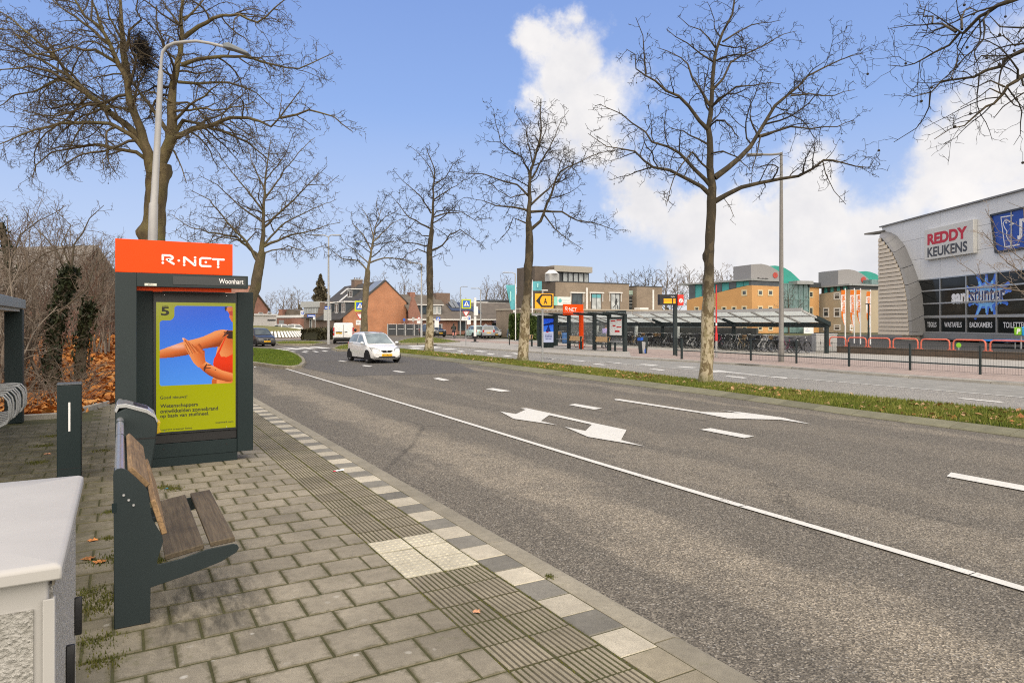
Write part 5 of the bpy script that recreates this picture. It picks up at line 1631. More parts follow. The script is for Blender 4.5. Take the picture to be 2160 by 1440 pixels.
mb.xz([(x0,z0+.07),(x0+.15,z0+.09),(x1-.08,z1+.06),(x1,z1),(x1-.06,z1-.035),(x0+.2,z0-.09),(x0,z0-.06)],-.13,.13)
mb.build('lamp_head',mat('lamp_head_grey',(.16,.18,.20),.4),nl,bevel=.03)
lamp('tall grey lamp post standing on the far kerb behind the first median tree',1648,763,322,.12,((-1,.9),),mat('dull_grey_paint',(.20,.19,.175),.5,var=.1,dirt=.2),head=.75,rise=-.1)
lamp('twin armed grey lamp post on the traffic island left of the white van',693,726,499,.11,((-1,.7),(1,.35)),GREYPAINT)
lamp('slim lamp post on the grass verge between hatchback and third median tree',889,712,556,.12,((-1,1.0),),GREYPAINT)
lamp('thin lamp post in front of the dark slate roofs left of the zebra sign',971,706,606,.10,((1,.4),),GALV)
lamp('lamp post with short arm rising among the parked cars',1014,710,610,.10,((-1,.6),),GALV)
lamp('white lamp post with short left arm beside the teal banner',1087,716,577,.11,((-1,.7),),GREYPAINT)
lamp('distant thin lamp post left of the roundabout sign',583,693,635,.09,((-1,.4),),GALV)
mp=ground(1002,721); zt=EH-(628-HY)*depth_of(mp)/F
o=thing('white_mast','white mast with black foot and a small box right of the second zebra sign','mast',mp)
mb=MB(); mb.tube([(0,0,.55),(0,0,zt)],.13,10); mb.build('pole',WHITE,o,True)
mb=MB(); mb.tube([(0,0,0),(0,0,.56)],.135,10); mb.lathe([(.4,0),(.4,.03),(.15,.05)],12); mb.build('foot',BLACK,o,True)
mb=MB(); mb.box(-.22,.22,-.25,-.12,2.55,3.4); mb.build('box',WHITE,o,bevel=.03)
# red and grey mast on the far pavement
b=ground(1511,754); zt=hgt(1511,600,b.x,b.y)
o=thing('red_mast','slim red mast on a grey foot between first median tree and bicycles','mast',b)
mb=MB(); mb.tube([(0,0,.9),(0,0,1.3),(0,0,1.32),(0,0,zt)],[.075,.07,.045,.035],10); mb.build('pole',REDPAINT,o,True)
mb=MB(); mb.tube([(0,0,0),(0,0,.9)],.062,10); mb.build('foot',GREYPAINT,o,True)
mb=MB(); mb.tube([(0,0,1.72),(0,0,1.86)],.046,10); mb.build('white_band',WHITE,o,True)
mb=MB(); mb.box(-.3,.3,-.12,.12,zt,zt+.05); mb.build('head',STEEL2,o)
# ---------------------------------------------------------------- traffic signs
SBLUE=mat('sign_blue',(.01,.11,.55),.4,var=.03)
SRED=mat('sign_red',(.60,.015,.02),.4,var=.03)
SLIME=mat('sign_fluor',(.52,.60,.01),.4,var=.03)
SYEL=mat('sign_yellow',(.95,.42,.0),.4,var=.03)
SBACK=mat('sign_back',(.42,.43,.42),.45,var=.06)
def sign_root(label,px,py,h,cat='traffic sign',group=None,r=.038,top=None):
 b=ground(px,py); root=thing('traffic_sign',label,cat,b,-TH*.6,group)
 mb=MB(); mb.tube([(0,.05,0),(0,.05,h)],r,8); mb.build('pole',GALV,root,True)
 return root,depth_of(b),b
def zebra_panel(root,zc,s,box=True):
 d=.22 if box else .02
 mb=MB(); mb.box(-s/2,s/2,-d,0,zc-s/2,zc+s/2); o=mb.build('zebra_panel',SLIME if box else SBLUE,root,bevel=.01)
 k=s*(.36 if box else .5)
 if box:
  mb=MB(); mb.quad((-k,-d-.004,zc-k),(k,-d-.004,zc-k),(k,-d-.004,zc+k),(-k,-d-.004,zc+k)); mb.build('blue_field',SBLUE,o)
 mb=MB(); mb.add([(-k*.84,-d-.007,zc-k*.62),(k*.84,-d-.007,zc-k*.62),(0,-d-.007,zc+k*.86)],[(0,1,2)]); mb.build('white_triangle',WHITEPRINT,o)
 mb=MB(); y=-d-.010
 disc(mb,0,zc+k*.36,k*.1,y)
 stroke(mb,[(0,zc+k*.24),(0,zc-k*.1)],k*.17,y); stroke(mb,[(0,zc-k*.08),(-k*.16,zc-k*.46)],k*.1,y); stroke(mb,[(0,zc-k*.08),(k*.18,zc-k*.46)],k*.1,y); stroke(mb,[(-k*.16,zc),(k*.18,zc+k*.04)],k*.08,y)
 for i in range(5):stroke(mb,[(-k*.6+i*k*.3,zc-k*.58),(-k*.54+i*k*.27,zc-k*.48)],k*.12,y,False)
 mb.build('walking_figure',BLACKPRINT,o,kind='stuff')
def yield_panel(root,zc,s,y=-.03,back=False):
 tri=lambda k:[(-k/2,zc+k*.433*.66),(k/2,zc+k*.433*.66),(0,zc-k*.433*1.34)]
 mb=MB(); mb.xz(tri(s),y,y+.02); o=mb.build('yield_panel',SRED,root)
 mb=MB(); mb.add([(a,y-.004,b)for a,b in tri(s*.68)],[(0,1,2)]); mb.build('white_field',WHITEPRINT,o)
def plate(root,name,zc,w,h,m,y=-.03,x=0,txt=None,tm=None,th=.5):
 mb=MB(); mb.box(x-w/2,x+w/2,y,y+.02,zc-h/2,zc+h/2); o=mb.build(name,m,root)
 if txt:
  mb=MB(); lettering(mb,txt,x,zc,h=h*th,w=None,y=y-.004,bold=.02); mb.build('legend',tm or BLACKPRINT,o,kind='stuff' if len(txt)>1 else None)
 return o
def two_bikes(root,zc,w,y=-.036):
 mb=MB()
 for cx in(-w*.24,w*.24):
  for dx in(-w*.1,w*.1):
   n_=10; mb.add([(cx+dx+w*.075*cos(2*pi*i/n_)*rr,y,zc+w*.03+w*.075*sin(2*pi*i/n_)*rr)for rr in(1,.72)for i in range(n_)],[(i,(i+1)%n_,n_+(i+1)%n_,n_+i)for i in range(n_)])
  stroke(mb,[(cx-w*.1,zc+w*.03),(cx-w*.02,zc+w*.12),(cx+w*.1,zc+w*.03)],w*.018,y)
  stroke(mb,[(cx-w*.1,zc-w*.11),(cx+w*.1,zc-w*.11)],w*.03,y)
 mb.build('bicycle_symbols',BLACKPRINT,root,kind='stuff')
sc=lambda Z,n:n*Z/F
r0,Z,b=sign_root('left fluorescent zebra crossing sign over a yield triangle beside the island tree',759.5,720,4.2,group='zebra crossing signs')
zebra_panel(r0,hgt(759,645.5,b.x,b.y),sc(Z,22)); yield_panel(r0,hgt(759,665.5,b.x,b.y),sc(Z,17.5)); pl=plate(r0,'sub_plate',hgt(759,680,b.x,b.y),sc(Z,17),sc(Z,10),WHITE); two_bikes(pl,hgt(759,680,b.x,b.y),sc(Z,17))
r0,Z,b=sign_root('right fluorescent zebra crossing sign over a yield triangle near the parked cars',983,728.5,3.9,group='zebra crossing signs')
zebra_panel(r0,hgt(983,641,b.x,b.y),sc(Z,20)); yield_panel(r0,hgt(983,660.5,b.x,b.y),sc(Z,15.5)); pl=plate(r0,'sub_plate',hgt(983,672,b.x,b.y),sc(Z,13),sc(Z,8),WHITE,x=-.1); two_bikes(pl,hgt(983,672,b.x,b.y),sc(Z,13))
r0,Z,b=sign_root('blue parking sign on a white plate right of the second zebra sign',989,712,hgt(989,664,*ground(989,712)[:2]),group=None)
pl=plate(r0,'zone_plate',hgt(989,675,b.x,b.y),sc(Z,8),sc(Z,18.5),WHITE); mb=MB(); zc=hgt(989,671,b.x,b.y); k=sc(Z,2.9); mb.quad((-k,-.034,zc-k),(k,-.034,zc-k),(k,-.034,zc+k),(-k,-.034,zc+k)); o=mb.build('blue_field',SBLUE,pl)
mb=MB(); lettering(mb,'P',0,zc,h=k*1.3,y=-.038,bold=.03); mb.build('letter',WHITEPRINT,pl)
r0,Z,b=sign_root('round blue roundabout sign with white arrows on the mound',618.5,700,hgt(618.5,671,*ground(618.5,700)[:2]))
zc=hgt(618.5,677.5,b.x,b.y); k=sc(Z,5.2)
mb=MB(); mb.lathe([(k,-.03),(k,-.01)],20,'y',(0,0,zc)); o=mb.build('blue_disc',SBLUE,r0)
mb=MB()
for a in(0,2.094,4.188):
 stroke(mb,[(cos(a+s_)*k*.55,zc+sin(a+s_)*k*.55)for s_ in(0,.4,.8,1.2)],k*.2,-.034)
 e=(cos(a+1.35)*k*.55,zc+sin(a+1.35)*k*.55); disc(mb,e[0],e[1],k*.22,-.036,3)
mb.build('arrows',WHITEPRINT,o,kind='stuff')
r0,Z,b=sign_root('parking zone sign over a red ringed vehicle ban left of the lamp post',638.5,699,hgt(638.5,655,*ground(638.5,699)[:2]))
zc=hgt(638.5,663,b.x,b.y); pl=plate(r0,'zone_plate',zc,sc(Z,9),sc(Z,16),WHITE)
mb=MB(); k=sc(Z,2.7); z2=hgt(638.5,660,b.x,b.y); mb.quad((-k,-.034,z2-k),(k,-.034,z2-k),(k,-.034,z2+k),(-k,-.034,z2+k)); o=mb.build('blue_field',SBLUE,pl)
mb=MB(); lettering(mb,'P',0,z2,h=k*1.3,y=-.038,bold=.03); mb.build('letter',WHITEPRINT,pl)
zc=hgt(638.5,676.5,b.x,b.y); pl=plate(r0,'ban_plate',zc,sc(Z,9),sc(Z,11),WHITE); k=sc(Z,3.6)
mb=MB(); mb.lathe([(k,-.038),(k,-.032)],18,'y',(0,0,zc+k*.2)); o=mb.build('red_ring',SRED,pl); mb=MB(); disc(mb,0,zc+k*.2,k*.76,-.042,18); mb.build('white_disc',WHITEPRINT,o)
mb=MB(); mb.box(-k*.45,k*.45,-.048,-.044,zc,zc+k*.35); mb.box(-k*.2,k*.3,-.048,-.044,zc+k*.35,zc+k*.5); mb.build('van_symbol',BLACKPRINT,o)
def street_name(label,px0,px1,pyc,base_py,pole_px,txt):
 r0,Z,b=sign_root(label,pole_px,base_py,hgt(pole_px,pyc-4,*ground(pole_px,base_py)[:2]),'street sign','blue street name signs')
 x0,x1=sc(Z,px0-pole_px),sc(Z,px1-pole_px); zc=hgt(pole_px,pyc,b.x,b.y)
 plate(r0,'name_plate',zc,x1-x0,sc(Z,4.6),SBLUE,x=(x0+x1)/2)
 mb=MB(); w=x1-x0; mb.box(x0+w*.1,x1-w*.1,-.036,-.032,zc-sc(Z,.7),zc+sc(Z,.7)); mb.build('white_lettering_line',WHITEPRINT,r0,kind='stuff')
 r0['name']=1
 del r0['name']
street_name('blue street name plate on a pole left of the flat roofed house entrance',649,665,666,706,665.5,'')
street_name('blue street name plate on the white pole against the brick gable',736,746,665,703,734.5,'')
o=thing('sign_board','grey back of a wide sign fixed on the twin armed lamp post','sign',ground(693,725.9),-TH)
Z=depth_of(o.location); zc=lambda py:hgt(693,py,o.location.x,o.location.y)
mb=MB(); mb.box(sc(Z,-9),sc(Z,7),-.18,-.15,zc(676),zc(653)); mb.build('panel',SBACK,o)
mb=MB(); mb.box(sc(Z,-7),sc(Z,4),-.18,-.15,zc(652),zc(646)); p_=mb.build('street_name_plate',SBLUE,o); mb=MB(); mb.box(sc(Z,-6),sc(Z,3),-.186,-.182,zc(650),zc(648.4)); mb.build('white_lettering_line',WHITEPRINT,p_,kind='stuff')
r0,Z,b=sign_root('pale plate on a grey post right of the flat roofed house door',662.5,704,hgt(662.5,668,*ground(662.5,704)[:2])); plate(r0,'panel',hgt(662.5,671,b.x,b.y),sc(Z,4.4),sc(Z,6),WHITE)
r0,Z,b=sign_root('blue pedestrian sign above a white board left of the black car',924.5,711,hgt(924.5,668,*ground(924.5,711)[:2])); zebra_panel(r0,hgt(924.5,672.5,b.x,b.y),sc(Z,8),False)
mb=MB(); mb.tube([(sc(Z,-7.5),.05,0),(sc(Z,-7.5),.05,hgt(917,676,b.x,b.y))],.038,8); mb.build('pole',GALV,r0,True); plate(r0,'white_board',hgt(921,683,b.x,b.y),sc(Z,9),sc(Z,14),WHITE,x=sc(Z,-3.4),y=-.06)
r0,Z,b=sign_root('distant yield triangle with white sub plate left of the slim lamp post',883.5,708,hgt(883.5,666,*ground(883.5,708)[:2])); yield_panel(r0,hgt(884,671,b.x,b.y),sc(Z,8)); plate(r0,'sub_plate',hgt(884,679,b.x,b.y),sc(Z,8),sc(Z,5),WHITE)
r0,Z,b=sign_root('grey sign backs on a pole at the dark garden fence',871.5,708,hgt(871.5,669,*ground(871.5,708)[:2])); plate(r0,'panel',hgt(871.5,673,b.x,b.y),sc(Z,5),sc(Z,8),SBACK)
r0,Z,b=sign_root('small blue sign on a white pole in front of the garden fence',852.5,708,hgt(852.5,671,*ground(852.5,708)[:2])); plate(r0,'panel',hgt(852.5,674,b.x,b.y),sc(Z,4.5),sc(Z,5),SBLUE)
r0,Z,b=sign_root('pale round sign back on a thin pole among the parked cars',1024.5,709,hgt(1024.5,683,*ground(1024.5,709)[:2])); zc=hgt(1024.5,686.5,b.x,b.y); mb=MB(); mb.lathe([(sc(Z,3.4),-.03),(sc(Z,3.4),-.01)],16,'y',(0,0,zc)); mb.build('disc',SBACK,r0)
o=thing('cycle_path_sign','round blue cycle path sign with white plates on the white lamp post','traffic sign',ground(1085,716.1),-TH); Z=depth_of(o.location); zf=lambda py:hgt(1085,py,o.location.x,o.location.y)
mb=MB(); mb.lathe([(sc(Z,3.6),-.18),(sc(Z,3.6),-.15)],18,'y',(0,0,zf(648.5))); d_=mb.build('blue_disc',SBLUE,o); mb=MB(); mb.box(-sc(Z,1.6),sc(Z,1.6),-.186,-.182,zf(651),zf(649.6)); disc(mb,0,zf(646.8),sc(Z,1.2),-.184); mb.build('white_symbol',WHITEPRINT,d_,kind='stuff')
mb=MB(); mb.box(-sc(Z,2.6),sc(Z,2.6),-.18,-.15,zf(660.5),zf(654)); mb.build('sub_plate',WHITE,o); mb=MB(); mb.box(-sc(Z,1.2),sc(Z,3.4),-.18,-.15,zf(669),zf(661)); mb.build('lower_plate',WHITE,o)
# the yellow diversion sign in the median
b=ground(1145,766); Z=depth_of(b)
o=thing('diversion_sign','big yellow A arrow diversion sign on a grey pole beside the second median tree','traffic sign',b,-TH*.55)
zf=lambda py:hgt(1145,py,b.x,b.y)
mb=MB(); mb.tube([(0,.04,0),(0,.04,zf(612))],.045,10); mb.build('pole',GALV,o,True); mb=MB(); mb.box(-.05,.25,0,.06,zf(613),zf(611)); mb.build('top_bracket',WHITE,o)
x0,x1,zb,ztp=sc(Z,-17.5),sc(Z,23),zf(650.5),zf(619)
mb=MB(); mb.box(x0,x1,-.03,0,zb,ztp); pn=mb.build('panel',SYEL,o,bevel=.006)
U=lambda x:x0+(x-1520)/230*(x1-x0); Vz=lambda y:ztp-(y-338)/184*(ztp-zb)
out_=[(1532,428),(1600,346),(1725,346),(1738,360),(1738,490),(1725,506),(1600,506)]; inn=[(1566,428),(1612,366),(1716,366),(1720,370),(1720,482),(1716,486),(1612,486)]
mb=MB(); n_=7; mb.add([(U(a),-.034,Vz(c))for a,c in out_]+[(U(a),-.034,Vz(c))for a,c in inn],[(i,(i+1)%n_,n_+(i+1)%n_,n_+i)for i in range(n_)]); mb.quad((U(1534),-.0345,Vz(428)),(U(1598),-.0345,Vz(350)),(U(1584),-.0345,Vz(428)),(U(1598),-.0345,Vz(502))); mb.build('arrow_outline',BLACKPRINT,pn)
mb=MB(); lettering(mb,'A',U(1650),Vz(432),h=(Vz(396)-Vz(468)),w=U(1672)-U(1628),y=-.035,bold=.03); mb.build('letter',BLACKPRINT,pn)
# ---------------------------------------------------------------- far bus stop
SX=28.4
py_={k:Yline(k,SX)for k in(1200,1226,1254,1285,1318)}
fs=thing('bus_shelter','long glazed bus shelter with orange post and name panel on the far pavement','bus shelter',(SX,py_[1318],0))
Lf=py_[1200]-py_[1318]
for i,px in enumerate((1318,1285,1254,1200)):
 y=py_[px]-py_[1318]
 mb=MB(); mb.box(-.11,.11,y-.1,y+.1,0,2.42); mb.build('post',STEEL2,fs,bevel=.006)
 mb=MB(); mb.prism([(-1.75,y-.06,2.44),(.11,y-.06,2.30),(.11,y-.06,2.44),(-1.75,y-.06,2.56)],(0,.12,0)); mb.build('roof_beam',STEEL2,fs)
mb=MB(); y=py_[1226]-py_[1318]; mb.box(-.12,.12,y-.12,y+.12,0,2.75); mb.build('orange_post',ORANGE,fs,bevel=.006)
mb=MB(); mb.prism([(-1.7,-.3,2.57),(.12,-.3,2.45),(.12,-.3,2.47),(-1.7,-.3,2.59)],(0,Lf+2.8,0)); mb.build('roof_glass',glass('roof_glass'),fs)
mb=MB(); mb.box(.08,.12,-.1,Lf+2.5,.62,.67); mb.box(.08,.12,-.1,Lf+2.5,.12,.17); mb.build('back_rail',GALV,fs)
for a,c in((1318,1285),(1285,1254),(1254,1226),(1226,1200)):
 y0,y1=py_[a]-py_[1318]+.15,py_[c]-py_[1318]-.15
 mb=MB(); mb.box(.09,.105,y0,y1,.3,2.25); mb.build('glass_pane',glass('clear_glass'),fs)
 # name panel across the end
Y_=py_[1226]+.3
xa,za=on_y(1188,663,Y_); xb,zb_=on_y(1229.5,645,Y_)
mb=MB(); mb.box(xa-SX,xb-SX,Y_-py_[1318]-.06,Y_-py_[1318]+.06,za-.05,zb_+.1); np_=mb.build('name_panel',ORANGE,fs,bevel=.006)
mb=MB(); rnet_logo(mb,xa-SX+.13,xa-SX+1.12,za+.2,zb_-.08,Y_-py_[1318]-.064); mb.build('logo',WHITEPRINT,np_)
# timetable case
y0,y1=0.12,py_[1285]-py_[1318]-.12
case=thing('timetable_case','glazed timetable case with red and white sheets in the far shelter','timetable',(SX-.16,py_[1318],0),pi/2)
W_=y1-y0
mb=MB(); mb.box(-.0,W_+.02,-.03,.03,.98,2.25); mb.build('frame',STEEL2,case)
CW=case
tt=MB(); tt.box(.08,W_-.06,.031,.036,1.05,2.1); ttp=tt.build('sheet',WHITE,case)
for x_,z_,w_,h_ in((.12,2.0,.5,.07),(.12,1.55,.5,.07),(.72,1.95,.5,.08),(.72,1.62,.3,.1),(1.25,1.4,.3,.2),(.3,1.25,.5,.12)):
 if x_+w_<W_-.06:
  mb=MB(); mb.box(x_,x_+w_,.0365,.039,z_,z_+h_); mb.build('red_heading',SRED,ttp)
mb=MB(); mb.box(-.3,W_+.3,-.04,.04,2.46,2.66); mb.build('top_panel',STEEL2,case,bevel=.006)
mb=MB(); mb.box(.0,W_,.05,.16,.60,.66); mb.build('ledge',GALV,case); mb=MB(); mb.box(W_*.45,W_*.55,.06,.12,.01,.6); mb.build('ledge_leg',STEEL2,case)
# benches
def far_bench(label,pxa,pxb):
 ya,yb=Yline(pxb,SX-.5),Yline(pxa,SX-.5)
 o=thing('bench',label,'bench',(SX-.35,ya,0),0,'benches in the far bus shelter')
 L=yb-ya
 mb=MB(); mb.box(-.5,-.06,0,L,.42,.47); mb.build('seat_slat',STEEL2,o)
 mb=MB(); mb.prism([(.02,0,.58),(.12,0,.92),(.16,0,.91),(.06,0,.57)],(0,L,0)); mb.build('back_board',mat('bench_board',(.52,.34,.17),.6,var=.15,scale=5),o)
 for y in(.08,L-.08):
  mb=MB(); mb.box(.0,.12,y-.05,y+.05,0,.9); mb.build('leg',STEEL2,o)
far_bench('left wooden backed bench in the far shelter, left of the orange post',1194,1222)
far_bench('right wooden backed bench in the far shelter, right of the orange post',1249,1280)
far_bench('bench at the far left end of the stop beside the second median tree',1092,1118)
# display
MYf=43.0
xa,ztop=on_y(1137,663.5,MYf); xb,_=on_y(1177,663.5,MYf)
fm=thing('advertising_display','dark advertising display with a blue picture at the far bus stop','advertising display',(xa,MYf,0))
W_=xb-xa
mb=MB(); mb.box(0,W_*.2,0,.25,.1,2.42); mb.build('left_post',STEEL,fm); mb=MB(); mb.box(W_*.78,W_,0,.25,.1,2.42); mb.build('right_post',STEEL,fm)
mb=MB(); mb.box(W_*.2,W_*.78,.02,.23,0,2.40); mb.build('screen_frame',STEEL,fm)
Hh,Ww=60,36
gy,gx=np.mgrid[0:Hh,0:Ww]/np.array([Hh,Ww])[:,None,None]
im2=np.zeros((Hh,Ww,3))+srgb(205,212,240)
sky_=srgb(20,70,215)*(1-gy[...,None])+srgb(70,140,240)*gy[...,None]*1.6
road_=srgb(24,44,120)+0*sky_
pic=np.where(((np.abs(gx-.5+.1*(gy-.3))<(gy-.25)*.9)&(gy>.27))[...,None],road_*(1+1.5*(np.abs(gx-.45)<.02)[...,None]),sky_)
pic=np.where(((gy>.24-.12*gx)&(gy<.30-.06*gx))[...,None],srgb(14,30,90),pic)
im2=np.where((gy<.55)[...,None],pic,im2)
for k in range(4):
 m_=(np.abs(gy-(.66+.06*k))<.014)&(np.abs(gx-.5)<.36-.04*(k%2))&((np.arange(Ww)[None,:]*7+k*3)%5>0)
 im2=np.where(m_[...,None],srgb(90,100,150),im2)
im2=np.where(((np.abs(gy-.56)<.02)&(np.abs(gx-.4)<.1))[...,None],srgb(220,40,30),im2)
za,zb_=on_y(1158,731-9,MYf)[1],on_y(1158,672,MYf)[1]
link_mesh('poster',print_mesh('poster',im2,W_*.22,W_*.76,za,zb_,.012,SCREENMAT),fm)
# bin, information display
b=ground(1356,745.5)
o=thing('litter_bin','flared grey bin with blue hood on the far platform edge','litter bin',b,-TH*.3)
mb=MB(); mb.xz([(-.17,0),(.17,0),(.24,.55),(.27,1.02),(.22,1.06),(-.2,1.0),(-.26,.9)],-.2,.2); mb.build('body',STEEL2,o,bevel=.02)
mb=MB(); mb.xz([(-.26,.78),(-.1,.82),(-.1,1.0),(-.262,.94)],-.212,.205); mb.build('hood',SBLUE,o,bevel=.01)
mb=MB(); mb.quad((-.13,-.203,.04),(.02,-.203,.04),(.06,-.203,.7),(-.2,-.203,.74)); mb.build('panel',ALU,o); mb=MB(); mb.quad((.0,-.205,.04),(.06,-.205,.04),(.05,-.205,.34),(-.02,-.205,.2)); mb.build('blue_stripe',SBLUE,o)
b=ground(1424,749)
o=thing('departure_display','departure display with orange text lines and red clock box on a steel post','information display',b,-TH*.5)
Z=depth_of(b); zf=lambda py:hgt(1424,py,b.x,b.y)
mb=MB(); mb.box(-.10,.10,-.08,.08,0,zf(621)); mb.build('post',STEEL2,o,bevel=.006)
x0,x1=sc(Z,-38),sc(Z,-1)
mb=MB(); mb.box(x0,x1,-.14,.14,zf(643.5),zf(621.5)); dp=mb.build('display_box',BLACK,o,bevel=.01)
LED=mat('orange_led',(1.0,.33,.0),.5,var=.02,emit=.55)
for(a,c,n_)in((-29,-10,4),(-7,-2,4)):
 for k in range(n_):
  mb=MB(); z_=640-2.6*k; mb.box(sc(Z,a),sc(Z,c),-.146,-.142,zf(z_),zf(z_-1.9)); mb.build('text_row',LED,dp)
mb=MB(); lettering(mb,'Woonhart',sc(Z,-8),zf(625.7),w=sc(Z,10),h=sc(Z,2.2),y=-.145,bold=.02); mb.build('stop_name',WHITEPRINT,dp)
mb=MB(); mb.box(sc(Z,3.5),sc(Z,17),-.15,.15,zf(644),zf(621.5)); ck=mb.build('clock_box',mat('clock_red',(.72,.03,.015),.35),o,bevel=.01)
mb=MB(); disc(mb,sc(Z,10.5),zf(634),sc(Z,4.6),-.155,20); cf=mb.build('clock_face',WHITEPRINT,ck); mb=MB(); stroke(mb,[(sc(Z,10.5),zf(634)),(sc(Z,11.6),zf(631.4))],.03,-.159); stroke(mb,[(sc(Z,10.5),zf(634)),(sc(Z,9.6),zf(636.8))],.03,-.1595); mb.build('clock_hand',BLACKPRINT,cf)
b=ground(1438,757); o=thing('marker_post','short dark steel post right of the departure display','post',b); mb=MB(); mb.box(-.045,.045,-.045,.045,0,1.02); mb.build('post',STEEL2,o); mb=MB(); mb.box(-.05,.05,-.05,.05,1.02,1.05); mb.build('cap',STEEL,o)
# ---------------------------------------------------------------- bicycle shed
SHX=37.5; Y0s,Y1s=26.7,57.2
shed=thing('bicycle_shed','long dark steel bicycle shed with translucent sloping roof panels','bicycle shed',(SHX,Y0s,0))
def panel_mat():
 m=bpy.data.materials.new('translucent_panel'); m.use_nodes=True
 g=NT(m.node_tree); b=m.node_tree.nodes['Principled BSDF']
 b.inputs['Base Color'].default_value=(.70,.72,.69,1); b.inputs['Roughness'].default_value=.4
 tr=g.n('ShaderNodeBsdfTranslucent'); tr.inputs[0].default_value=(.86,.88,.85,1)
 mx=g.n('ShaderNodeMixShader'); mx.inputs[0].default_value=.7
 g.t.links.new(b.outputs[0],mx.inputs[1]); g.t.links.new(tr.outputs[0],mx.inputs[2]); g.t.links.new(mx.outputs[0],m.node_tree.nodes['Material Output'].inputs[0])
 return m
PANEL=panel_mat()
LO,HI,XH=1.86,2.62,-2.45
posts=[0.0,7.3,14.6,22.0,29.6]
for y in posts:
 mb=MB(); mb.box(-.11,.11,y-.09,y+.09,0,LO); mb.build('post',STEEL2,shed,bevel=.01)
 mb=MB(); mb.prism([(.11,y-.08,LO-.18),(.11,y-.08,LO+.02),(XH*.42,y-.08,LO+(HI-LO)*.46),(XH*.42,y-.08,LO+(HI-LO)*.46-.2)],(0,.16,0)); mb.build('bracket_arm',STEEL2,shed)
for(ya,yb)in((-.12,15.2),(15.4,Y1s-Y0s)):
 mb=MB(); mb.prism([(XH-.05,ya,HI-.07),(XH+.05,ya,HI-.07),(XH+.05,ya,HI+.13),(XH-.05,ya,HI+.13)],(0,yb-ya,0)); mb.build('front_fascia',GREYPAINT,shed)
 mb=MB(); mb.box(-.15,.13,ya,yb,LO-.28,LO+.02); mb.build('back_gutter',STEEL2,shed)
 n_=int(round((yb-ya)/1.9))
 for k in range(n_):
  a=ya+(yb-ya)*k/n_; c=ya+(yb-ya)*(k+1)/n_
  zl=lambda f:LO+(HI-LO)*f
  mb=MB(); mb.prism([(-.1,a+.08,zl(.04)),(XH+.06,a+.08,zl(.98)),(XH+.06,a+.08,zl(.98)+.015),(-.1,a+.08,zl(.04)+.015)],(0,c-a-.16,0)); mb.build('roof_panel',PANEL,shed)
  mb=MB(); mb.prism([(-.1,a-.05,zl(.04)-.09),(XH+.06,a-.05,zl(.98)-.09),(XH+.06,a-.05,zl(.98)+.03),(-.1,a-.05,zl(.04)+.03)],(0,.10,0)); mb.build('rafter',GREYPAINT,shed)
 mb=MB(); mb.prism([(XH*.62,ya,zl(.6)-.07),(XH*.62+.08,ya,zl(.57)-.07),(XH*.62+.08,ya,zl(.57)+.0),(XH*.62,ya,zl(.6)+.0)],(0,yb-ya,0)); mb.build('purlin',GREYPAINT,shed)
mb=MB(); mb.prism([(.13,-.2,LO-.2),(.13,-.2,LO+.06),(XH*.46,-.2,LO+(HI-LO)*.5+.06),(XH*.46,-.2,LO+(HI-LO)*.5-.16)],(0,.14,0)); mb.build('end_bracket',STEEL2,shed)
mb=MB(); mb.box(.8,1.0,6,Y1s-Y0s,0,1.5); mb.build('back_screen',mat('dark_mesh_screen',(.07,.075,.07),.7,var=.3,scale=2),shed)
for y in(13.5,18.5,24):
 mb=MB(); mb.tube([(.6,y,0),(.6,y,1.72)],.16,12); mb.build('pale_drum',mat('pale_drum',(.5,.54,.52),.5),shed,True)
 # grey switch cabinets
for lab,pa,pb in(('left pale grey switch cabinet beside the bicycle shed end post',1721,1742),('right pale grey switch cabinet at the shed end next to the brick planter',1744.5,1767)):
 a=ground(pa,742); Z=depth_of(a); w=sc(Z,pb-pa)
 o=thing('switch_cabinet',lab,'cabinet',a,-TH*.8,'grey switch cabinets')
 mb=MB(); mb.box(0,w,0,.5,.03,1.1); mb.build('body',GREYPAINT,o,bevel=.01); mb=MB(); mb.box(-.02,w+.02,-.03,.53,1.10,1.17); mb.build('lid',GREYPAINT,o,bevel=.01)
 for k in(0,1):
  mb=MB(); mb.box(.04+k*(w-.06)/2,(k+1)*(w-.06)/2,-.012,-.002,.1,1.05); dd=mb.build('door',GREYPAINT,o,bevel=.004)
 mb=MB(); mb.box(w*.44,w*.48,-.03,-.013,.5,.65); mb.build('handle',BLACK,dd)
 # ---------------------------------------------------------------- brick planter wall with red hoops
WX=38.9
BRICKD=None
def brick(name,c1,c2,mortar,sx=.21,sz=.0625,rough=.9):
 m=bpy.data.materials.new(name); m.use_nodes=True
 g=NT(m.node_tree); b=m.node_tree.nodes['Principled BSDF']
 co=g.coord('Object'); geo=g.n('ShaderNodeNewGeometry')
 x,y,z=g.sep(co)
 br_=g.n('ShaderNodeTexBrick'); g.put(br_.inputs['Vector'],g.comb(g.math('ADD',x,y),z,0.0))
 br_.inputs['Scale'].default_value=1.0; br_.inputs['Brick Width'].default_value=sx; br_.inputs['Row Height'].default_value=sz; br_.inputs['Mortar Size'].default_value=.007
 g.put(br_.inputs['Color1'],c1); g.put(br_.inputs['Color2'],c2); g.put(br_.inputs['Mortar'],mortar)
 n1=g.noise(co,.6,5,.6); n2=g.noise(co,5,4,.6)
 c=g.mix(1.0,br_.outputs['Color'],g.ramp(n1,[(.25,.78),(.75,1.2)]),'MULTIPLY')
 c=g.mix(1.0,c,g.ramp(n2,[(.25,.85),(.75,1.13)]),'MULTIPLY')
 g.put(b.inputs['Base Color'],c); b.inputs['Roughness'].default_value=rough
 return m
BR_ORANGE=brick('orange_brick',(.50,.205,.095),(.42,.165,.075),(.40,.27,.19))
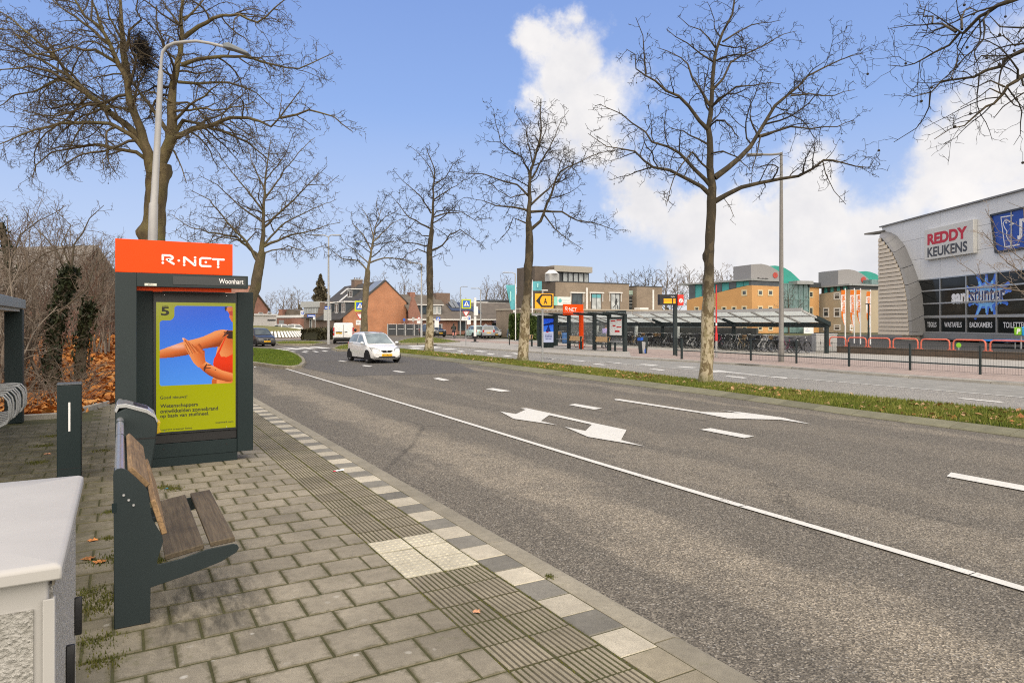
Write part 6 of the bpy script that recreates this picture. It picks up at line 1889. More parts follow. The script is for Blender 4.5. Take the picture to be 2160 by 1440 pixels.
BR_BROWN=brick('brown_brick',(.20,.125,.09),(.15,.095,.07),(.22,.19,.16))
BR_RED=brick('red_brick',(.32,.14,.095),(.26,.11,.075),(.28,.2,.16))
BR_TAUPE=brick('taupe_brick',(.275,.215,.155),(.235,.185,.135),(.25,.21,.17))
BR_TAUPE_SHADE=brick('shaded_taupe_brick',(.13,.10,.078),(.10,.08,.062),(.13,.11,.09))  # darker copy of the taupe brick, shade of the side put into its colour
OCHRE=mat('ochre_render',(.60,.33,.13),.85,var=.1,scale=.35,dirt=.15)
BEIGE=mat('beige_render',(.43,.36,.255),.85,var=.1,scale=.35,dirt=.15)
pl=thing('planter_wall','low dark brick planter wall under the red hoops, leaves along its foot','wall',(WX,0,0))
for ya in np.arange(0,27,3.0):
 mb=MB(); mb.box(0,.35,ya,min(ya+2.985,27.0),0,.36); mb.build('wall_section',brick('planter_brick%d'%0,(.11,.075,.052),(.085,.06,.042),(.10,.085,.07))if 'planter' not in MATS else MATS['planter'],pl)
 MATS.setdefault('planter',pl.children[0].data.materials[0])
mb=MB(); mb.box(-.03,.38,-.02,27.02,.36,.40); mb.build('coping',mat('dark_coping',(.10,.08,.06),.9,var=.3),pl)
n=2600
P=np.column_stack([WX-.05-np.abs(nrng.normal(0,.45,n)),nrng.uniform(2,27,n),nrng.uniform(.005,.07,n)])
leaf_patch('leaf_drift',P,.055,blade_mat('brown_leaves',[(.10,.05,.025),(.19,.09,.035),(.28,.13,.05),(.16,.08,.04)]),pl)
HOOP=mat('faded_red_hoop',(.66,.16,.10),.55,var=.18,scale=1.5)
hoops=((1750,1784),(1789,1827),(1832,1877),(1884,1936),(1943,2003),(2011,2079),(2089,2176))
words=['beside the grey switch cabinets','left of the lamp column','below the orange banners','in front of the beige pillar','below the first black shop window','in front of the green disc','at the right edge of the picture']
for(pa,pb),w_ in zip(hoops,words):
 y1,y0=Yline(pa,WX+.17),Yline(pb,WX+.17)
 o=thing('hoop_barrier','faded red hoop barrier on the planter wall '+w_,'barrier',(WX+.17,y0,.40),0,'red hoop barriers on the planter wall')
 L=y1-y0; r_=.17; H_=.56
 mb=MB(); mb.tube([(0,0,0),(0,0,H_-r_),(0,r_*.3,H_-r_*.3),(0,r_,H_),(0,L-r_,H_),(0,L-r_*.3,H_-r_*.3),(0,L,H_-r_),(0,L,0)],.042,10); mb.build('hoop',HOOP,o,True)
 for yb in(0,L):
  mb=MB(); mb.box(-.09,.09,yb-.09,yb+.09,0,.025); mb.build('foot_plate',HOOP,o)
  # ---------------------------------------------------------------- wall helper for buildings
class Wall:
 """vertical plane through two picture columns at given depths; local x runs left to right, -y faces the viewer"""
 def __init__(s,px0,Z0,px1,Z1,z0=0.0):
  s.A=at_depth(px0,HY,Z0); s.B=at_depth(px1,HY,Z1)
  s.A.z=s.B.z=z0
  d=s.B-s.A; s.L=d.length; s.d=d/s.L
  s.rz=atan2(s.d.y,s.d.x)
  s.nrm=Vector((s.d.y,-s.d.x,0)) # outward
  s.z0=z0
 def uz(s,px,py,off=0.0):
  t=(px-1080)/F
  hx,hy=ST+t*CT,CT-t*ST
  A=s.A+s.nrm*off
  den=s.d.x*hy-s.d.y*hx
  Z=(s.d.x*A.y-s.d.y*A.x)/den
  P=Vector((Z*hx,Z*hy,0)); u=(P-A).dot(s.d)
  return u,EH-(py-HY)*Z/F-s.z0
 def u(s,px):return s.uz(px,HY)[0]
 def z(s,px,py):return s.uz(px,py)[1]
 def rect(s,x0,y0,x1,y1,off=0.0):
  xm,ym=(x0+x1)/2,(y0+y1)/2
  za,zb=s.uz(xm,y0,off)[1],s.uz(xm,y1,off)[1]
  return s.uz(x0,ym,off)[0],s.uz(x1,ym,off)[0],min(za,zb),max(za,zb)
WINGLASS=glass('window_glass',(.035,.045,.05),.06)
WINGREY=glass('window_blind',(.30,.32,.32),.25)
FRAMEW=mat('white_frame',(.72,.71,.68),.5,var=.05)
FRAMED=mat('dark_frame',(.05,.055,.06),.5,var=.05)
FRAMEC=mat('cream_frame',(.68,.58,.38),.5,var=.05)
ROOFTILE=None
def rooftile(name,col):
 m=bpy.data.materials.new(name); m.use_nodes=True
 g=NT(m.node_tree); b=m.node_tree.nodes['Principled BSDF']
 co=g.coord('Object'); x,y,z=g.sep(co)
 w1=g.math('FRACT',g.math('MULTIPLY',z,4.6))
 w2=g.math('FRACT',g.math('MULTIPLY',g.math('ADD',x,y),3.6))
 n1=g.noise(co,1.2,5,.65); n2=g.noise(co,9,3,.6)
 c=g.mix(g.mapr(n1,.3,.7),tuple(v*.75 for v in col),tuple(v*1.3 for v in col))
 c=g.mix(g.mapr(w1,.0,.22,.6,0),c,tuple(v*.35 for v in col)); c=g.mix(g.mapr(w2,.0,.16,.3,0),c,tuple(v*.45 for v in col))
 c=g.mix(g.mapr(n2,.5,.75,0,.4),c,(.12,.115,.085))
 g.put(b.inputs['Base Color'],c); b.inputs['Roughness'].default_value=.8
 return m
TILE_DARK=rooftile('dark_roof_tiles',(.055,.050,.046))
TILE_GREY=rooftile('grey_roof_tiles',(.20,.18,.16))
TILE_BROWN=rooftile('brown_roof_tiles',(.125,.105,.085))
SOLAR=mat('solar_panel',(.05,.055,.065),.25,var=.1,coat=.5)
SOLARP=mat('pale_solar_panel',(.20,.215,.225),.3,var=.15,scale=1.5)
def window(root,x0,x1,z0,z1,y=0.0,fm=FRAMEW,pm=WINGLASS,fw=.09,cols=1,rows=(),name='window',depth=.07):
 mb=MB()
 mb.box(x0,x1,y-depth,y-.004,z1-fw,z1); mb.box(x0,x1,y-depth,y-.004,z0,z0+fw)
 mb.box(x0,x0+fw,y-depth,y-.004,z0+fw,z1-fw); mb.box(x1-fw,x1,y-depth,y-.004,z0+fw,z1-fw)
 for k in range(1,cols):
  xm=x0+(x1-x0)*k/cols; mb.box(xm-fw*.35,xm+fw*.35,y-depth*.9,y-.004,z0+fw,z1-fw)
 for f_ in rows:
  zm=z0+(z1-z0)*f_; mb.box(x0+fw,x1-fw,y-depth*.88,y-.005,zm-fw*.35,zm+fw*.35)
 o=mb.build(name,fm,root)
 mb=MB(); mb.box(x0+fw*.5,x1-fw*.5,y-.03,y-.002,z0+fw*.5,z1-fw*.5)
 mb.build('pane',pm,o)
 return o
 # ---------------------------------------------------------------- brick gable terrace
h=thing('terraced_house','orange brick gable end house with dark tiled roof and dormers behind the van','house',(28.8,101,0))
mb=MB(); mb.xz([(0,0),(0,2.65),(6.6,8.2),(10,5.05),(10,0)],0,.35); mb.build('gable_wall',BR_ORANGE,h)
mb=MB(); mb.xz([(0.05,0),(0.05,2.55),(6.6,8.05),(9.95,4.95),(9.95,0)],.36,22); mb.build('wall',BR_BROWN,h)
mb=MB(); mb.xz([(-.5,2.22),(-.5,2.38),(6.6,8.42),(6.6,8.22)],-.12,22.2); mb.build('roof',TILE_DARK,h)
mb=MB(); mb.xz([(10.3,4.75),(10.3,4.92),(6.6,8.42),(6.6,8.22)],-.12,22.2); mb.build('roof',TILE_DARK,h)
slope=lambda x:2.8+(x+.0)*(8.42-2.38)/7.1
mb=MB(); mb.xz([(4.3,slope(4.3)+.06),(6.35,slope(6.35)+.06),(6.35,slope(6.35)+.14),(4.3,slope(4.3)+.14)],.35,4.4); mb.build('solar_panel',SOLARP,h)
def dormer(y0,y1,x0,z0,z1,xb,white=True):
 mb=MB(); mb.box(x0,xb,y0,y1,z0,z1); d_=mb.build('dormer',mat('dormer_cladding',(.035,.045,.055),.5),h)
 mb=MB(); mb.box(x0-.3,xb+.2,y0-.2,y1+.2,z1,z1+.16); mb.build('dormer_roof',FRAMEW,d_)
 mb=MB(); n_=max(1,int((y1-y0)/1.1))
 for k in range(n_):
  a=y0+.12+(y1-y0-.24)*k/n_; c=a+(y1-y0-.24)/n_-.12
  mb.box(x0-.06,x0-.002,a,a+.1,z0+.1,z1-.1); mb.box(x0-.06,x0-.002,c-.1,c,z0+.1,z1-.1); mb.box(x0-.06,x0-.002,a+.1,c-.1,z1-.22,z1-.1); mb.box(x0-.06,x0-.002,a+.1,c-.1,z0+.1,z0+.22)
 mb.build('dormer_window',FRAMEW,d_,kind='stuff')
 mb=MB(); mb.box(x0-.03,x0-.002,y0+.2,y1-.2,z0+.2,z1-.2); mb.build('pane',WINGLASS,d_)
dormer(7.6,10.4,3.7,5.85,7.2,5.8); dormer(1.2,3.6,.7,3.25,4.95,3.2); dormer(5.0,7.2,.7,3.25,4.95,3.2); dormer(9.2,12,.7,3.25,4.95,3.2); dormer(15,17.5,.7,3.25,4.95,3.2)
for y0,x0,x1 in((11.8,2.9,4.3),(17.0,4.6,5.8)):
 mb=MB(); mb.xz([(x0,slope(x0)+.05),(x1,slope(x1)+.05),(x1,slope(x1)+.16),(x0,slope(x0)+.16)],y0,y0+1.0); mb.build('roof_window',FRAMEW,h)
for y0 in(13.8,):
 mb=MB(); mb.box(5.9,7.3,y0,y0+1.9,7.4,9.15); ch=mb.build('chimney',BR_BROWN,h)
 mb=MB(); mb.box(5.8,7.4,y0-.1,y0+2.0,9.15,9.3); mb.build('chimney_cap',GREYPAINT,ch)
 for k in range(3):
  mb=MB(); mb.tube([(6.2+k*.4,y0+.9,9.3),(6.2+k*.4,y0+.9,9.6)],.1,8); mb.build('chimney_pot',TILE_BROWN,ch,True)
mb=MB(); mb.box(-.3,1.2,4,8.4,0.0,2.2); mb.build('porch',BR_BROWN,h)
def by(px0,py0,px1,py1,Y,X0):
 """picture rectangle on a wall facing the viewer at Y, in that building's own x"""
 a=on_y(px0,(py0+py1)/2,Y)[0]-X0; c=on_y(px1,(py0+py1)/2,Y)[0]-X0
 xm=(px0+px1)/2
 za,zb=on_y(xm,py1,Y)[1],on_y(xm,py0,Y)[1]
 return a,c,min(za,zb),max(za,zb)
 # ---------------------------------------------------------------- slate row behind the parked cars
RX0=on_y(862,680,98)[0]
h=thing('terraced_house','low brown brick row with long slate roofs behind the parked cars','house',(RX0,98,0))
xl=lambda px,Y=98:on_y(px,680,Y)[0]-RX0
xr=xl(1120)
mb=MB(); mb.box(0,xr,0,9,0,2.5); mb.build('wall',BR_RED,h)
mb=MB(); mb.yz([(-.5,2.42),(5.2,5.2),(10,2.4),(10,2.25),(5.2,5.0),(-.5,2.28)],xl(955),xr+.3); mb.build('roof',TILE_BROWN,h)
mb=MB(); mb.yz([(-.5,2.42),(5.6,6.35),(11.6,2.4),(11.6,2.25),(5.6,6.15),(-.5,2.28)],xl(868),xl(955)-.02); mb.build('roof',TILE_BROWN,h)
mb=MB(); mb.xz([(xl(860),0),(xl(860),3.4),(xl(868.5),6.05),(xl(887),2.5),(xl(887),0)],-.6,-.02); mb.build('gable',BR_RED,h)
mb=MB(); mb.box(-.35,xr+.3,-.62,-.5,2.2,2.42); mb.build('gutter',FRAMEW,h)
x0,x1,z0,z1=by(917,650,946,618,103,RX0); mb=MB(); mb.box(x0,x1,4.4,6.4,3.6,on_y(931,618,103)[1]); mb.build('chimney',BR_BROWN,h)
x0,x1,z0,z1=by(865,628,876,616,103,RX0); mb=MB(); mb.box(x0,x1,5,6.2,4.6,on_y(870,616,103)[1]); mb.build('chimney',BR_RED,h)
x0,x1,_,_=by(1088,645,1112,622,106,RX0); mb=MB(); mb.box(x0,x1,8,10,1.5,on_y(1100,622,107)[1]); mb.build('chimney',BR_BROWN,h)
x0,x1,z0,z1=by(879,664,930,644,99,RX0); mb=MB(); mb.box(x0,x1,.6,4,z0,z1); d_=mb.build('dormer',FRAMED,h); mb=MB(); mb.box(x0-.2,x1+.2,.35,4,z1,z1+.15); mb.build('dormer_roof',FRAMEW,d_)
for a,c,pm_ in((.08,.36,WINGLASS),(.42,.78,WINGREY),(.8,.96,WINGREY)):
 window(h,x0+(x1-x0)*a,x0+(x1-x0)*c,z0+.12,z1-.12,.6,FRAMED if pm_ is WINGLASS else FRAMEW,pm_,.08)
rs_=lambda yy2:2.42+(yy2+.5)*(5.2-2.42)/5.7
for(pa,pb,f0,f1,nm)in((953,996,2.0,4.9,SOLAR),(996,1012,1.2,3.6,SOLAR)):
 xa_,xb_=xl(pa,100),xl(pb,100)
 mb=MB(); mb.yz([(f0,rs_(f0)+.05),(f1,rs_(f1)+.05),(f1,rs_(f1)+.13),(f0,rs_(f0)+.13)],xa_,xb_); mb.build('solar_panel',nm,h)
for k in range(4):
 mb=MB(); xa_=xl(953+k%2*9,101); f0,f1=(3.0,4.2)if k<2 else(4.3,5.1)
 rz_=lambda q:2.42+(q+.5)*(6.35-2.42)/6.1
 mb.yz([(f0,rz_(f0)-.4),(f1,rz_(f1)-.4),(f1,rz_(f1)-.3),(f0,rz_(f0)-.3)],xa_,xa_+.62); mb.build('roof_panel',SOLARP,h)
x0,x1,z0,z1=by(1038,697,1070,681,97.9,RX0); window(h,x0,x1,.05,z1,-.02,FRAMED,WINGLASS,.1,3)
x0,x1,z0,z1=by(1038,681,1070,673.5,97.9,RX0); mb=MB(); mb.prism([(x0,-.9,z0),(x0,-.02,z0+.25),(x0,-.02,z1),(x0,-.9,z0+.15)],(x1-x0,0,0)); mb.build('awning',mat('plum_awning',(.055,.045,.06),.8,var=.5,scale=.7),h)
x0,x1,z0,z1=by(966,697,982,678,97.9,RX0); window(h,x0,x1,z0,z1,-.02,FRAMED,WINGLASS,.1,2)
x0,x1,z0,z1=by(895,697,925,682,97.9,RX0); window(h,x0,x1,z0,z1,-.02,FRAMEW,WINGLASS,.1,3)
mb=MB(); mb.box(xl(1000,108),xl(1090,108),12,16,2.0,5.6); mb.build('rear_wing',FRAMEW,h)
mb=MB(); mb.box(xl(1030,110),xl(1092,110),11.8,17,5.6,6.0); mb.build('rear_roof',FRAMED,h)
for k in range(3):
 x0=xl(1040+k*16,109.7); window(h,x0,x0+1.1,4.3,5.4,12,FRAMEW,WINGLASS,.1,2)
 # ---------------------------------------------------------------- flat roofed house, low white house, gable at the left
W=Wall(637,118,700,112)
h=thing('flat_roofed_house','flat roofed house with pale fascia and window band left of the brick gable','house',W.A,W.rz)
u0,u1,z0,z1=W.rect(641,700,700,636)
mb=MB(); mb.box(u0,u1,0,8,0,W.z(660,662)); mb.build('wall',BR_BROWN,h)
a0,a1,b0,b1=W.rect(637,648,676,636); mb=MB(); mb.box(a0,a1,-.3,7,b0,b1); mb.build('fascia',mat('grey_fascia',(.42,.43,.42),.6,var=.06),h)
a0,a1,b0,b1=W.rect(641,661,674,648)
for k in range(6):
 window(h,a0+(a1-a0)*k/6+.02,a0+(a1-a0)*(k+1)/6-.02,b0,b1-.02,.0,GREYPAINT,WINGREY,.1)
mb=MB(); mb.box(a0,a1,.05,7,b0,b1); mb.build('upper_wall',FRAMED,h)
a0,a1,b0,b1=W.rect(670,662,700,637); mb=MB(); mb.xz([(a0,b0),(W.uz(676,640)[0],b1),(a1,b1),(a1,b0)],-.1,8); mb.build('side_wall',BR_BROWN,h)
a0,a1,b0,b1=W.rect(654,690,659,671); mb=MB(); mb.box(a0,a1,-.12,-.01,0,b1); dd=mb.build('door',FRAMEW,h); mb=MB(); mb.box(a0+.12,a1-.12,-.14,-.125,.6,b1-.2); mb.build('door_glass',WINGLASS,dd)
mb=MB(); mb.box(W.u(646),W.u(664),-.9,.0,W.z(655,671),W.z(655,669)); mb.build('porch_roof',FRAMED,h)
W=Wall(585,124,640,118)
h=thing('garage_row','low brown brick garages with white fascia left of the flat roofed house','garage',W.A,W.rz)
u0,u1,z0,z1=W.rect(584,696,641,670); mb=MB(); mb.box(u0,u1,0,6,0,z1); mb.build('wall',BR_RED,h)
mb=MB(); mb.box(u0-.1,u1+.1,-.15,6.2,z1,z1+.45); mb.build('fascia',FRAMEW,h)
for a,c in((589,599),(604,614)):
 x0,x1,zb,zt_=W.rect(a,694,c,675); mb=MB(); mb.box(x0,x1,-.06,-.005,0,zt_); mb.build('garage_door',mat('garage_door',(.30,.31,.30),.6,var=.1)if a<600 else mat('brown_door',(.25,.12,.07),.6),h)
W=Wall(536,112,592,120)
h=thing('low_house','low white rendered house with grey strip window beyond the roundabout','house',W.A,W.rz)
u0,u1,z0,z1=W.rect(520,696,583,665); mb=MB(); mb.box(u0,u1,0,6,0,z1); mb.build('wall',mat('white_render',(.62,.60,.57),.8,var=.08),h)
x0,x1,zb,zt_=W.rect(564,676.5,581,673.5); mb=MB(); mb.box(x0,x1,-.05,-.01,zb,zt_); mb.build('strip_window',FRAMED,h)
mb=MB(); mb.box(u0-.1,u1+.1,-.2,6,z1,z1+.25); mb.build('roof_edge',FRAMEW,h)
W=Wall(520,134,567,140)
h=thing('gable_house','red brick gable house with steep roof just right of the display','house',W.A,W.rz)
pts=[W.uz(515,700),W.uz(515,640),W.uz(528,604),W.uz(565,650),W.uz(565,700)]; pts=[(a,max(b,0))for a,b in pts]
mb=MB(); mb.xz(pts,0,10); mb.build('wall',BR_RED,h)
a,c=pts[2],pts[3]; mb=MB(); mb.xz([(a[0],a[1]+.02),(a[0],a[1]+.3),(c[0]+.5,c[1]-.3),(c[0]+.5,c[1]-.55)],-.3,10.2); mb.build('roof',TILE_BROWN,h)
for k in range(2):
 x0=W.u(545)+k*2.5; window(h,x0,x0+1.3,2.6,3.9,0,FRAMEW,WINGLASS,.1)
 # grey ridge roofs further left of the flat house
W=Wall(592,140,650,140)
h=thing('slate_roof_house','grey slate roof with dark dormer peeking above the brown garages','house',W.A,W.rz)
pts=[W.uz(593,690),W.uz(593,664),W.uz(600,651),W.uz(632,655),W.uz(640,668),W.uz(640,690)]; pts=[(a,max(b,0))for a,b in pts]
mb=MB(); mb.xz(pts,2,9); mb.build('roof',TILE_BROWN,h)
mb=MB(); mb.box(0,W.u(640),3,8,0,2.6); mb.build('wall',BR_RED,h)
x0,x1,zb,zt_=W.rect(586,668,594,652); mb=MB(); mb.box(x0,x1,.5,4,2.4,zt_); mb.build('chimney',BR_RED,h)
# houses behind the thicket
W=Wall(-120,58,98,56)
h=thing('slate_house','brick house with grey tiled roof behind the thicket at the left edge','house',W.A,W.rz)
u0,u1,z0,z1=W.rect(-120,700,98,640); mb=MB(); mb.box(u0,u1,0,9,0,z1); mb.build('wall',BR_RED,h)
zt_=W.z(40,535); mb=MB(); mb.yz([(-.4,z1),(5,zt_+1.2),(10,z1),(10,z1-.2),(5,zt_+1.0),(-.4,z1-.2)],u0-.3,u1+.3); mb.build('roof',TILE_GREY,h)
for k in range(3):window(h,u1-2.0-k*2.6,u1-.6-k*2.6,.9,2.4,0,FRAMEW,WINGLASS,.09,2)
W=Wall(60,64,330,67)
h=thing('tiled_house','white walled house with brown tiled roof between thicket and shelter post','house',W.A,W.rz)
u0,u1,z0,z1=W.rect(60,700,330,655); mb=MB(); mb.box(u0,u1,0,9,0,z1); mb.build('wall',BR_RED,h)
zt_=W.z(160,570); mb=MB(); mb.yz([(-.4,z1),(5,zt_+.6),(10,z1),(10,z1-.2),(5,zt_+.4),(-.4,z1-.2)],u0-.3,u1+.3); mb.build('roof',TILE_GREY,h)
for a,c in((100,113),(118,126),(176,200),(238,246)):
 x0,x1,zb,zt2=W.rect(a,700,c,664); window(h,x0,x1,.4,zt2-.1,0,FRAMEW,WINGREY if c<130 else WINGLASS,.12,1 if c-a<14 else 2)
x0,x1,zb,zt2=W.rect(230,712,246,660); mb=MB(); mb.box(x0,x1+.8,-.05,-.005,0,zt2); mb.build('white_panel',FRAMEW,h)
# ---------------------------------------------------------------- orthodontist building
OY=72.0; OX0=on_y(1096,680,OY)[0]
h=thing('practice_building','taupe brick practice building with flat roofs and grey penthouse behind the far stop','building',(OX0,OY,0))
ox=lambda px,Y:on_y(px,680,Y)[0]-OX0
mb=MB(); mb.box(0,ox(1565,OY),0,6,0,3.42); mb.build('ground_floor',BR_TAUPE,h)
mb=MB(); mb.box(-.1,ox(1565,OY)+.1,-.12,6,3.42,3.62); mb.build('ground_floor_coping',mat('taupe_coping',(.40,.35,.28),.7,var=.06),h)
U_=78.0
a,c=ox(1172,U_),ox(1327,U_)
mb=MB(); mb.box(a,c,6.0,11.7,3.4,7.42); mb.build('upper_block',BR_TAUPE,h)
mb=MB(); mb.box(a-.05,c+.05,5.95,11.75,7.42,7.55); mb.build('upper_coping',FRAMED,h)
mb=MB(); mb.box(a-.04,a-.004,6.1,11.6,3.5,7.4); mb.build('side_shade_sheet',BR_TAUPE_SHADE,h)  # thin sheet that paints the unlit side of the upper block darker
a2,c2=ox(1343,U_),ox(1397,U_)
mb=MB(); mb.box(a2,c2,6.0,11.7,3.4,7.15); mb.build('right_block',BR_TAUPE,h); mb=MB(); mb.box(a2-.05,c2+.05,5.95,11.75,7.15,7.27); mb.build('right_coping',FRAMED,h)
mb=MB(); mb.box(c+.06,a2-.06,7.0,11,3.4,6.6); lk=mb.build('glazed_link',WINGLASS,h)
for k in range(5):mb=MB(); mb.box(c+.1,a2-.1,6.85,6.98,3.7+k*.5,3.78+k*.5); mb.build('link_rail',GREYPAINT,lk)
mb=MB(); mb.box(c+.06,a2-.06,6.8,6.99,5.95,6.6); mb.build('green_panel',mat('pale_green_panel',(.35,.45,.38),.5),lk)
P_=82.0
a,c=ox(1128,P_),ox(1168,P_); mb=MB(); mb.box(a,c,10.0,15,3.4,on_y(1150,562,P_)[1]); mb.build('tower',BR_TAUPE_SHADE,h)
a,c=ox(1168,P_),ox(1248,P_); zt_=on_y(1208,561.5,P_)[1]; zb=on_y(1208,574,P_)[1]
mb=MB(); mb.box(a+.01,c,9.8,15,zb,zt_); mb.build('penthouse_fascia',mat('penthouse_grey',(.36,.33,.28),.7,var=.06),h)
mb=MB(); mb.box(a+.01,c-.2,10.6,15,7.5,zb); mb.build('penthouse_wall',FRAMED,h)
a,c=ox(1191,P_),ox(1246.5,P_)
for k in range(5):window(h,a+(c-a)*k/5+.02,a+(c-a)*(k+1)/5-.02,7.62,zb-.02,10.55,FRAMED,WINGREY,.09)
a=ox(1178,U_); mb=MB(); mb.box(a-.8,a+.8,7,8.2,7.56,8.6); vt=mb.build('roof_vent',GREYPAINT,h); mb=MB(); mb.lathe([(1.2,8.6),(.55,9.1),(.4,9.15)],4,'z',(a,7.6,0)); mb.build('vent_hood',FRAMEW,vt)
for pa,pb,cols in((1203,1231,2),(1244,1271,2),(1285,1310,2)):
 x0,x1,z0,z1=by(pa,647,pb,617,U_,OX0); window(h,x0+.25,x1-.25,3.66,z1-.12,5.998,FRAMED,WINGREY if pa>1210 else WINGLASS,.08,cols)
 mb=MB(); mb.box(x0-.1,x1+.1,5.75,5.997,z1-.1,z1+.06); mb.build('blind_box',FRAMEW,h)
 for xx in(x0,x1-.07):
  mb=MB(); mb.box(xx,xx+.07,5.86,5.997,z1-1.3,z1-.1); mb.build('blind_rail',FRAMEW,h)
  # running figure film on the third window, teal film on the second
x0,x1,z0,z1=by(1285,647,1310,617,U_,OX0); xm=(x0+x1)/2+.15
mb=MB(); q=lambda dx,z:(xm+dx,3.75+z)
disc(mb,*q(.05,1.42),.12,5.95); stroke(mb,[q(.03,1.28),q(0,.85)],.2,5.949); stroke(mb,[q(0,.85),q(.26,.5),q(.2,.1)],.11,5.948); stroke(mb,[q(0,.85),q(-.22,.52),q(-.5,.3)],.11,5.947); stroke(mb,[q(.03,1.2),q(.3,1.0)],.07,5.946); stroke(mb,[q(.0,1.2),q(-.28,1.0)],.07,5.945)
mb.build('window_film_figure',BLACKPRINT,h,kind='stuff')
x0,x1,z0,z1=by(1244,647,1271,617,U_,OX0); mb=MB(); mb.box(x0+.35,x1-.35,5.945,5.95,z1-.75,z1-.25); mb.build('teal_film',mat('teal_film',(.12,.38,.42),.4,var=.2),h)
for px in(1237,1377):
 x0,x1,z0,z1=by(px-1.5,647,px+1.5,607,U_,OX0); mb=MB(); mb.box(x0,x1,5.85,5.996,3.63,z1 if px<1300 else z1-.3); mb.build('downpipe',FRAMEW,h)
TEAL=mat('teal_print',(.10,.42,.44),.5,var=.1)
x0,x1,z0,z1=by(1175,647,1203,626,U_,OX0); mb=MB(); mb.box(x0,x1,5.9,5.95,z0+.2,z1); bn=mb.build('practice_banner',mat('banner_white',(.66,.70,.68),.6,var=.04),h)
mb=MB(); lettering(mb,'Praktijk voor',x0+(x1-x0)*.66,z1-(z1-z0)*.36,w=(x1-x0)*.55,h=.2,y=5.895); lettering(mb,'Orthodontie',x0+(x1-x0)*.66,z1-(z1-z0)*.62,w=(x1-x0)*.55,h=.2,y=5.895); mb.build('banner_lettering',mat('grey_print',(.25,.3,.3),.6),bn)
mb=MB(); disc(mb,x0+(x1-x0)*.2,(z0+z1)/2+.15,.28,5.895,18); disc(mb,x0+(x1-x0)*.2,(z0+z1)/2+.15,.2,5.893,18); mb.build('banner_logo',TEAL,bn)
mb=MB(); mb.box(x0-.55,x0-.03,5.9,5.95,z0+.2,z1); mb.build('teal_strip',mat('teal_light',(.25,.6,.5),.5),bn)
x0,x1,z0,z1=by(1141,660,1192,651,OY,OX0); mb=MB(); lettering(mb,'Praktijk voor Orthodontie',x0,(z0+z1)/2+.1,w=(x1-x0)*1.22,h=.42,y=-.02,bold=.012,align='l'); mb.build('facade_lettering',WHITEPRINT,h)
mb=MB(); mb.box(ox(1340,OY+3),ox(1358,OY+3),2,3.2,3.63,3.95); mb.build('roof_light',FRAMEW,h)
mb=MB(); mb.box(0.5,ox(1480,OY),-.06,-.004,.3,2.3); mb.build('shop_glazing',WINGLASS,h)
for k in range(14):
 mb=MB(); x_=.5+(ox(1480,OY)-.5)*k/13; mb.box(x_-.08,x_+.08,-.12,-.062,.1,2.35); mb.build('glazing_post',FRAMED,h)
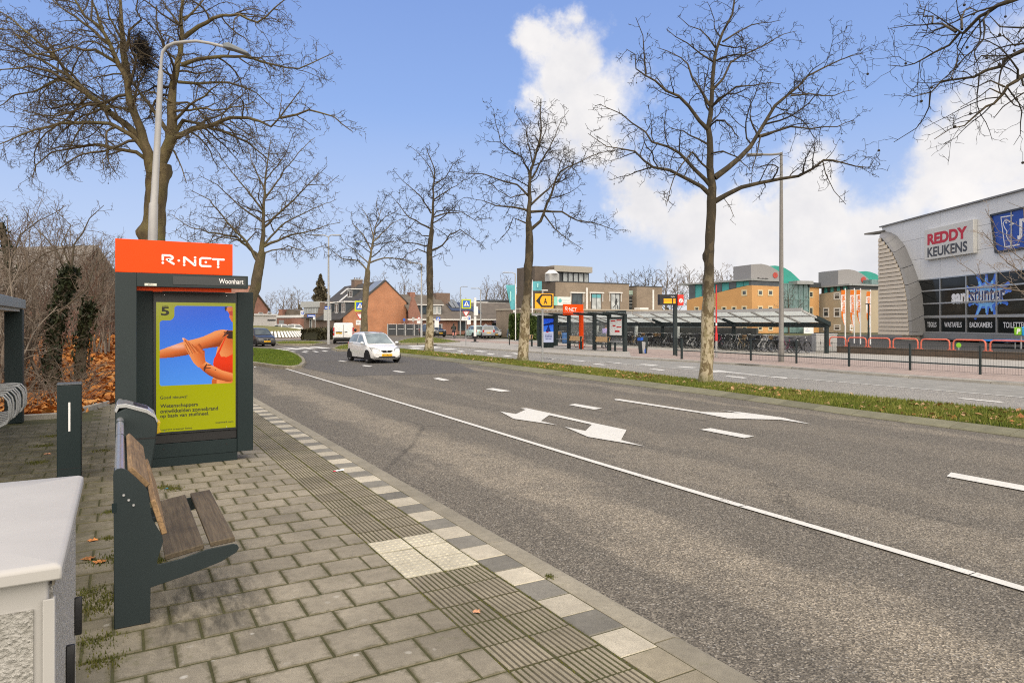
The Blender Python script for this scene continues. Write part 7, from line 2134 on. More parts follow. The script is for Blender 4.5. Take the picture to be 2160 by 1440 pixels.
 # ---------------------------------------------------------------- ochre offices with green vaults
GREEN=mat('green_vault',(.03,.30,.24),.35,var=.1,scale=.4)
TEALP=mat('teal_panel',(.07,.36,.36),.4,var=.08,scale=.5)
AGLASS=glass('atrium_glass',(.10,.16,.155),.08)
TOWG=mat('tower_grey',(.27,.265,.265),.7,var=.05)
def office(label,mrend,L0,L1,R1,tops,roof,tower,vault,dot,wins_l,wins_r,fm=FRAMEC,word=None,depth=9):
 """L0,L1: left wall; L1,R1: right wall (px, Z)"""
 W1=Wall(*L0,*L1); W2=Wall(*L1,*R1)
 h=thing('office_building',label,'building',W1.A,W1.rz,'offices with green vaulted roofs')
 p=[W1.uz(L0[0],tops[0]),W1.uz(L1[0],tops[1])]
 mb=MB(); mb.xz([(0,0),(0,p[0][1]),(W1.L*.94,p[1][1]),(W1.L,p[1][1]),(W1.L,0)],0,depth); mb.build('wall',mrend,h)
 q=[W1.uz(L0[0],roof[0]),W1.uz(L1[0],roof[1])]
 mb=MB(); mb.xz([(0.3,p[0][1]-.1),(.3,q[0][1]),(W1.L-.2,q[1][1]),(W1.L-.2,p[1][1]-.1)],.25,depth-.3); mb.build('attic',FRAMED,h)
 n_=9
 for k in range(n_):
  f0,f1=k/n_,(k+1)/n_
  za=p[0][1]+(p[1][1]-p[0][1])*min(1,f0/.94)+.05; zc_=p[0][1]+(p[1][1]-p[0][1])*min(1,f1/.94)+.05
  zt0=q[0][1]+(q[1][1]-q[0][1])*f0-.05; zt1=q[0][1]+(q[1][1]-q[0][1])*f1-.05
  xa,xb=.35+(W1.L-.6)*f0,.35+(W1.L-.6)*f1-.08
  mb=MB(); mb.xz([(xa,za),(xa,zt0),(xb,zt1),(xb,zc_)],.16,.24); mb.build('attic_panel',TEALP if k%2==1 or k==8 else WINGLASS,h)
 mb=MB(); mb.xz([(-1.4,q[0][1]-.06),(-1.4,q[0][1]+.2),(W1.L+.3,q[1][1]+.3),(W1.L+.3,q[1][1])],-.6,depth); mb.build('roof',mat('roof_edge_grey',(.30,.31,.31),.6),h)
 # right wall as its own local frame: a part with an offset transform
 M2=Matrix.Translation(W2.A-W1.A)@Matrix.Rotation(W2.rz,4,'Z'); M2=Matrix.Rotation(-W1.rz,4,'Z')@M2
 def sub(mb_,name,m_,par=None):
  o=mb_.build(name,m_,par or h); o.matrix_local=M2 if par is None else Matrix(); return o
 mb=MB(); mb.box(.01,W2.L,.01,.5,0,p[1][1]); rw=sub(mb,'right_wall',mrend)
 z_a=p[1][1]; z_b=W2.z(L1[0]+5,roof[1])
 mb=MB(); mb.box(.1,W2.L,.2,.7,z_a,q[1][1]); sub(mb,'right_attic',WINGLASS)
 mb=MB(); mb.box(.1,W2.L+.5,-.4,1.5,q[1][1]+.01,q[1][1]+.29); sub(mb,'right_roof',MATS['roof_edge_grey'])
 for(a,y1,c,y0)in wins_l:
  u0,u1,z0,z1=W1.rect(a,y0,c,y1); window(h,u0,u1,max(z0,.4),z1,0,fm,WINGLASS,.22,1,()if y0-y1<14 else(.62,))
 for(a,y1,c,y0)in wins_r:
  u0,u1,z0,z1=W2.rect(a,y0,c,y1)
  w_=window(h,u0,u1,max(z0,.4),z1,0,fm,WINGLASS,.22,1,()if y0-y1<14 else(.62,)); w_.matrix_local=M2
 Wt=Wall(tower[0],L1[1]+3,tower[1],L1[1]+5)
 Mt=Matrix.Rotation(-W1.rz,4,'Z')@Matrix.Translation(Wt.A-W1.A)@Matrix.Rotation(Wt.rz,4,'Z')
 base=q[1][1]+.1
 pt=[Wt.uz(x,y)for x,y in tower[2]]
 mb=MB(); mb.xz([(pt[0][0],base)]+pt+[(pt[-1][0],base)],0,5); tw=mb.build('tower',TOWG,h); tw.matrix_local=Mt
 e=Wt.uz(*dot[:2]); r=sc(L1[1],dot[2]); mb=MB(); mb.lathe([(r,-.1),(r,-.01)],20,'y',(e[0],0,e[1])); d_=mb.build('red_disc',mat('dull_red_disc',(.42,.06,.045),.6),h); d_.matrix_local=Mt
 if word:
  e=Wt.uz(word[1],word[2]); mb=MB(); lettering(mb,word[0],e[0],e[1],w=sc(L1[1],word[3]),h=sc(L1[1],4),y=-.05,bold=.03); o=mb.build('tower_lettering',BLACKPRINT,h); o.matrix_local=Mt
 pv=[Wt.uz(x,y)for x,y in vault]
 mb=MB(); mb.xz([(pv[0][0],base-3)]+pv+[(pv[-1][0],base-3)],1.2,9); v_=mb.build('vault',GREEN,h,True); v_.matrix_local=Mt
 return h,W1,W2,M2
arc1=[(1628,561),(1636,559.5),(1645,559),(1655,560.5),(1666,564.5),(1678,572),(1688,581),(1698,591)]
h,W1,W2,M2=office('ochre rendered office with slanting teal attic and green vault, the nearer one',OCHRE,(1449,128),(1586,117),(1644,121),(632.5,601.5),(601,591.5),
 (1584,1648,[(1584,558),(1594,557),(1606,556.5),(1618,559),(1630,564),(1640,570.5),(1648,577)]),arc1,(1635,580.5,6.2),
 [(1564.5,611,1576,624),(1564.5,645,1576,667),(1543,645.5,1554,667),(1522,646,1533,667),(1465,646.5,1475,667),(1500,646,1511,667),(1565,684,1576,703),(1540,684,1551,703)],
 [(1598,611,1608.5,624),(1619.5,611,1630,624),(1598,645,1608.5,667),(1619.5,645,1630,667),(1598,684,1608,704),(1620,684,1630,704)],word=('Roinin',1609,587.5,28))
Wg=Wall(1640,122,1706,124); Mg=Matrix.Rotation(-W1.rz,4,'Z')@Matrix.Translation(Wg.A-W1.A)@Matrix.Rotation(Wg.rz,4,'Z')
mb=MB(); mb.box(0,Wg.L,0,6,0,Wg.z(1672,598)); o=mb.build('atrium',AGLASS,h); o.matrix_local=Mg
for k in range(7):
 mb=MB(); x_=Wg.L*k/6; mb.box(x_-.07,x_+.07,-.12,-.005,0,Wg.z(1672,598)); mb.build('mullion',mat('teal_mullion',(.16,.26,.25),.5),o)
for py in(598,631,655):
 mb=MB(); z_=Wg.z(1672,py); mb.box(0,Wg.L,-.14,-.005,z_-.12,z_+.05); mb.build('transom',MATS['teal_mullion'],o)
a0,a1,z0,z1=Wg.rect(1672,600,1706,593); mb=MB(); mb.box(a0,a1,-1.2,6,z0,z1); mb.build('atrium_roof',MATS['roof_edge_grey'],o)
Wr=Wall(1705,124,1728,126); Mr=Matrix.Rotation(-W1.rz,4,'Z')@Matrix.Translation(Wr.A-W1.A)@Matrix.Rotation(Wr.rz,4,'Z')
mb=MB(); mb.box(.01,Wr.L,.02,9,0,Wr.z(1715,606)); o=mb.build('end_wall',OCHRE,h); o.matrix_local=Mr
mb=MB(); mb.box(-.1,Wr.L+.1,-.3,9,Wr.z(1715,606),Wr.z(1715,596)); o2_=mb.build('end_attic',FRAMED,h); o2_.matrix_local=Mr
for(a,y1,c,y0)in((1706.5,614,1715,628),(1706.5,647,1715,667),(1706.5,686,1714,703)):
 u0,u1,z0,z1=Wr.rect(a,y0,c,y1); w_=window(h,u0,u1,max(.4,z0),z1,.02,FRAMEC,WINGLASS,.2); w_.matrix_local=Mr
 # sign board and blue door at its foot
u0,u1,z0,z1=Wg.rect(1686,706,1706,690); mb=MB(); mb.box(u0,u1,-1.2,-1.1,z0,z1); o=mb.build('entrance_board',WHITE,h); o.matrix_local=Mg
mb=MB(); lettering(mb,'Uw',(u0+u1)/2-.3,z1-.3,h=.22,y=-1.205); lettering(mb,'huisarts',(u0+u1)/2-.3,z1-.65,h=.22,y=-1.205); mb.build('board_lettering',SBLUE,o)
arc2=[(x+192,y+12)for x,y in arc1]
h,W1,W2,M2=office('beige rendered office with green vault behind the orange banners, the farther one',BEIGE,(1728,127.5),(1794,121),(1856,125),(620,610.5),(607,602),
 (1768,1834,[(1768,570.5),(1778,568.5),(1790,568),(1802,570),(1814,575),(1824,581),(1832,588)]),arc2,(1821,590,6.4),
 [(1759,617,1773,632),(1736.5,649,1749,669),(1759,649,1773,669),(1737,684,1748,704),(1759,684,1773,704)],
 [(1811,617,1820,632),(1806,649,1818,669),(1826,649,1834,669),(1792,684.5,1803,704),(1812,684.5,1822,704)],fm=FRAMEW)
mb=MB(); mb.box(.02,W2.L,-.03,.005,0,2.0); o=mb.build('plinth',BR_ORANGE,h); o.matrix_local=M2
Wg=Wall(1836,124,1858,125); Mg=Matrix.Rotation(-W1.rz,4,'Z')@Matrix.Translation(Wg.A-W1.A)@Matrix.Rotation(Wg.rz,4,'Z')
mb=MB(); mb.box(0,Wg.L+2,-.3,6,0,Wg.z(1845,590)); o=mb.build('atrium',AGLASS,h); o.matrix_local=Mg
# orange banners
BAN=mat('banner_orange',(.86,.22,.02),.6,var=.08)
for(pc,top,bot,base,txt,lab,dx)in((1783,612,686,727,'MUYRES','first orange and white shop banner on its white pole, farthest left',-5),(1802,612,690,724,'KNOPPERS','second orange banner, hanging close to the third one',-4),(1815,612,683,726,'MUYRES','third orange banner, narrow and mostly white',-5),(1836,615,690,727,'KNOPPERS','fourth orange banner nearest to the slatted wall',-6)):
 b=ground(pc,base); Z=depth_of(b)
 o=thing('banner_flag',lab,'banner',b,-TH,'orange shop banners on white poles')
 zf=lambda py:hgt(pc,py,b.x,b.y)
 mb=MB(); mb.tube([(0,0,0),(0,0,zf(top-4))],.055,8); mb.build('pole',WHITE,o,True)
 w=sc(Z,9.5); zt_,zb=zf(top),zf(bot); n_=14
 for nm,f0,f1,m_,yy2 in(('banner_cloth',0,1,WHITEPRINT,-.06),('orange_field',0,.13,BAN,-.068),('orange_edge',.6,.98,BAN,-.067)):
  vs=[]; xs0,xs1=(-w,-.03)if nm!='orange_edge' else(-w,-w*.62)
  for i in range(n_+1):
   f=f0+(f1-f0)*i/n_; z_=zt_+(zb-zt_)*f
   k_=1-max(0,f-.72)/.28*.8
   for xx in(xs0*k_,xs1*k_):vs.append((xx,yy2+.05*sin(f*9+xx*3),z_))
  mb=MB(); mb.add(vs,[(2*i,2*i+1,2*i+3,2*i+2)for i in range(n_)]); c_=mb.build(nm,m_,o if nm=='banner_cloth' else cl)
  if nm=='banner_cloth':cl=c_
  # lettering running down the cloth
 v,fs_=text_geo(txt,.03); mn,mx_=v.min(0),v.max(0); L_=(zt_-zb)*.5; kk=L_/(mx_[0]-mn[0])
 mb=MB(); mb.add([(-w*.82+(b_-mn[1])*w*.6/(mx_[1]-mn[1]),-.14,zt_-(zt_-zb)*.16-(a_-mn[0])*kk)for a_,b_ in v],fs_); mb.build('banner_lettering',BAN,cl)
 # teal flags at the practice
for(x0,x1,y0,y1,pole,base,lab,sway)in((1067,1086,601,653,1087.5,717,'long teal beach flag on the white lamp post left of the second median tree',.35),(1124,1143,593,613,1122.5,716,'square teal flag with pale emblem on a white pole above the yellow sign',0),(1114,1121,597,645,1123.5,715.5,'narrow teal banner half hidden behind the second median tree',.1)):
 b=ground(pole,base); Z=depth_of(b); o=thing('flag',lab,'flag',b,-TH,'teal flags by the practice building')
 zf=lambda py:hgt(pole,py,b.x,b.y)
 mb=MB(); mb.tube([(0,.1,0),(0,.1,zf(y0-3))],.05,8); mb.build('pole',WHITE,o,True)
 xa,xb=sc(Z,x0-pole),sc(Z,x1-pole); zt_,zb=zf(y0),zf(y1); n_=10; vs=[]
 for i in range(n_+1):
  f=i/n_;
  for j in range(5):
   g_=j/4; xx=xa+(xb-xa)*g_; xx+=sway*(xb-xa)*f*(1-g_)*1.6
   vs.append((xx,.06*sin(g_*7+f*4),zt_+(zb-zt_)*f))
 mb=MB(); mb.add(vs,[(i*5+j,i*5+j+1,i*5+j+6,i*5+j+5)for i in range(n_)for j in range(4)]); cl=mb.build('cloth',mat('teal_flag',(.10,.40,.45),.6,var=.2,scale=.8),o,True)
 mb=MB(); mb.box(xa+(xb-xa)*.45,xa+(xb-xa)*.6,-.12,-.1,zb+(zt_-zb)*.35,zb+(zt_-zb)*.75); mb.build('emblem',mat('pale_teal',(.35,.65,.65),.6),cl)
 # ---------------------------------------------------------------- silver showroom
SW=Wall(1938,73,2160,57.8)
CLAD=mat('silver_cladding',(.72,.72,.72),.45,.0,var=.05,scale=.25,rnd=.05)
SEAM=mat('seam_dark',(.10,.10,.11),.7)
BAND=mat('fascia_zinc',(.24,.235,.23),.5,.0,var=.08,scale=.4,rnd=.08)
SLAT=mat('beige_slat',(.68,.58,.44),.55,var=.05,scale=1,rnd=.06)
SHOPGLASS=mat('showroom_glass',(.010,.012,.012),.08,spec=.3,var=.3,scale=.3)
h=thing('showroom','big silver clad showroom with curved prow, black windows and kitchen and bathroom signs','building',SW.A,SW.rz)
z7=lambda x,y:(1760+x/3.4275,400+y/3.4275)
curveA=[SW.uz(*z7(x,y))for x,y in((652,1050),(650,1025),(640,900),(625,740),(600,655),(560,540),(500,400),(440,330),(395,306),(345,300))]
OFF=1.6
curveB=[SW.uz(*z7(x,y),OFF)for x,y in((540,1052),(539,1030),(535,950),(525,800),(508,690),(475,570),(420,452),(372,385),(345,352),(322,340))]
cz=[p[1]for p in curveA]; cu=[p[0]for p in curveA]
uA=lambda z:float(np.interp(z,cz,cu));
ROOFZ=13.05; ZW=[.88,2.47,3.83,5.16,6.37]; ZP=[6.42,8.62,10.82,ROOFZ]
UEND=SW.L+22
cols_px=[1985,2040,2104]
cols=[SW.u(p)for p in cols_px]; stp=(cols[2]-cols[0])/2
while cols[-1]<UEND:cols.append(cols[-1]+stp)
# dark backing in the outline of the facade
out_l=[(u,z)for u,z in curveA]
mb=MB(); mb.xz([(u+.06,z)for u,z in out_l if z<ROOFZ-.1]+[(uA(ROOFZ-.1)+.3,ROOFZ-.05),(UEND,ROOFZ-.05),(UEND,out_l[0][1])],.02,1.2); mb.build('facade_backing',SEAM,h)
# cladding panels, each its own sheet
for zi in range(3):
 z0,z1=ZP[zi]+.012,ZP[zi+1]-.012
 edges=[None]+[c for c in cols]
 lead=[SW.u(1942)] # an extra seam near the curve
 es=[None]+([lead[0]]if uA((z0+z1)/2)<lead[0]-.4 else[])+cols
 if zi==2:es=[None,uA(12.0)+2.2]+[e for e in es[1:]if e>uA(12.0)+2.6]
 for k in range(len(es)-1):
  xb=es[k+1]-.012
  if k==0:
   zs=np.linspace(z0,z1,6); pts=[(uA(z)+.03,z)for z in zs if uA(z)<xb-.05]
   if len(pts)<2:continue
   poly=[(xb,z0),(xb,z1)]+pts[::-1]
  else:
   xa=es[k]+.012; poly=[(xa,z0),(xb,z0),(xb,z1),(xa,z1)]
  mb=MB(); mb.xz(poly,-.03,.0); mb.build('cladding_panel',CLAD,h)
mb=MB(); mb.box(uA(12.95)-.2,UEND,-.25,6,ROOFZ,ROOFZ+.14); mb.build('roof_edge',BAND,h)
# glazing
for zi in range(4):
 z0,z1=ZW[zi]+.07,ZW[zi+1]-.07
 for k in range(len(cols)):
  xb=cols[k]-.06; xa=uA((z0+z1)/2)if k==0 else cols[k-1]+.06
  if k==0:poly=[(uA(z0)+.05,z0),(xb,z0),(xb,z1),(uA(z1)+.05,z1)]
  else:poly=[(xa,z0),(xb,z0),(xb,z1),(xa,z1)]
  mb=MB(); mb.xz(poly,-.02,.0); mb.build('window_pane',SHOPGLASS,h)
for z_,t_ in zip(ZW,(.07,.13,.07,.07,.06)):
 mb=MB(); mb.box(uA(z_)+.03,UEND,-.12,-.021,z_-t_,z_+t_); mb.build('transom',ALU,h)
for c_ in cols[:8]:
 mb=MB(); mb.box(c_-.06,c_+.06,-.125,-.021,ZW[0]+.08,ZW[4]-.07); mb.build('mullion',ALU,h)
 # curved fascia between facade and slatted wall
for i in range(len(curveA)-1):
 a0,a1,b0,b1=curveA[i],curveA[i+1],curveB[i],curveB[i+1]
 sh_=.02
 lerp=lambda p,q,f:(p[0]+(q[0]-p[0])*f,p[1]+(q[1]-p[1])*f)
 a0_,a1_,b0_,b1_=lerp(a0,a1,sh_),lerp(a0,a1,1-sh_),lerp(b0,b1,sh_),lerp(b0,b1,1-sh_)
 V4=[(a0_[0],0,a0_[1]),(a1_[0],0,a1_[1]),(b1_[0],-OFF,b1_[1]),(b0_[0],-OFF,b0_[1])]
 mb=MB(); mb.prism(V4,(.25,.2,0)); mb.build('curved_fascia_panel',BAND,h)
 # slatted wall
cbz=[p[1]for p in curveB]; cbu=[p[0]for p in curveB]
uB=lambda z:float(np.interp(z,cbz,cbu))
uL=SW.uz(1852.5,620,OFF)[0]
zb0,zt0=curveB[0][1]+.0,curveB[-1][1]
mb=MB(); zs=np.linspace(zb0,zt0-.2,14); mb.xz([(uL+.05,zb0),*[(uB(z)-.05,z)for z in zs],(uL+.05,zt0-.1)],-OFF+.12,-OFF+1.0); mb.build('slat_backing',SEAM,h)
ns=24
for k in range(ns):
 z0=zb0+(zt0-zb0-.15)*k/ns; z1=zb0+(zt0-zb0-.15)*(k+1)/ns-.02
 x1=min(uB(z0),uB(z1))-.04
 if x1-uL<.25:continue
 mb=MB(); mb.prism([(uL,-OFF+.1,z0),(uL,-OFF-.05,z0+.02),(uL,-OFF+.04,z1),(uL,-OFF+.1,z1)],(x1-uL,0,0)); mb.build('slat',SLAT,h)
e0=SW.uz(*z7(228,320),OFF+.6); e1=SW.uz(*z7(345,302),.2)
mb=MB(); mb.prism([(e0[0],-OFF-.8,e0[1]-.12),(e0[0],-OFF-.8,e0[1]+.06),(e1[0]+.4,.1,e1[1]+.15),(e1[0]+.4,.1,e1[1]-.1)],(.0,1.2,0)); mb.build('roof_visor',mat('visor_dark',(.09,.088,.085),.6),h)
# soffit and undercroft
mb=MB(); mb.box(curveB[0][0]+.1,UEND,-.3,14,.22,.80); mb.build('soffit',mat('soffit_grey',(.16,.165,.165),.6,var=.1,scale=.6),h)
for k in range(12):
 mb=MB(); x_=curveA[0][0]+.5+k*2.1; mb.box(x_,x_+2.07,-.36,-.302,.26,.78); mb.build('soffit_panel',mat('soffit_panel',(.22,.225,.225),.5,var=.05,rnd=.06),h)
mb=MB(); mb.box(uL+1,UEND,4.5,4.8,-.1,.22); mb.build('undercroft_wall',FRAMED,h)
for px in(1972,2056,2110):
 mb=MB(); u_=SW.u(px); mb.tube([(u_,.8,-.14),(u_,.8,.24)],.34,14); mb.build('column',GREYPAINT,h,True)
mb=MB(); u_=SW.uz(1905,700,OFF)[0]; mb.box(u_-.8,u_+.7,-OFF+.3,-OFF+1.6,-.14,curveB[0][1]+.02); mb.build('pillar',SLAT,h)
# lettering on the lower panes
for word,xa,xb in(('TEGELS',673,740),('WASTAFELS',797,922),('BADKAMERS',980,1144),('TOILETTEN',1222,1392)):
 ua,ub=SW.uz(*z7(xa,980))[0],SW.uz(*z7(xb,980))[0]
 mb=MB(); lettering(mb,word,(ua+ub)/2,1.66,w=ub-ua,h=.50,y=-.026,bold=.008); mb.build('window_lettering',WHITEPRINT,h)
 # kitchen sign box
u0,u1=SW.uz(*z7(680,400))[0],SW.uz(*z7(1037,340))[0]
mb=MB(); mb.box(u0,u1,-.42,-.04,8.35,11.5); sg_=mb.build('kitchen_sign',mat('sign_box_white',(.66,.645,.60),.5,var=.05,scale=.6),h,bevel=.03)
SIGNRED=mat('kitchen_red',(.55,.012,.025),.45,var=.04)
mb=MB(); lettering(mb,'REDDY',(u0+u1)/2-.15,10.42,w=(u1-u0)*.82,h=1.15,y=-.43,bold=.05); mb.build('red_lettering',SIGNRED,sg_)
mb=MB(); lettering(mb,'KEUKENS',(u0+u1)/2-.15,9.10,w=(u1-u0)*.82,h=1.0,y=-.43,bold=.03); mb.build('grey_lettering',mat('kitchen_grey',(.07,.07,.075),.5),sg_)
# bathroom logo: plain blue splash behind the two-tone word
bu=SW.uz(*z7(1105,765)); su=SW.uz(*z7(1240,765))[0]-bu[0]
def z7u(x):return SW.uz(*z7(x,770))[0]
SPL=mat('splash_blue',(.06,.20,.78),.4,var=.1); SPL2=mat('splash_light_blue',(.20,.50,.90),.4,var=.1)
def blob(cx,cz_,arms,r0,y,m_,name,seed):
 rr=random.Random(seed); pts=[]
 n_=72
 for i in range(n_):
  a=2*pi*i/n_; r=r0
  for(aa,L,w_)in arms:
   da=math.atan2(sin(a-aa),cos(a-aa)); r+=L*math.exp(-(da/w_)**2)
  pts.append((cx+r*cos(a)*1.35,y,cz_+r*sin(a)))
 mb=MB(); mb.add([(cx,y,cz_)]+pts,[(0,1+i,1+(i+1)%n_)for i in range(n_)]); return mb.build(name,m_,h)
def splash(cx,cz_,k_,y,m_,name,seed):
 rr=random.Random(seed); mb=MB()
 n_=40; mb.add([(cx,y,cz_)]+[(cx+k_*1.6*cos(2*pi*i/n_)*(1+.06*sin(i*1.7)),y,cz_+k_*.95*sin(2*pi*i/n_)*(1+.06*cos(i*2.3)))for i in range(n_)],[(0,1+i,1+(i+1)%n_)for i in range(n_)])
 for i in range(12):
  a=2*pi*i/12+rr.uniform(-.15,.15); L=k_*rr.uniform(1.35,1.9); w0,w1=k_*.16,k_*rr.uniform(.12,.2)
  p0=(cx+k_*.9*cos(a)*1.3,cz_+k_*.7*sin(a)); p1=(cx+L*cos(a)*1.25,cz_+L*sin(a))
  d=Vector((p1[0]-p0[0],p1[1]-p0[1])).normalized(); nn=Vector((-d.y,d.x)); q=y-.0006*(i+1)
  mb.add([(p0[0]+nn.x*w0*1.5,q,p0[1]+nn.y*w0*1.5),(p0[0]-nn.x*w0*1.5,q,p0[1]-nn.y*w0*1.5),(p1[0]-nn.x*w1*.6,q,p1[1]-nn.y*w1*.6),(p1[0]+nn.x*w1*.6,q,p1[1]+nn.y*w1*.6)],[(0,1,2,3)])
  disc(mb,p1[0],p1[1],w1,q-.0003)
 return mb.build(name,m_,h)
splash(bu[0],bu[1],1.28,-.026,SPL,'blue_splash',2)
splash(bu[0]-.1,bu[1]-.1,.95,-.034,SPL2,'light_splash',2)
ua,ub,uc,ud=z7u(850),z7u(974),z7u(984),z7u(1240)
zt_=SW.uz(*z7(910,775))[1]
mb=MB(); lettering(mb,'sani',(ua+ub)/2,zt_,w=ub-ua,h=1.35,y=-.044,bold=.05); mb.build('silver_lettering',WHITEPRINT,h)
mb=MB(); lettering(mb,'stunter',(uc+ud)/2,zt_+.02,w=ud-uc,h=1.45,y=-.044,bold=.06); mb.build('letter_outline',WHITEPRINT,h)
mb=MB(); lettering(mb,'stunter',(uc+ud)/2,zt_+.02,w=(ud-uc)*.985,h=1.38,y=-.052,bold=.02); mb.build('blue_lettering',mat('letter_blue',(.006,.025,.13),.4),h)
# blue furnishing-shop film in the slanted upper window
pj=[SW.uz(*z7(1148,190)),SW.uz(*z7(1183,445))]
JB=mat('film_blue',(.008,.06,.36),.35,var=.08,scale=.4)
mb=MB(); mb.xz([(pj[0][0],pj[0][1]),(pj[1][0],pj[1][1]),(pj[1][0]+9.5,pj[1][1]),(pj[0][0]+9.5,pj[0][1])],-.09,-.032); jf=mb.build('blue_window',JB,h)
mb=MB(); dl=.16
mb.xz([(pj[0][0]-dl,pj[0][1]+dl),(pj[1][0]-dl,pj[1][1]-dl),(pj[1][0],pj[1][1]),(pj[0][0],pj[0][1])],-.2,-.03); mb.xz([(pj[0][0]-dl,pj[0][1]),(pj[0][0]-dl,pj[0][1]+dl),(pj[0][0]+9.5,pj[0][1]+dl),(pj[0][0]+9.5,pj[0][1])],-.2,-.03); mb.xz([(pj[1][0]-dl,pj[1][1]-dl),(pj[1][0]-dl,pj[1][1]),(pj[1][0]+9.5,pj[1][1]),(pj[1][0]+9.5,pj[1][1]-dl)],-.2,-.03)
mb.build('window_frame',FRAMED,jf)
ju=lambda x,y:SW.uz(*z7(x,y))
mb=MB(); y=-.096; s_=.10
sq=[ju(1212,200),ju(1240,415),ju(1308,402)]
stroke(mb,[ju(1300,186),ju(1212,200),ju(1240,415),ju(1345,397)],s_,y);
stroke(mb,[ju(1300,242),ju(1275,232),ju(1258,220),ju(1238,224),ju(1228,245),ju(1240,278),ju(1256,300),ju(1250,325),ju(1262,355),ju(1280,380),ju(1282,404)],s_*.9,y-.002); stroke(mb,[ju(1275,228),ju(1308,246),ju(1276,256)],s_*.8,y-.004)
disc(mb,*ju(1250,238),.09,y-.006)
mb.build('goose_emblem',WHITEPRINT,jf)
a_=ju(1330,290); mb=MB(); lettering(mb,'JYSK',a_[0],a_[1]+.02,h=1.75,y=-.098,bold=.05,align='l'); mb.build('shop_lettering',WHITEPRINT,jf)
mb=MB(); x_=ju(1290,300)[0]; mb.box(x_-.05,x_+.05,-.16,-.101,pj[1][1],pj[0][1]); mb.build('film_mullion',GREYPAINT,jf)
# parking logo board by the entrance
b=at_depth(2143,700,48)
o=thing('parking_board','green and blue board with white P and F in front of the showroom','sign',(b.x,b.y,0),-TH)
zf=lambda py:hgt(2143,py,b.x,b.y); Z=48
mb=MB(); mb.box(sc(Z,-5),sc(Z,10),-.12,0,zf(707),zf(690)); g1=mb.build('green_panel',mat('lime_green',(.22,.52,.02),.4,var=.05),o,bevel=.05); mb=MB(); lettering(mb,'P',sc(Z,2),zf(698.5),h=sc(Z,11),y=-.125,bold=.05,shear=.15); mb.build('letter',WHITEPRINT,g1)
mb=MB(); mb.box(sc(Z,11),sc(Z,40),-.12,0,zf(708),zf(689)); g2=mb.build('blue_panel',mat('cyan_blue',(.02,.33,.72),.4,var=.05),o,bevel=.05); mb=MB(); lettering(mb,'F',sc(Z,18),zf(698.5),h=sc(Z,11),y=-.125,bold=.05); mb.build('letter',WHITEPRINT,g2)
mb=MB(); mb.tube([(sc(Z,12),.05,0),(sc(Z,12),.05,zf(690))],.06,8); mb.build('pole',GALV,o,True)
# garden trampoline on show under the building
b=at_depth(2150,730,50); b.z=0
o=thing('trampoline','blue rimmed garden trampoline on display at the right edge behind the hoops','trampoline',b)
mb=MB(); mb.lathe([(1.75,.62),(2.25,.60),(2.3,.52),(2.2,.48),(1.75,.5)],24,closed=True); mb.build('pad',mat('trampoline_blue',(.01,.22,.62),.5),o,True)
mb=MB(); mb.lathe([(1e-6,.55),(1.74,.56)],24); mb.build('jumping_mat',BLACK,o)
for k in range(6):
 a=k*pi/3+.3; mb=MB(); mb.tube([(2.1*cos(a),2.1*sin(a),0),(2.1*cos(a),2.1*sin(a),.55)],.04,6); mb.build('leg',GALV,o,True)
b=at_depth(2022,730,46); b.z=0
o=thing('green_disc_sign','lime green disc standing behind the red hoops','sign',b,-TH); mb=MB(); mb.lathe([(.17,-.02),(.17,.02)],18,'y',(0,0,.35)); mb.build('disc',MATS['lime_green'],o); mb=MB(); mb.box(-.03,.03,-.03,.03,0,.19); mb.build('stand',GALV,o)
# slim dark column by the banners
b=ground(1832,735); o=thing('dark_lamp_column','slim dark column beside the fourth banner in front of the slatted wall','column',b); mb=MB(); mb.tube([(0,0,0),(0,0,hgt(1832,642,b.x,b.y))],.06,8); mb.build('pole',STEEL2,o,True); mb=MB(); mb.box(-.25,.12,-.08,.08,hgt(1832,642,b.x,b.y),hgt(1832,642,b.x,b.y)+.06); mb.build('head',STEEL2,o)
# ---------------------------------------------------------------- hedges, mound, garden fence
def hedge(label,P0,P1,w,h_,cols,n,s,name='hedge',cat='hedge'):
 a,c=Vector(P0),Vector(P1); d=c-a; L=d.length; d/=L; nn=Vector((-d.y,d.x,0))
 root=thing(name,label,cat,a)
 Q=[]
 mb=MB()
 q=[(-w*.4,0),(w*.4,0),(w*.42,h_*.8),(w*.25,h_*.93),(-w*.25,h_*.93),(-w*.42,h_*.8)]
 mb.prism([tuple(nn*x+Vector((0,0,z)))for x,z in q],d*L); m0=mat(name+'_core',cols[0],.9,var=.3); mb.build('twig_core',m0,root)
 for k in range(n):
  x=RND.uniform(-.5,.5)*w; z=RND.random()*h_
  if RND.random()<.5:x=RND.choice((-.5,.5))*w*RND.uniform(.85,1.05)
  else:z=h_*RND.uniform(.9,1.06)
  u=RND.uniform(-.02,1.02)*L
  if RND.random()<.2:u=RND.choice((0,L))+RND.gauss(0,.05)
  Q.append(tuple(d*u+nn*x+Vector((0,0,z))))
 V,F4=leaves(np.array(Q),s,1.0)
 link_mesh('leaves',np_mesh('leaves',V,F4,None,blade_mat(name+'_leaves',cols)),root,'stuff')
g1,g2=ground(1088,716),ground(1140,717)
hedge('tall green clipped hedge between second median tree and far display',g1,g2,2.2,2.5,[(.02,.035,.01),(.04,.07,.015),(.075,.11,.025),(.11,.13,.03)],5200,.14)
g1,g2=ground(655,716),ground(704,713)
hedge('low dark hedge left of the white van',g1,g2,2.0,1.0,[(.03,.03,.015),(.055,.05,.025),(.08,.075,.03)],1800,.14,'low_hedge')
g1,g2=ground(1036,700),ground(1062,700)
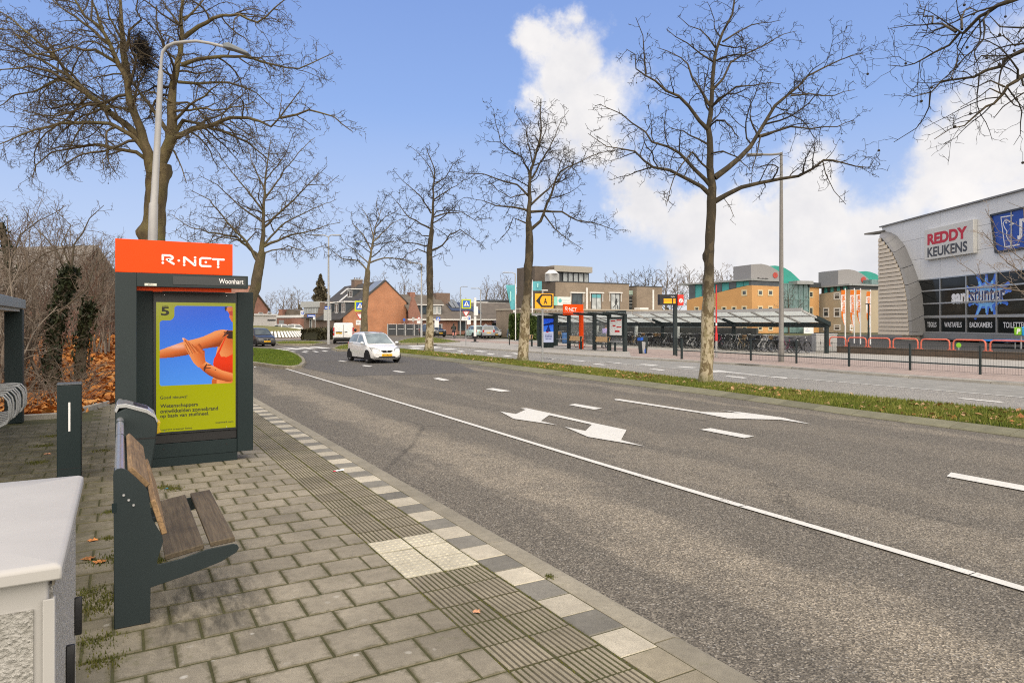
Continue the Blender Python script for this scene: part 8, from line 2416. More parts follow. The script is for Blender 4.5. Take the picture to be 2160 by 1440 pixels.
hedge('rust brown beech hedge behind the parked cars',g1,g2,1.6,1.6,[(.12,.05,.02),(.2,.085,.035),(.27,.12,.05)],1200,.16,'beech_hedge')
g1,g2=ground(955,704),ground(985,704)
hedge('grey brown bare bush left of the parked cars',g1,g2,2.2,2.3,[(.10,.08,.055),(.17,.13,.09),(.24,.18,.13)],900,.13,'bare_bush','bush')
Cm=at_depth(495,HY,90); Cm.z=RZ
mound=thing('roundabout_mound','grassy roundabout mound ringed by slanting white and dark chevron blocks','roundabout',Cm)
mb=MB(); mb.lathe([(9.2,.85),(7,1.25),(4,1.5),(1e-6,1.65)],48); mb.build('turf',mat('dry_turf',(.17,.16,.045),.95,var=.35,scale=.9,bump=.4,bscale=4),mound,True)
m_=130
for k in range(m_):
 a0=2*pi*k/m_; a1=2*pi*(k+.6)/m_; tw=1.1*2*pi/m_
 p=[(10.4*cos(a0),10.4*sin(a0),.1),(10.4*cos(a1),10.4*sin(a1),.1),(9.3*cos(a1+tw),9.3*sin(a1+tw),.84),(9.3*cos(a0+tw),9.3*sin(a0+tw),.84)]
 if sin(a0-atan2(Cm.y,Cm.x))>.2 and False:continue
 nn=Vector((cos(a0),sin(a0),.6))*.06
 mb=MB(); mb.prism(p,nn); mb.build('chevron_block',mat('chevron_white',(.72,.71,.66),.7,var=.1),mound)
mb=MB(); mb.lathe([(10.5,.0),(10.5,.1),(9.2,.86),(9.1,.0)],60); mb.build('ring_bank',mat('ring_dark',(.10,.085,.06),.9,var=.3),mound)
mb=MB(); mb.lathe([(15,.006),(10.5,.012)],60); mb.build('apron',PATH_RED,mound)
# garden fence
g1,g2=ground(818,707.5),ground(932,708)
d=(g2-g1); L=d.length
gf=thing('garden_fence','dark slatted garden fence with rows of white dots beside the brick gable','fence',g1,atan2(d.y,d.x))
k_=6
for k in range(k_):
 mb=MB(); mb.box(L*k/k_+.1,L*(k+1)/k_-.1,-.03,.03,.05,1.58); p_=mb.build('fence_panel',FRAMED,gf)
 mb=MB()
 for i in range(12):
  for z in(.92,1.6):
   x_=L*k/k_+.25+(L/k_-.4)*i/12; mb.box(x_,x_+.06,-.05,-.033,z,z+.05)
 mb.build('white_dots',WHITE,p_,kind='stuff')
for k in range(k_+1):
 mb=MB(); mb.box(L*k/k_-.07,L*k/k_+.07,-.06,.06,0,1.68); mb.build('post',GREYPAINT,gf)
b=ground(822,706.5); o=thing('wheelie_bin','dark green wheelie bin left of the garden fence','bin',b,-TH)
mb=MB(); mb.prism([(-.28,-.3,0),(.28,-.3,0),(.28,.3,0),(-.28,.3,0)],(0,0,1.2)); mb.build('body',mat('bin_green',(.02,.05,.03),.5),o,bevel=.04); mb=MB(); mb.box(-.33,.33,-.36,.36,1.2,1.3); mb.build('lid',MATS['bin_green'],o,bevel=.03)
# ---------------------------------------------------------------- trees along the skyline
def bg_proto(seed,h_,r_sp,nl,up,first,m_,twigw=.03,dens=(1.3,1.5,1.6,1)):
 t=Tree(seed,wig=(.08,.18,.25,.3),dens=dens,ratio=(.4,.45,.45,.4),trop=(.05,.06,.03,0),rmin=twigw,minlen=.4,spread=(25,55),maxlvl=3)
 t.scaffold((0,0,0),h_,h_*.018,r_sp,nl,up,first)
 return t.wood_mesh('trunk',m_),t.crown_mesh('crown',m_,sides=(4,3,3,3,3))
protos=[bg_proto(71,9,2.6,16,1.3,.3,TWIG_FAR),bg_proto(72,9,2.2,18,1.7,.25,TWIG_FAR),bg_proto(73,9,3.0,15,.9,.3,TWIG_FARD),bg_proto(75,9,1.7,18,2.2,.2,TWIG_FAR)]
def bg_tree(px,top,Z,k,label,sx=1.0,rz=0.0):
 p=at_depth(px,HY,Z); p.z=0; hh=EH-(top-HY)*Z/F
 r=thing('bare_tree',label,'tree',p,rz,'bare trees on the skyline')
 r.scale=(hh/9*sx,)*2+(hh/9,)
 link_mesh('trunk',protos[k][0],r); link_mesh('crown',protos[k][1],r)
import itertools
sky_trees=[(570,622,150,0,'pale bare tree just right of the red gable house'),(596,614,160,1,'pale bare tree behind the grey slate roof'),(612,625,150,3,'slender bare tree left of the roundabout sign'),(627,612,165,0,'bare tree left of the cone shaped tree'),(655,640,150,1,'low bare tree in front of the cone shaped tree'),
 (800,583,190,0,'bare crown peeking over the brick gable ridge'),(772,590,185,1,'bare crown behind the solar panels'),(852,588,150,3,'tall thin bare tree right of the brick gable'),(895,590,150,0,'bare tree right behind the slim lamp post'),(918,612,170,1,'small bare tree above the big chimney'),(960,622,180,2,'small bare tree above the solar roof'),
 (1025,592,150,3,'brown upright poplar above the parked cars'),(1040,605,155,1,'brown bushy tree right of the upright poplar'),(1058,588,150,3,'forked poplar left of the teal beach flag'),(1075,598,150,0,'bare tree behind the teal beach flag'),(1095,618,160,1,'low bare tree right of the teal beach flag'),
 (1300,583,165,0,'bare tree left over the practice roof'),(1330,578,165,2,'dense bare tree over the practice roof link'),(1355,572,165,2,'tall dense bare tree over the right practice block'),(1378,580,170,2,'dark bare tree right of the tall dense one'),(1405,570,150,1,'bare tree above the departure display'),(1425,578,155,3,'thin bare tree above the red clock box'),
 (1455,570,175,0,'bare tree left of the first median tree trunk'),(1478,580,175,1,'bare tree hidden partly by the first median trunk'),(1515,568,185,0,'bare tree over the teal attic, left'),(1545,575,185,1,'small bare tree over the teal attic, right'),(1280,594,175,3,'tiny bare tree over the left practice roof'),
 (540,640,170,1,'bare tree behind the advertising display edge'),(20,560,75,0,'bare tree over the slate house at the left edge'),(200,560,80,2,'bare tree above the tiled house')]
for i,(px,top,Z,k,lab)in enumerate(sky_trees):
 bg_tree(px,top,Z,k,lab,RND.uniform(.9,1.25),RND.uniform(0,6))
def leafy(label,base,h_,fn,cols,n,s,name,trunk_r=.25):
 root=thing(name,label,'tree',base)
 mb=MB(); mb.tube([(0,0,0),(0,0,h_*.9)],[trunk_r,trunk_r*.2],8); mb.build('trunk',TWIG_FARD,root,True)
 V,F4=leaves(np.array([fn()for _ in range(n)]),s,1.0); link_mesh('crown',np_mesh('crown',V,F4,None,blade_mat(name+'_leaves',cols)),root)
def cone():
 z=RND.random()**1.3; a=RND.uniform(0,6.28); tier=.72+.28*sin(z*40+a*2); r=(1-z)**.8*3.6*tier*RND.uniform(.55,1.05)
 return(r*cos(a),r*sin(a),2.0+z*10.2)
p=at_depth(676,HY,150); p.z=0
leafy('brown cone shaped tree behind the flat roofed house',p,12.4,cone,[(.05,.045,.025),(.09,.075,.045),(.14,.12,.075),(.20,.17,.12)],5200,.22,'cone_tree')
W=Wall(1664,112,1690,112); p=W.A
t=Tree(90,wig=(.08,.18,.25,.3),dens=(1.6,1.8,1.8,1),ratio=(.42,.45,.45,.4),trop=(.05,.06,.03,0),rmin=.022,minlen=.35,spread=(25,55)); t.scaffold((0,0,0),7.4,.14,2.4,16,1.1,.25)
r=thing('bare_tree','bare tree in front of the glass atrium behind the tall lamp post','tree',p); link_mesh('trunk',t.wood_mesh('trunk',TWIG_FARD),r); link_mesh('crown',t.crown_mesh('crown',mat('atrium_twigs',(.12,.10,.085),.9)),r)
t=Tree(91,wig=(.08,.2,.3,.3),dens=(1.8,2.2,2.2,1),ratio=(.42,.45,.45,.4),trop=(.05,.04,.03,0),rmin=.012,minlen=.3,spread=(25,55)); t.scaffold((0,0,0),8.6,.14,3.2,15,.8,.35)
p=at_depth(2170,HY,40); p.z=0
r=thing('bare_tree','thin pale twigged tree in front of the blue shop window at the right edge','tree',p); link_mesh('trunk',t.wood_mesh('trunk',TWIG_FAR),r); link_mesh('crown',t.crown_mesh('crown',mat('pale_twigs',(.28,.22,.17),.9)),r)
# far-off wood closing the horizon
n=9000
A=nrng.uniform(-.75,1.35,n); Rr=nrng.uniform(230,330,n)
P=np.column_stack([np.sin(A)*Rr,np.cos(A)*Rr,nrng.random(n)**1.3*(6.5+2.5*np.sin(A*23)+1.5*np.sin(A*61))])
V,F4=leaves(P,1.3,1.0)
o=link_mesh('far_wood',np_mesh('far_wood',V,F4,None,blade_mat('far_wood_twigs',[(.10,.085,.06),(.15,.125,.095),(.2,.17,.13)])),None,'stuff')
# ================================================================ vehicles
TYRE=mat('tyre_rubber',(.014,.014,.015),.8,var=.1)
RIM=mat('alloy_rim',(.34,.35,.36),.35,.6,var=.05)
CARGLASS=glass('car_glass',(.055,.065,.065),.04)
CARGLASSP=glass('car_glass_pale',(.16,.19,.19),.06)
LAMPW=mat('headlamp',(.30,.31,.31),.12,var=.05)
LAMPON=mat('headlamp_lit',(1.0,.93,.8),.2,var=.02,emit=1.6)
LAMPR=mat('tail_lamp',(.50,.012,.012),.2,var=.05)
PLATEY=mat('plate_yellow',(.85,.46,.0),.4,var=.02)
ARCH=mat('wheel_arch',(.006,.006,.007),.9,var=.02)
def paint(name,c):return mat(name,c,.28,var=.02,coat=.8,scale=.6)
WHITEP,BLACKP,GREYP,MINTP,SILVERP,DARKP=paint('white_car_paint',(.80,.80,.79)),paint('black_car_paint',(.010,.012,.012)),paint('grey_car_paint',(.035,.036,.036)),paint('mint_car_paint',(.50,.70,.66)),paint('silver_car_paint',(.30,.32,.33)),paint('dark_car_paint',(.03,.035,.04))
def interp(x,tab):
 xs=[t[0]for t in tab]
 return[float(np.interp(x,xs,[t[k]for t in tab]))for k in range(1,len(tab[0]))]
def car(label,loc,rz,L,W,H,pm,top,wid,cab,wheels,r_w=.29,zb=.19,glassm=CARGLASS,round_lamps=False,lit=False,panes=((.05,.46),(.50,.97)),group=None,rear=False,name='hatchback',cat='car',plate_txt=None,roofdark=False):
 root=thing(name,label,cat,loc,rz,group)
 hw=W/2
 # lower body
 ys=sorted(set([0,.012,.03,.06,.1,.15,.2,.26,.34,.45,.56,.68,.8,.88,.94,.97,.99,1.0]))
 rings=[]
 for f in ys:
  zt,=interp(f,top); k,=interp(f,wid)
  zt*=H; w=hw*k; zl=zb+(.10 if f<.02 or f>.985 else 0)
  zm=zl+(zt-zl)*.55
  half=[(0,zl),(w*.80,zl),(w*.965,zl+.07),(w,zm-.05),(w*.985,zm+.1),(w*.94,zt-.035),(w*.86,zt-.004),(w*.45,zt+.012),(0,zt+.016)]
  rings.append([(x,f*L,z)for x,z in half]+[(-x,f*L,z)for x,z in half[-2:0:-1]])
 n=len(rings[0]); mb=MB()
 mb.add([p for r in rings for p in r],[(i*n+j,i*n+(j+1)%n,i*n+n+(j+1)%n,i*n+n+j)for i in range(len(rings)-1)for j in range(n)]+[tuple(range(n)),tuple((len(rings)-1)*n+j for j in range(n))[::-1]])
 body=mb.build('body',pm,root,True,angle=50)
 # cabin
 (y0,y1,y2,y3),kb,kr=cab # windscreen foot, roof front, roof rear, rear foot
 belt=lambda f:interp(f,top)[0]*H-.01
 prof=[(y0,belt(y0)),(y1,H*.965),((y1*2+y2)/3,H*.997),((y1+y2*2)/3,H),(y2,H*.975),(y3,belt(y3))]
 fs_=[p[0]for p in prof]; zs_=[p[1]for p in prof]
 zr=lambda f:float(np.interp(f,fs_,zs_))
 wb=lambda f:hw*kb*interp(f,wid)[0]
 def edge(f): # roof rail half width falls from belt width to roof width as the roof rises
  k=(zr(f)-belt(f))/(H-belt(f)+1e-6); return wb(f)+(hw*kr-wb(f))*min(1,k)
 mb=MB(); rg=[]
 fl=[y0,y0+(y1-y0)*.5,y1,(y1*2+y2)/3,(y1+y2*2)/3,y2,y2+(y3-y2)*.5,y3]
 for f in fl:
  zt=zr(f); b_=belt(f)-.03; e=edge(f)
  half=[(0,b_),(wb(f),b_),(e,zt-.05*min(1,(zt-b_)/.3)),(e*.86,zt-.004),(0,zt+.02)]
  rg.append([(x,f*L,z)for x,z in half]+[(-x,f*L,z)for x,z in half[-2:0:-1]])
 n=len(rg[0])
 mb.add([p for r in rg for p in r],[(i*n+j,i*n+(j+1)%n,i*n+n+(j+1)%n,i*n+n+j)for i in range(len(rg)-1)for j in range(n)])
 mb.build('cabin',pm,root,True,angle=40)
 # panes
 def side(f,q,s):
  b_=belt(f)-.03; e=edge(f); zt=zr(f)-.05
  x=wb(f)+(e-wb(f))*q+.006; return(s*x,f*L,b_+(zt-b_)*q)
 for s in(-1,1):
  for a,c in panes:
   A,C=y0+(y3-y0)*a,y0+(y3-y0)*c
   fr=[A+(C-A)*i/8 for i in range(9)]
   lo=[side(f,.16,s)for f in fr]; hi=[side(f,.90,s)for f in fr]
   hi=[h_ for h_,l_ in zip(hi,lo)]
   mb=MB(); mb.add(lo+hi,[(i,i+1,10+i,9+i)for i in range(8)]); mb.build('side_window',glassm,root)
 def screen(fa,fb,q0,q1,name_):
  P=[]
  for q in(q0,q1):
   f=fa+(fb-fa)*q; zt=zr(f); e=edge(f)*.84
   nrm=.012
   P.append([(-e,f*L,zt+.018),(-e*.4,f*L,zt+.028),(e*.4,f*L,zt+.028),(e,f*L,zt+.018)])
  mb=MB(); mb.add(P[0]+P[1],[(i,i+1,i+5,i+4)for i in range(3)]); mb.build(name_,glassm,root)
 screen(y0,y1,.07,.93,'windscreen'); screen(y3,y2,.12,.9,'rear_window')
 if roofdark:
  mb=MB(); f0,f1=y1+.005,y1+.06; mb.add([(-edge(f0)*.8,f0*L,zr(f0)+.024),(edge(f0)*.8,f0*L,zr(f0)+.024),(edge(f1)*.8,f1*L,zr(f1)+.026),(-edge(f1)*.8,f1*L,zr(f1)+.026)],[(0,1,2,3)]); mb.build('sunroof',CARGLASS,root)
  # wheels
 for f in wheels:
  k=interp(f,wid)[0]
  for s in(-1,1):
   xo=s*(hw*k+.012)
   w=thing('wheel','x','x',(xo,f*L,r_w)); del w['label']; del w['category']; w.parent=root
   mb=MB(); d=-s
   mb.lathe([(r_w*.64,d*.02),(r_w*.93,d*.0),(r_w,d*.03),(r_w,d*.17),(r_w*.9,d*.2),(r_w*.5,d*.2)],22,'x'); mb.build('tyre',TYRE,w,True)
   mb=MB(); mb.lathe([(1e-6,d*.05),(r_w*.2,d*.02),(r_w*.24,d*.05),(r_w*.58,d*.07),(r_w*.66,d*.015)],20,'x')
   mb.build('rim',RIM,w,True)
   mb=MB()
   for i in range(5):
    a=i*2*pi/5; ca,sa=cos(a),sin(a)
    mb.prism([(d*.022,ca*r_w*.2-sa*.03,sa*r_w*.2+ca*.03),(d*.022,ca*r_w*.2+sa*.03,sa*r_w*.2-ca*.03),(d*.022,ca*r_w*.6+sa*.02,sa*r_w*.6-ca*.02),(d*.022,ca*r_w*.6-sa*.02,sa*r_w*.6+ca*.02)],(d*.02,0,0))
   mb.build('spokes',RIM,w,kind='stuff')
   mb=MB(); ra=r_w+.055; pts=[(ra*cos(a),ra*sin(a))for a in np.linspace(-.35,pi+.35,18)]
   x1=s*(hw*k+.004); mb.prism([(x1,f*L+a,r_w+b_)for a,b_ in pts],(-s*.25,0,0)); mb.build('wheel_arch',ARCH,root)
   # front face
 zf=interp(.03,top)[0]*H
 k3=interp(.05,wid)[0]*hw
 for s in(-1,1):
  if round_lamps:
   mb=MB(); mb.lathe([(1e-6,-.035),(.07,-.02),(.095,.02),(.1,.1)],14,'y',(s*k3*.74,.05*L,zf*.93)); mb.build('headlamp',LAMPON if lit else LAMPW,root,True)
   mb=MB(); mb.lathe([(1e-6,-.02),(.05,-.01),(.06,.05)],10,'y',(s*k3*.70,.012*L,zf*.68)); mb.build('fog_lamp',LAMPON if lit else LAMPW,root,True)
  else:
   mb=MB(); mb.prism([(s*k3*.50,-.012,zf*.84),(s*k3*.50,.0,zf*.97),(s*k3*.84,.045*L,zf*1.10),(s*k3*1.0,.09*L,zf*1.12),(s*k3*.97,.03*L,zf*.86),(s*k3*.76,.0,zf*.78)],(0,.08,.0)); mb.build('headlamp',LAMPON if lit else LAMPW,root,True)
 mb=MB(); mb.prism([(-k3*.42,-.012,zf*.90),(k3*.42,-.012,zf*.90),(k3*.26,-.012,zf*.74),(-k3*.26,-.012,zf*.74)],(0,.05,0)); gr=mb.build('grille',BLACK,root)
 mb=MB(); mb.lathe([(1e-6,-.022),(.045,-.018),(.05,-.01)],12,'y',(0,0,zf*.82)); mb.build('badge',RIM,gr)
 zp=zf*(.58 if not round_lamps else .60)
 mb=MB(); mb.box(-.26,.26,-.022,-.0,zp-.055,zp+.055); pl_=mb.build('number_plate',PLATEY,root)
 mb=MB(); lettering(mb,plate_txt or 'XX-00',0,zp,w=.42,h=.07,y=-.0235); mb.build('plate_characters',BLACKPRINT,pl_,kind='stuff')
 mb=MB(); mb.prism([(-k3*.5,-.013,zf*.49),(k3*.5,-.013,zf*.49),(k3*.62,-.013,zf*.40),(-k3*.62,-.013,zf*.40)],(0,.05,0)); mb.build('air_intake',BLACK,root)
 mb=MB(); mb.box(-k3*.9,k3*.9,-.004,.05,zf*.345,zf*.37); mb.build('bumper_slot',BLACK,root)
 # rear face
 zr_=interp(.95,top)[0]*H
 for s in(-1,1):
  mb=MB(); mb.box(s*hw*.62 if s>0 else-hw*.84,s*hw*.84 if s>0 else-hw*.62,L-.03,L+.012,zr_*.72,zr_*1.0); mb.build('tail_lamp',LAMPR,root,bevel=.02)
 mb=MB(); mb.box(-.26,.26,L-.01,L+.015,zr_*.62,zr_*.62+.11); mb.build('rear_plate',PLATEY,root)
 mb=MB(); mb.box(-hw*.8,hw*.8,L-.03,L+.02,zb+.02,zb+.16); mb.build('rear_valance',BLACK,root,bevel=.02)
 for s in(-1,1):
  f=y0+.05; mb=MB(); mb.ball((s*(wb(f)+.12),f*L,belt(f)+.05),.095,10,6,.7); mb.build('mirror',pm,root,True)
 mb=MB(); mb.box(-hw*.9,hw*.9,.05*L,.95*L,zb-.03,zb+.05); mb.build('underbody',ARCH,root)
 mb=MB()
 for s in(-1,1):
  for f in((y0+y3)/2-.1,(y0+y3)/2+.13):mb.box(s*hw*.999-.006,s*hw*.999+.008,f*L-.06,f*L+.06,belt(f)-.17,belt(f)-.14)
 mb.build('door_handles',pm,root,kind='stuff')
 return root
HATCH_TOP=[(0,.40),(.012,.45),(.06,.50),(.15,.56),(.26,.625),(.45,.635),(.8,.66),(.94,.66),(.98,.60),(1,.52)]
HATCH_WID=[(0,.80),(.02,.87),(.06,.93),(.15,.985),(.3,1),(.8,1),(.93,.96),(1,.86)]
HATCH_CAB=((.215,.455,.83,.98),.96,.73)
car('white small hatchback driving towards the camera on the near carriageway',(11.13,31.55,RZ+.004),radians(3),3.56,1.64,1.48,WHITEP,HATCH_TOP,HATCH_WID,HATCH_CAB,(.165,.845),.30,glassm=CARGLASSP,plate_txt='KX-481-L',roofdark=True)
FIAT_TOP=[(0,.38),(.012,.44),(.06,.52),(.14,.585),(.27,.63),(.5,.645),(.85,.64),(.95,.60),(1,.48)]
car('dark grey round headlamp city car with lit lamps half hidden by the display',(10.35,58.2,RZ),radians(10),3.55,1.63,1.49,GREYP,FIAT_TOP,HATCH_WID,((.24,.43,.80,.98),.94,.72),(.175,.825),.29,round_lamps=True,lit=True,plate_txt='RT-205-X')
SUV_TOP=[(0,.46),(.012,.52),(.05,.56),(.2,.60),(.3,.63),(.8,.65),(.96,.64),(1,.52)]
b=ground(931,711.5)
car('black estate car standing behind the white board left of the cyclist',(b.x+.4,b.y+1,0),radians(4),4.75,1.9,1.62,BLACKP,SUV_TOP,HATCH_WID,((.27,.42,.84,.985),.95,.76),(.17,.81),.35,zb=.22,panes=((.06,.34),(.37,.64),(.67,.95)),name='estate_car')
def parked(label,px,py,rz,L,H,pm,top=HATCH_TOP,cabn=HATCH_CAB,**k):
 b=ground(px,py); return car(label,(b.x,b.y,0),rz,L,1.72,H,pm,top,HATCH_WID,cabn,(.17,.83),.31,group='parked cars in front of the slate roofed row',**k)
parked('mint white small hatchback parked left of the white mast',991,711,radians(176),3.6,1.5,MINTP)
parked('grey hatchback parked behind the white mast showing its tail lamp',1024,711.5,radians(158),4.0,1.52,SILVERP)
parked('silver grey sloping car parked nose out right of the grey hatchback',1046,712,radians(-14),4.3,1.45,SILVERP,plate_txt='ZN-312-B')
parked('white car parked behind the person in red',1062,709,radians(-24),4.0,1.5,WHITEP)
parked('dark car parked at the right end of the row by the white lamp post',1082,708,radians(150),4.1,1.5,DARKP)
# white cars beyond the roundabout
for px,lab,rz,L in((628,'white car with long sloping bonnet parked beyond the roundabout, the left one',radians(62),4.3),(657,'white estate car parked beyond the roundabout, the right one',radians(64),4.5)):
 b=ground(px,702.5)
 car(lab,(b.x,b.y,-.05),rz,L,1.78,1.62,WHITEP,SUV_TOP,HATCH_WID,((.25,.42,.84,.985),.95,.78),(.17,.82),.32,panes=((.06,.44),(.48,.95)),group='white cars parked beyond the roundabout')
def van(label,loc,rz):
 root=thing('delivery_van',label,'van',loc,rz)
 L,W,H=4.6,1.86,1.93; hw=W/2 # rear at y=0, front at +L
 prof=[(0,.36),(.02,.36),(.0,1.25),(.05,1.86),(.14,1.92),(2.2,1.94),(2.9,1.86),(3.75,1.18),(4.5,.98),(4.6,.6),(4.55,.34)]
 mb=MB(); secs=[(1.0,-1),(1.0,1)]
 def wk(z):return hw*(1-.11*max(0,(z-1.05)/.9)**1.5)
 n=len(prof)
 vs=[]
 for s in(-1,-.86,.86,1):
  for y,z in prof:
   zz2=z-(.03 if abs(s)==1 and z>1.7 else 0); yy2=y+(.07 if abs(s)==1 and y<.2 else 0)-(.2 if abs(s)==1 and y>4.4 else 0)
   vs.append((wk(z)*s,yy2,zz2))
 fs_=[]
 for a in range(3):
  for j in range(n):fs_.append((a*n+j,a*n+(j+1)%n,(a+1)*n+(j+1)%n,(a+1)*n+j))
 fs_+=[tuple(range(n)),tuple(3*n+j for j in range(n))[::-1]]
 mb.add(vs,fs_); mb.build('body',WHITEP,root,True,angle=30)
 for s in(-1,1):
  mb=MB(); x0,x1=(.02,.76)if s>0 else(-.76,-.02)
  mb.prism([(x0,-.018,.62),(x1,-.018,.62),(x1,-.018,1.25),(x1*.965 if s>0 else x1,.03,1.78),(x0 if s>0 else x0*.965,.03,1.78),(x0,-.018,1.25)],(0,.03,0)); mb.build('rear_door',WHITEP,root)
  mb=MB(); xa=.80 if s>0 else-.92; mb.box(xa,xa+.12,-.015,.12,.78,1.5); l_=mb.build('tail_lamp',LAMPR,root,bevel=.02); mb=MB(); mb.box(xa+.01,xa+.11,-.022,-.016,1.02,1.14); mb.build('white_lens',LAMPW,l_)
 mb=MB(); mb.box(-.006,.006,-.026,.0,.6,1.75); mb.build('door_gap',ARCH,root)
 mb=MB(); mb.box(-.90,.90,-.07,.12,.36,.58); mb.build('bumper',BLACK,root,bevel=.03)
 mb=MB(); mb.box(-.66,-.14,-.034,-.019,.92,1.05); p_=mb.build('number_plate',PLATEY,root); mb=MB(); lettering(mb,'V-617-DK',-.4,.985,w=.44,h=.075,y=-.036); mb.build('plate_characters',BLACKPRINT,p_,kind='stuff')
 mb=MB(); mb.box(-.68,-.12,-.05,-.019,1.06,1.12); mb.build('plate_light',BLACK,root); mb=MB(); mb.box(.1,.34,-.03,-.019,1.06,1.13); mb.build('door_handle',BLACK,root)
 for s in(-1,1):
  mb=MB(); mb.prism([(s*(hw+.002),2.9,1.15),(s*(hw+.002),3.7,1.15),(s*(hw*.93),3.1,1.68),(s*(hw*.93),2.9,1.68)],(s*.012,0,0)); mb.build('side_window',CARGLASS,root)
  mb=MB(); mb.ball((s*(hw+.12),3.55,1.22),.13,10,6,1.2); mb.build('mirror',BLACK,root,True)
  for y in(.85,3.75):
   w=thing('wheel','x','x',(s*(hw-.02),y,.33)); del w['label']; del w['category']; w.parent=root; d=-s
   mb=MB(); mb.lathe([(.2,d*.0),(.3,-d*.02),(.33,d*.02),(.33,d*.18),(.2,d*.2)],20,'x'); mb.build('tyre',TYRE,w,True); mb=MB(); mb.lathe([(1e-6,-d*.0),(.2,d*.02)],14,'x'); mb.build('rim',RIM,w)
 mb=MB(); mb.box(-.8,.8,.1,4.4,.24,.36); mb.build('underbody',ARCH,root)
 mb=MB(); mb.box(-.45,.45,2.4,2.55,1.945,1.97); mb.build('roof_rail',BLACK,root)
 return root
b=at_depth(724.5,HY,62.3)
van('white windowless van seen from behind between lamp post and hatchback',(b.x,b.y,RZ),radians(-17))
# ================================================================ bicycles
BT={}
def bike_proto(key,frame_m,extra=None,hb='up',label=''):
 root=thing('bicycle',label,'bicycle',(0,0,0))
 r=.34
 if 'wheel' not in BT:
  mb=MB(); mb.cur=0
  n=22
  for i in range(n):
   pass
  mb.lathe([(r-.030,-.016),(r,-.012),(r,.012),(r-.030,.016)],n,'x',closed=True); tyre=mb.mesh('tyre',TYRE)
  mb=MB(); mb.lathe([(r-.046,-.010),(r-.031,-.010),(r-.031,.010),(r-.046,.010)],n,'x',closed=True)
  for i in range(10):
   a=i*2*pi/10; mb.tube([(.0,.02*cos(a),.02*sin(a)),(0,(r-.04)*cos(a),(r-.04)*sin(a))],.0035,3,False)
  mb.lathe([(.025,-.04),(.025,.04)],8,'x'); rim=mb.mesh('rim',ALU)
  mb=MB(); pts=[((r+.028)*cos(a),(r+.028)*sin(a))for a in np.linspace(.25,pi-.1,12)]
  mb.add([(s*.028,y,z)for y,z in pts for s in(-1,1)],[(2*i,2*i+1,2*i+3,2*i+2)for i in range(11)]); mg=mb.mesh('mudguard',BLACK)
  BT['wheel']=(tyre,rim,mg)
 for y in(-.55,.55):
  w=link_mesh('wheel',BT['wheel'][0],root,loc=(0,y,r)); link_mesh('rim',BT['wheel'][1],w); link_mesh('mudguard',BT['wheel'][2],w)
 mb=MB(); bb,hd,st=(0,.06,.30),(0,-.36,.86),(0,.22,.80)
 for pts in([(0,.06,.30),(0,-.05,.42),(0,-.34,.74)],[(0,.06,.30),(0,.24,.88)],[(0,-.38,.92),(0,-.34,.66),(0,-.42,.5),(0,-.55,r)],[(0,.06,.30),(.05,.55,r)],[(0,.06,.30),(-.05,.55,r)],[(0,.2,.74),(.05,.55,r)],[(0,.2,.74),(-.05,.55,r)]):
  mb.tube(pts,.018,6)
 if extra!='step':mb.tube([(0,-.345,.80),(0,.2,.74)],.016,6)
 mb.lathe([(.085,-.035),(.085,-.02)],12,'x',bb); mb.tube([(-.09,.1,.18),(-.09,.06,.3),(.09,.06,.3),(.09,.02,.42)],.009,5); mb.box(-.16,-.08,.06,.14,.165,.19); mb.box(.08,.16,-.02,.06,.41,.435)
 mb.build('frame',frame_m,root)
 mb=MB(); mb.tube([(.30,-.12,1.04),(.27,-.26,1.06),(.10,-.40,1.05),(0,-.39,1.02),(-.10,-.40,1.05),(-.27,-.26,1.06),(-.30,-.12,1.04)],.012,6); mb.tube([(0,-.38,.9),(0,-.39,1.02)],.013,6)
 mb.tube([(.31,-.06,1.035),(.30,-.14,1.045)],.018,6); mb.tube([(-.31,-.06,1.035),(-.30,-.14,1.045)],.018,6); mb.build('handlebar',ALU if key!='sport' else BLACK,root)
 mb=MB(); mb.add([(-.03,.06,.92),(.03,.06,.92),(.10,.32,.93),(-.10,.32,.93),(-.02,.06,.88),(.02,.06,.88),(.08,.32,.87),(-.08,.32,.87)],[(0,1,2,3),(4,7,6,5),(0,4,5,1),(1,5,6,2),(2,6,7,3),(3,7,4,0)]); mb.build('saddle',BLACK if key!='brown' else mat('leather',(.16,.07,.03),.5),root,bevel=.015)
 mb=MB();
 for x in(-.05,.05):mb.tube([(x,.2,.72),(x,.82,.72)],.008,4); mb.tube([(x,.70,.72),(x*1.2,.56,r)],.007,4)
 for y in(.36,.52,.68,.80):mb.tube([(-.05,y,.72),(.05,y,.72)],.007,4)
 mb.build('luggage_rack',BLACK,root)
 if extra=='panniers':
  for s in(-1,1):mb=MB(); mb.box(s*.06 if s>0 else-.19,s*.19 if s>0 else-.06,.40,.80,.40,.73); mb.build('pannier',mat('black_pannier',(.014,.014,.016),.8,var=.4,scale=12),root,bevel=.03)
 if extra=='crate':
  mb=MB(); mb.box(-.2,.2,-.92,-.56,.80,.82)
  for a in((-.2,-.19,-.92,-.56),(.19,.2,-.92,-.56),(-.19,.19,-.92,-.91),(-.19,.19,-.57,-.56)):mb.box(a[0],a[1],a[2],a[3],.82,1.06)
  mb.build('front_crate',mat('bike_crate',(.02,.022,.024),.7),root); mb=MB(); mb.tube([(0,-.38,.84),(0,-.7,.80)],.012,5); mb.build('crate_carrier',BLACK,root)
 if extra=='basket':
  mb=MB(); mb.lathe([(.12,.78),(.18,1.02),(.19,1.02),(.13,.77)],12,'z',(0,-.62,0),True); mb.build('wicker_basket',mat('wicker',(.28,.18,.09),.8,var=.4,scale=30),root)
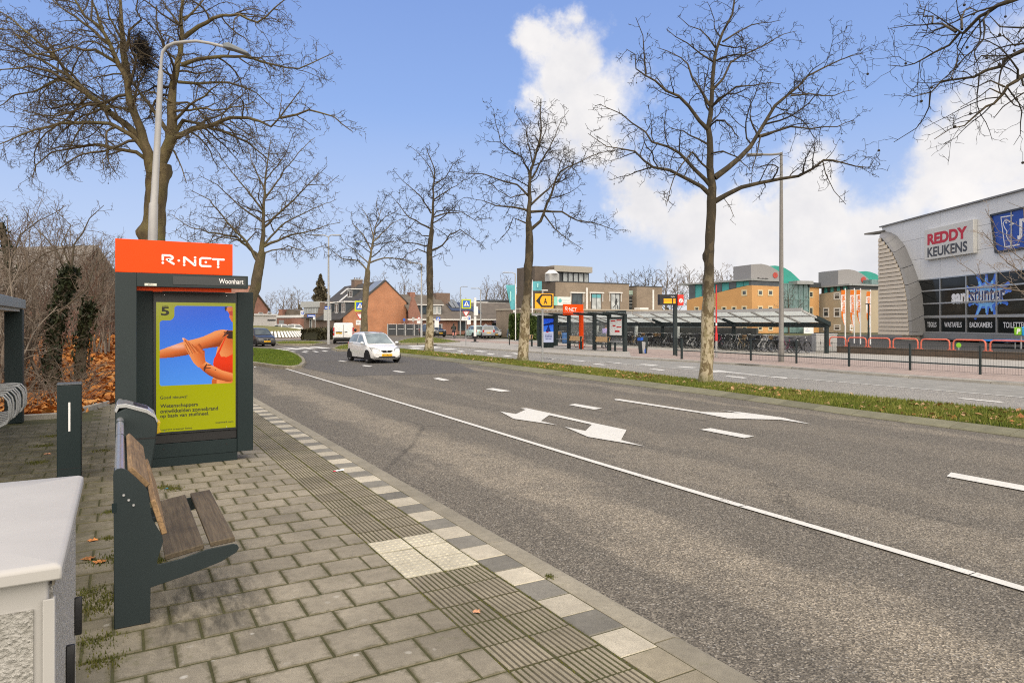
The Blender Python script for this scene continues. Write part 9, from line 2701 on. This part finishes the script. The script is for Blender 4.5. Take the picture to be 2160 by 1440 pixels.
 mb=MB(); mb.ball((0,-.47,.78),.045,8,5); mb.build('lamp',ALU,root,True)
 return root
kinds={
 'black':(mat('bike_black',(.012,.012,.013),.35),None,'plain black bicycle'),
 'pann':(MATS['bike_black'],'panniers','black bicycle with panniers'),
 'silver':(mat('bike_silver',(.42,.43,.44),.3,.6),'step','silver step-through bicycle'),
 'white':(mat('bike_white',(.70,.70,.69),.35),'basket','white bicycle with wicker basket'),
 'blue':(mat('bike_blue',(.03,.07,.13),.35),'crate','dark blue bicycle with front crate'),
 'pink':(mat('bike_plum',(.30,.05,.12),.35),'step','plum red step-through bicycle'),
 'beige':(mat('bike_beige',(.46,.36,.22),.4),'panniers','beige bicycle with panniers'),
 }
zones=[(27.0,29.2,'at the right shed end'),(29.2,32.2,'behind the tall lamp post'),(32.2,35.4,'between lamp post and red mast'),(35.4,38.6,'by the red mast foot'),(38.6,42.2,'behind the departure display'),(42.2,46.5,'behind the flared bin'),(46.5,60,'behind the far shelter glass')]
rb=random.Random(9)
order=['pann','black','silver','black','pann','white','black','blue','beige','black','silver','pann','pink','black','blue','black','white','pann']
protos_b={}; seen_b={}
def place_bike(kind,x,y,rz,row):
 fm_,ex,desc=kinds[kind]
 zone=next(z for a,c,z in zones if a<=y<c)
 lab=desc+' '+zone+(', back row' if row else '')
 seen_b[lab]=seen_b.get(lab,0)+1
 if seen_b[lab]>1:lab+=', '+('','','second','third','fourth','fifth','sixth','seventh','eighth','ninth')[seen_b[lab]]+' from right'
 if kind not in protos_b:
  protos_b[kind]=bike_proto(kind,fm_,ex,label=lab); o=protos_b[kind]
 else:
  o=copy_tree(protos_b[kind])
 o.location=(x,y,0); o.rotation_euler=(0,rb.gauss(0,.05),rz); o['label']=lab; o['group']='bicycles parked in the shed'
 return o
yb,i=27.6,0
while yb<54.5:
 place_bike(order[i%len(order)]if rb.random()<.8 else rb.choice(list(kinds)),36.45+rb.gauss(0,.12),yb,pi/2*1+rb.gauss(0,.10)+(pi if rb.random()<.35 else 0),0)
 yb+=.52+abs(rb.gauss(0,.10)); i+=1
yb=31.5
while yb<52:
 place_bike(rb.choice(['black','black','pann','silver','blue','white']),38.6+rb.gauss(0,.1),yb,-pi/2+rb.gauss(0,.1),1); yb+=.85+abs(rb.gauss(0,.25))
 # a bicycle leaning against the outer rail at the right end
b=ground(1272,722)
wb_=copy_tree(protos_b['white']); wb_.location=(31.3,40.7,0); wb_.rotation_euler=(0,0,2.3); wb_['label']='white bicycle beside the person in lilac behind the right shelter bench'; wb_['group']='bicycles near the far stop'
lone=copy_tree(protos_b['silver']); lone.location=(30.1,42.2,0); lone.rotation_euler=(0,0,2.0); lone['label']='silver bicycle standing behind the orange shelter post'; lone['group']='bicycles near the far stop'
# ================================================================ people
SKIN=mat('skin',(.52,.30,.21),.6,var=.06)
def person(label,loc,rz,J,mats,hair_m):
 """J: joint name -> (x, y, z, radius); front is -y"""
 edges=[('pelvis','spine'),('spine','chest'),('chest','neck'),('neck','head'),('head','crown')]
 for s in 'lr':
  edges+=[('chest','sh'+s),('sh'+s,'el'+s),('el'+s,'wr'+s),('wr'+s,'ha'+s),('pelvis','hip'+s),('hip'+s,'kn'+s),('kn'+s,'an'+s),('an'+s,'to'+s)]
 names=list(J); idx={n:i for i,n in enumerate(names)}
 me=bpy.data.meshes.new('person'); me.from_pydata([J[n][:3]for n in names],[(idx[a],idx[c])for a,c in edges],[])
 ob=bpy.data.objects.new('person',me); COL.objects.link(ob)
 sk=ob.modifiers.new('skin','SKIN')
 lay_=me.skin_vertices[0].data
 for n in names:lay_[idx[n]].radius=(J[n][3],J[n][3]*(.8 if n in('chest','spine','pelvis')else 1)); lay_[idx[n]].use_root=n=='pelvis'
 ss=ob.modifiers.new('sub','SUBSURF'); ss.levels=ss.render_levels=1
 dg=bpy.context.evaluated_depsgraph_get(); dg.update()
 m2=bpy.data.meshes.new_from_object(ob.evaluated_get(dg))
 bpy.data.objects.remove(ob)
 for m_ in mats:m2.materials.append(m_)
 P={n:Vector(J[n][:3])for n in names}
 reg={'head':0,'crown':0,'neck':0,'hal':0,'har':0,'pelvis':2,'hipl':2,'hipr':2,'knl':2,'knr':2,'anl':2,'anr':2,'tol':3,'tor':3}
 for p in m2.polygons:
  n=min(names,key=lambda q:(P[q]-p.center).length-J[q][3]*.5); p.material_index=reg.get(n,1); p.use_smooth=True
 m2.name='person'
 o=link_mesh('person',m2); o.location=loc; o.rotation_euler=(0,0,rz)
 tag(o,label,'person')
 mb=MB(); h=P['crown']; mb.ball((h.x,h.y+.02,h.z-.01),.112,10,6,1.0); mb.build('hair' if hair_m.name!='dark_hood' else 'hood',hair_m,o,True)
 return o
stand=lambda lean=0.0,arm=0.0,sit=0.0:{
 'pelvis':(0,0,.95+sit,.145),'spine':(0,-.05-lean*.3,1.15+sit,.14),'chest':(0,-.08-lean*.75,1.36+sit-lean*.15,.155),'neck':(0,-.10-lean*1.0,1.50+sit-lean*.25,.06),'head':(0,-.14-lean*1.1,1.60+sit-lean*.3,.09),'crown':(0,-.14-lean*1.15,1.69+sit-lean*.3,.085),
 **{k+s:v for s,q in(('l',-1),('r',1))for k,v in(('sh',(q*.19,-.08-lean*.75,1.42+sit-lean*.2,.075)),('el',(q*.25,-.12-lean*.75-arm*.2,1.16+sit-lean*.15,.055)),('wr',(q*.27,-.16-lean*.75-arm*.45,.98+sit+arm*.1,.04)),('ha',(q*.27,-.18-lean*.75-arm*.53,.92+sit+arm*.12,.042)),
 ('hip',(q*.10,0,.90+sit,.105)),('kn',(q*.11,-.03+q*.08,.50,.07)),('an',(q*.11,.03+q*.10,.09,.05)),('to',(q*.12,-.12+q*.10,.05,.045)))}}
cyc=stand(.12,.75,.0)
for s,q in(('l',-1),('r',1)):
 cyc['kn'+s]=(q*.13,-.28,.62+q*.14,.075); cyc['an'+s]=(q*.13,-.06,.26+q*.14,.05); cyc['to'+s]=(q*.13,-.20,.22+q*.14,.045)
b=ground(957,714.5)
COATD=mat('dark_coat',(.018,.022,.016),.8,var=.3,scale=8); JEANS=mat('dark_jeans',(.03,.035,.05),.8); SHOE=mat('dark_shoe',(.01,.01,.01),.6); HOODD=mat('dark_hood',(.02,.024,.018),.8)
cb=bike_proto('cyc',MATS['bike_black'],None,label='black bicycle with rose saddlebags ridden by the dark coated cyclist'); cb.location=b; cb.rotation_euler=(0,0,pi-TH*.6)
for s in(-1,1):mb=MB(); mb.box(s*.06 if s>0 else-.22,s*.22 if s>0 else-.06,.40,.78,.42,.74); mb.build('saddlebag',mat('rose_bag',(.52,.22,.18),.7),cb,bevel=.04)
p_=person('cyclist in a dark hooded coat riding away near the grass verge',b,pi-TH*.6,{k:(v[0],v[1]+.2,v[2]+.02,v[3])for k,v in cyc.items()},[HOODD,COATD,JEANS,SHOE],HOODD)
b=ground(1072,713)
red=stand(.55,.9)
rbk=bike_proto('redb',MATS['bike_black'],None,label='black bicycle held by the person in the red jacket'); rbk.location=b+Vector((.35,.1,0)); rbk.rotation_euler=(0,0,radians(-60))
person('person in bright red jacket bending over a bicycle by the parked cars',b,radians(60),red,[SKIN,mat('red_jacket',(.70,.02,.02),.7,var=.15,scale=6),mat('blue_jeans',(.08,.14,.24),.8),SHOE],mat('dark_hair',(.02,.015,.01),.6))
person('person in a lilac jacket standing behind the right bench of the far shelter',(30.7,40.05,0),radians(120),stand(.25,.6),[SKIN,mat('lilac_jacket',(.30,.24,.50),.7,var=.15,scale=6),JEANS,SHOE],mat('brown_hair',(.06,.035,.02),.6))
b=ground(1074.5,727.5); o=thing('marker_post','thin black bollard on the far pavement in front of the person in red','bollard',b); mb=MB(); mb.tube([(0,0,0),(0,0,1.05)],.05,8); mb.build('post',BLACK,o,True); mb=MB(); mb.tube([(0,0,.8),(0,0,.9)],.052,8); mb.build('band',GREYPAINT,o,True)
b=ground(1192,724); o=thing('blue_barrel','blue barrel standing behind the left bench of the far shelter','barrel',b); mb=MB(); mb.lathe([(.26,0),(.28,.1),(.28,.3),(.295,.33),(.28,.36),(.28,.75),(.295,.78),(.26,.95)],14); mb.build('body',mat('barrel_blue',(.05,.14,.34),.5),o,True); mb=MB(); mb.lathe([(.27,.955),(.27,.98),(1e-6,.985)],14); mb.build('lid',mat('barrel_lid',(.04,.1,.25),.5),o)
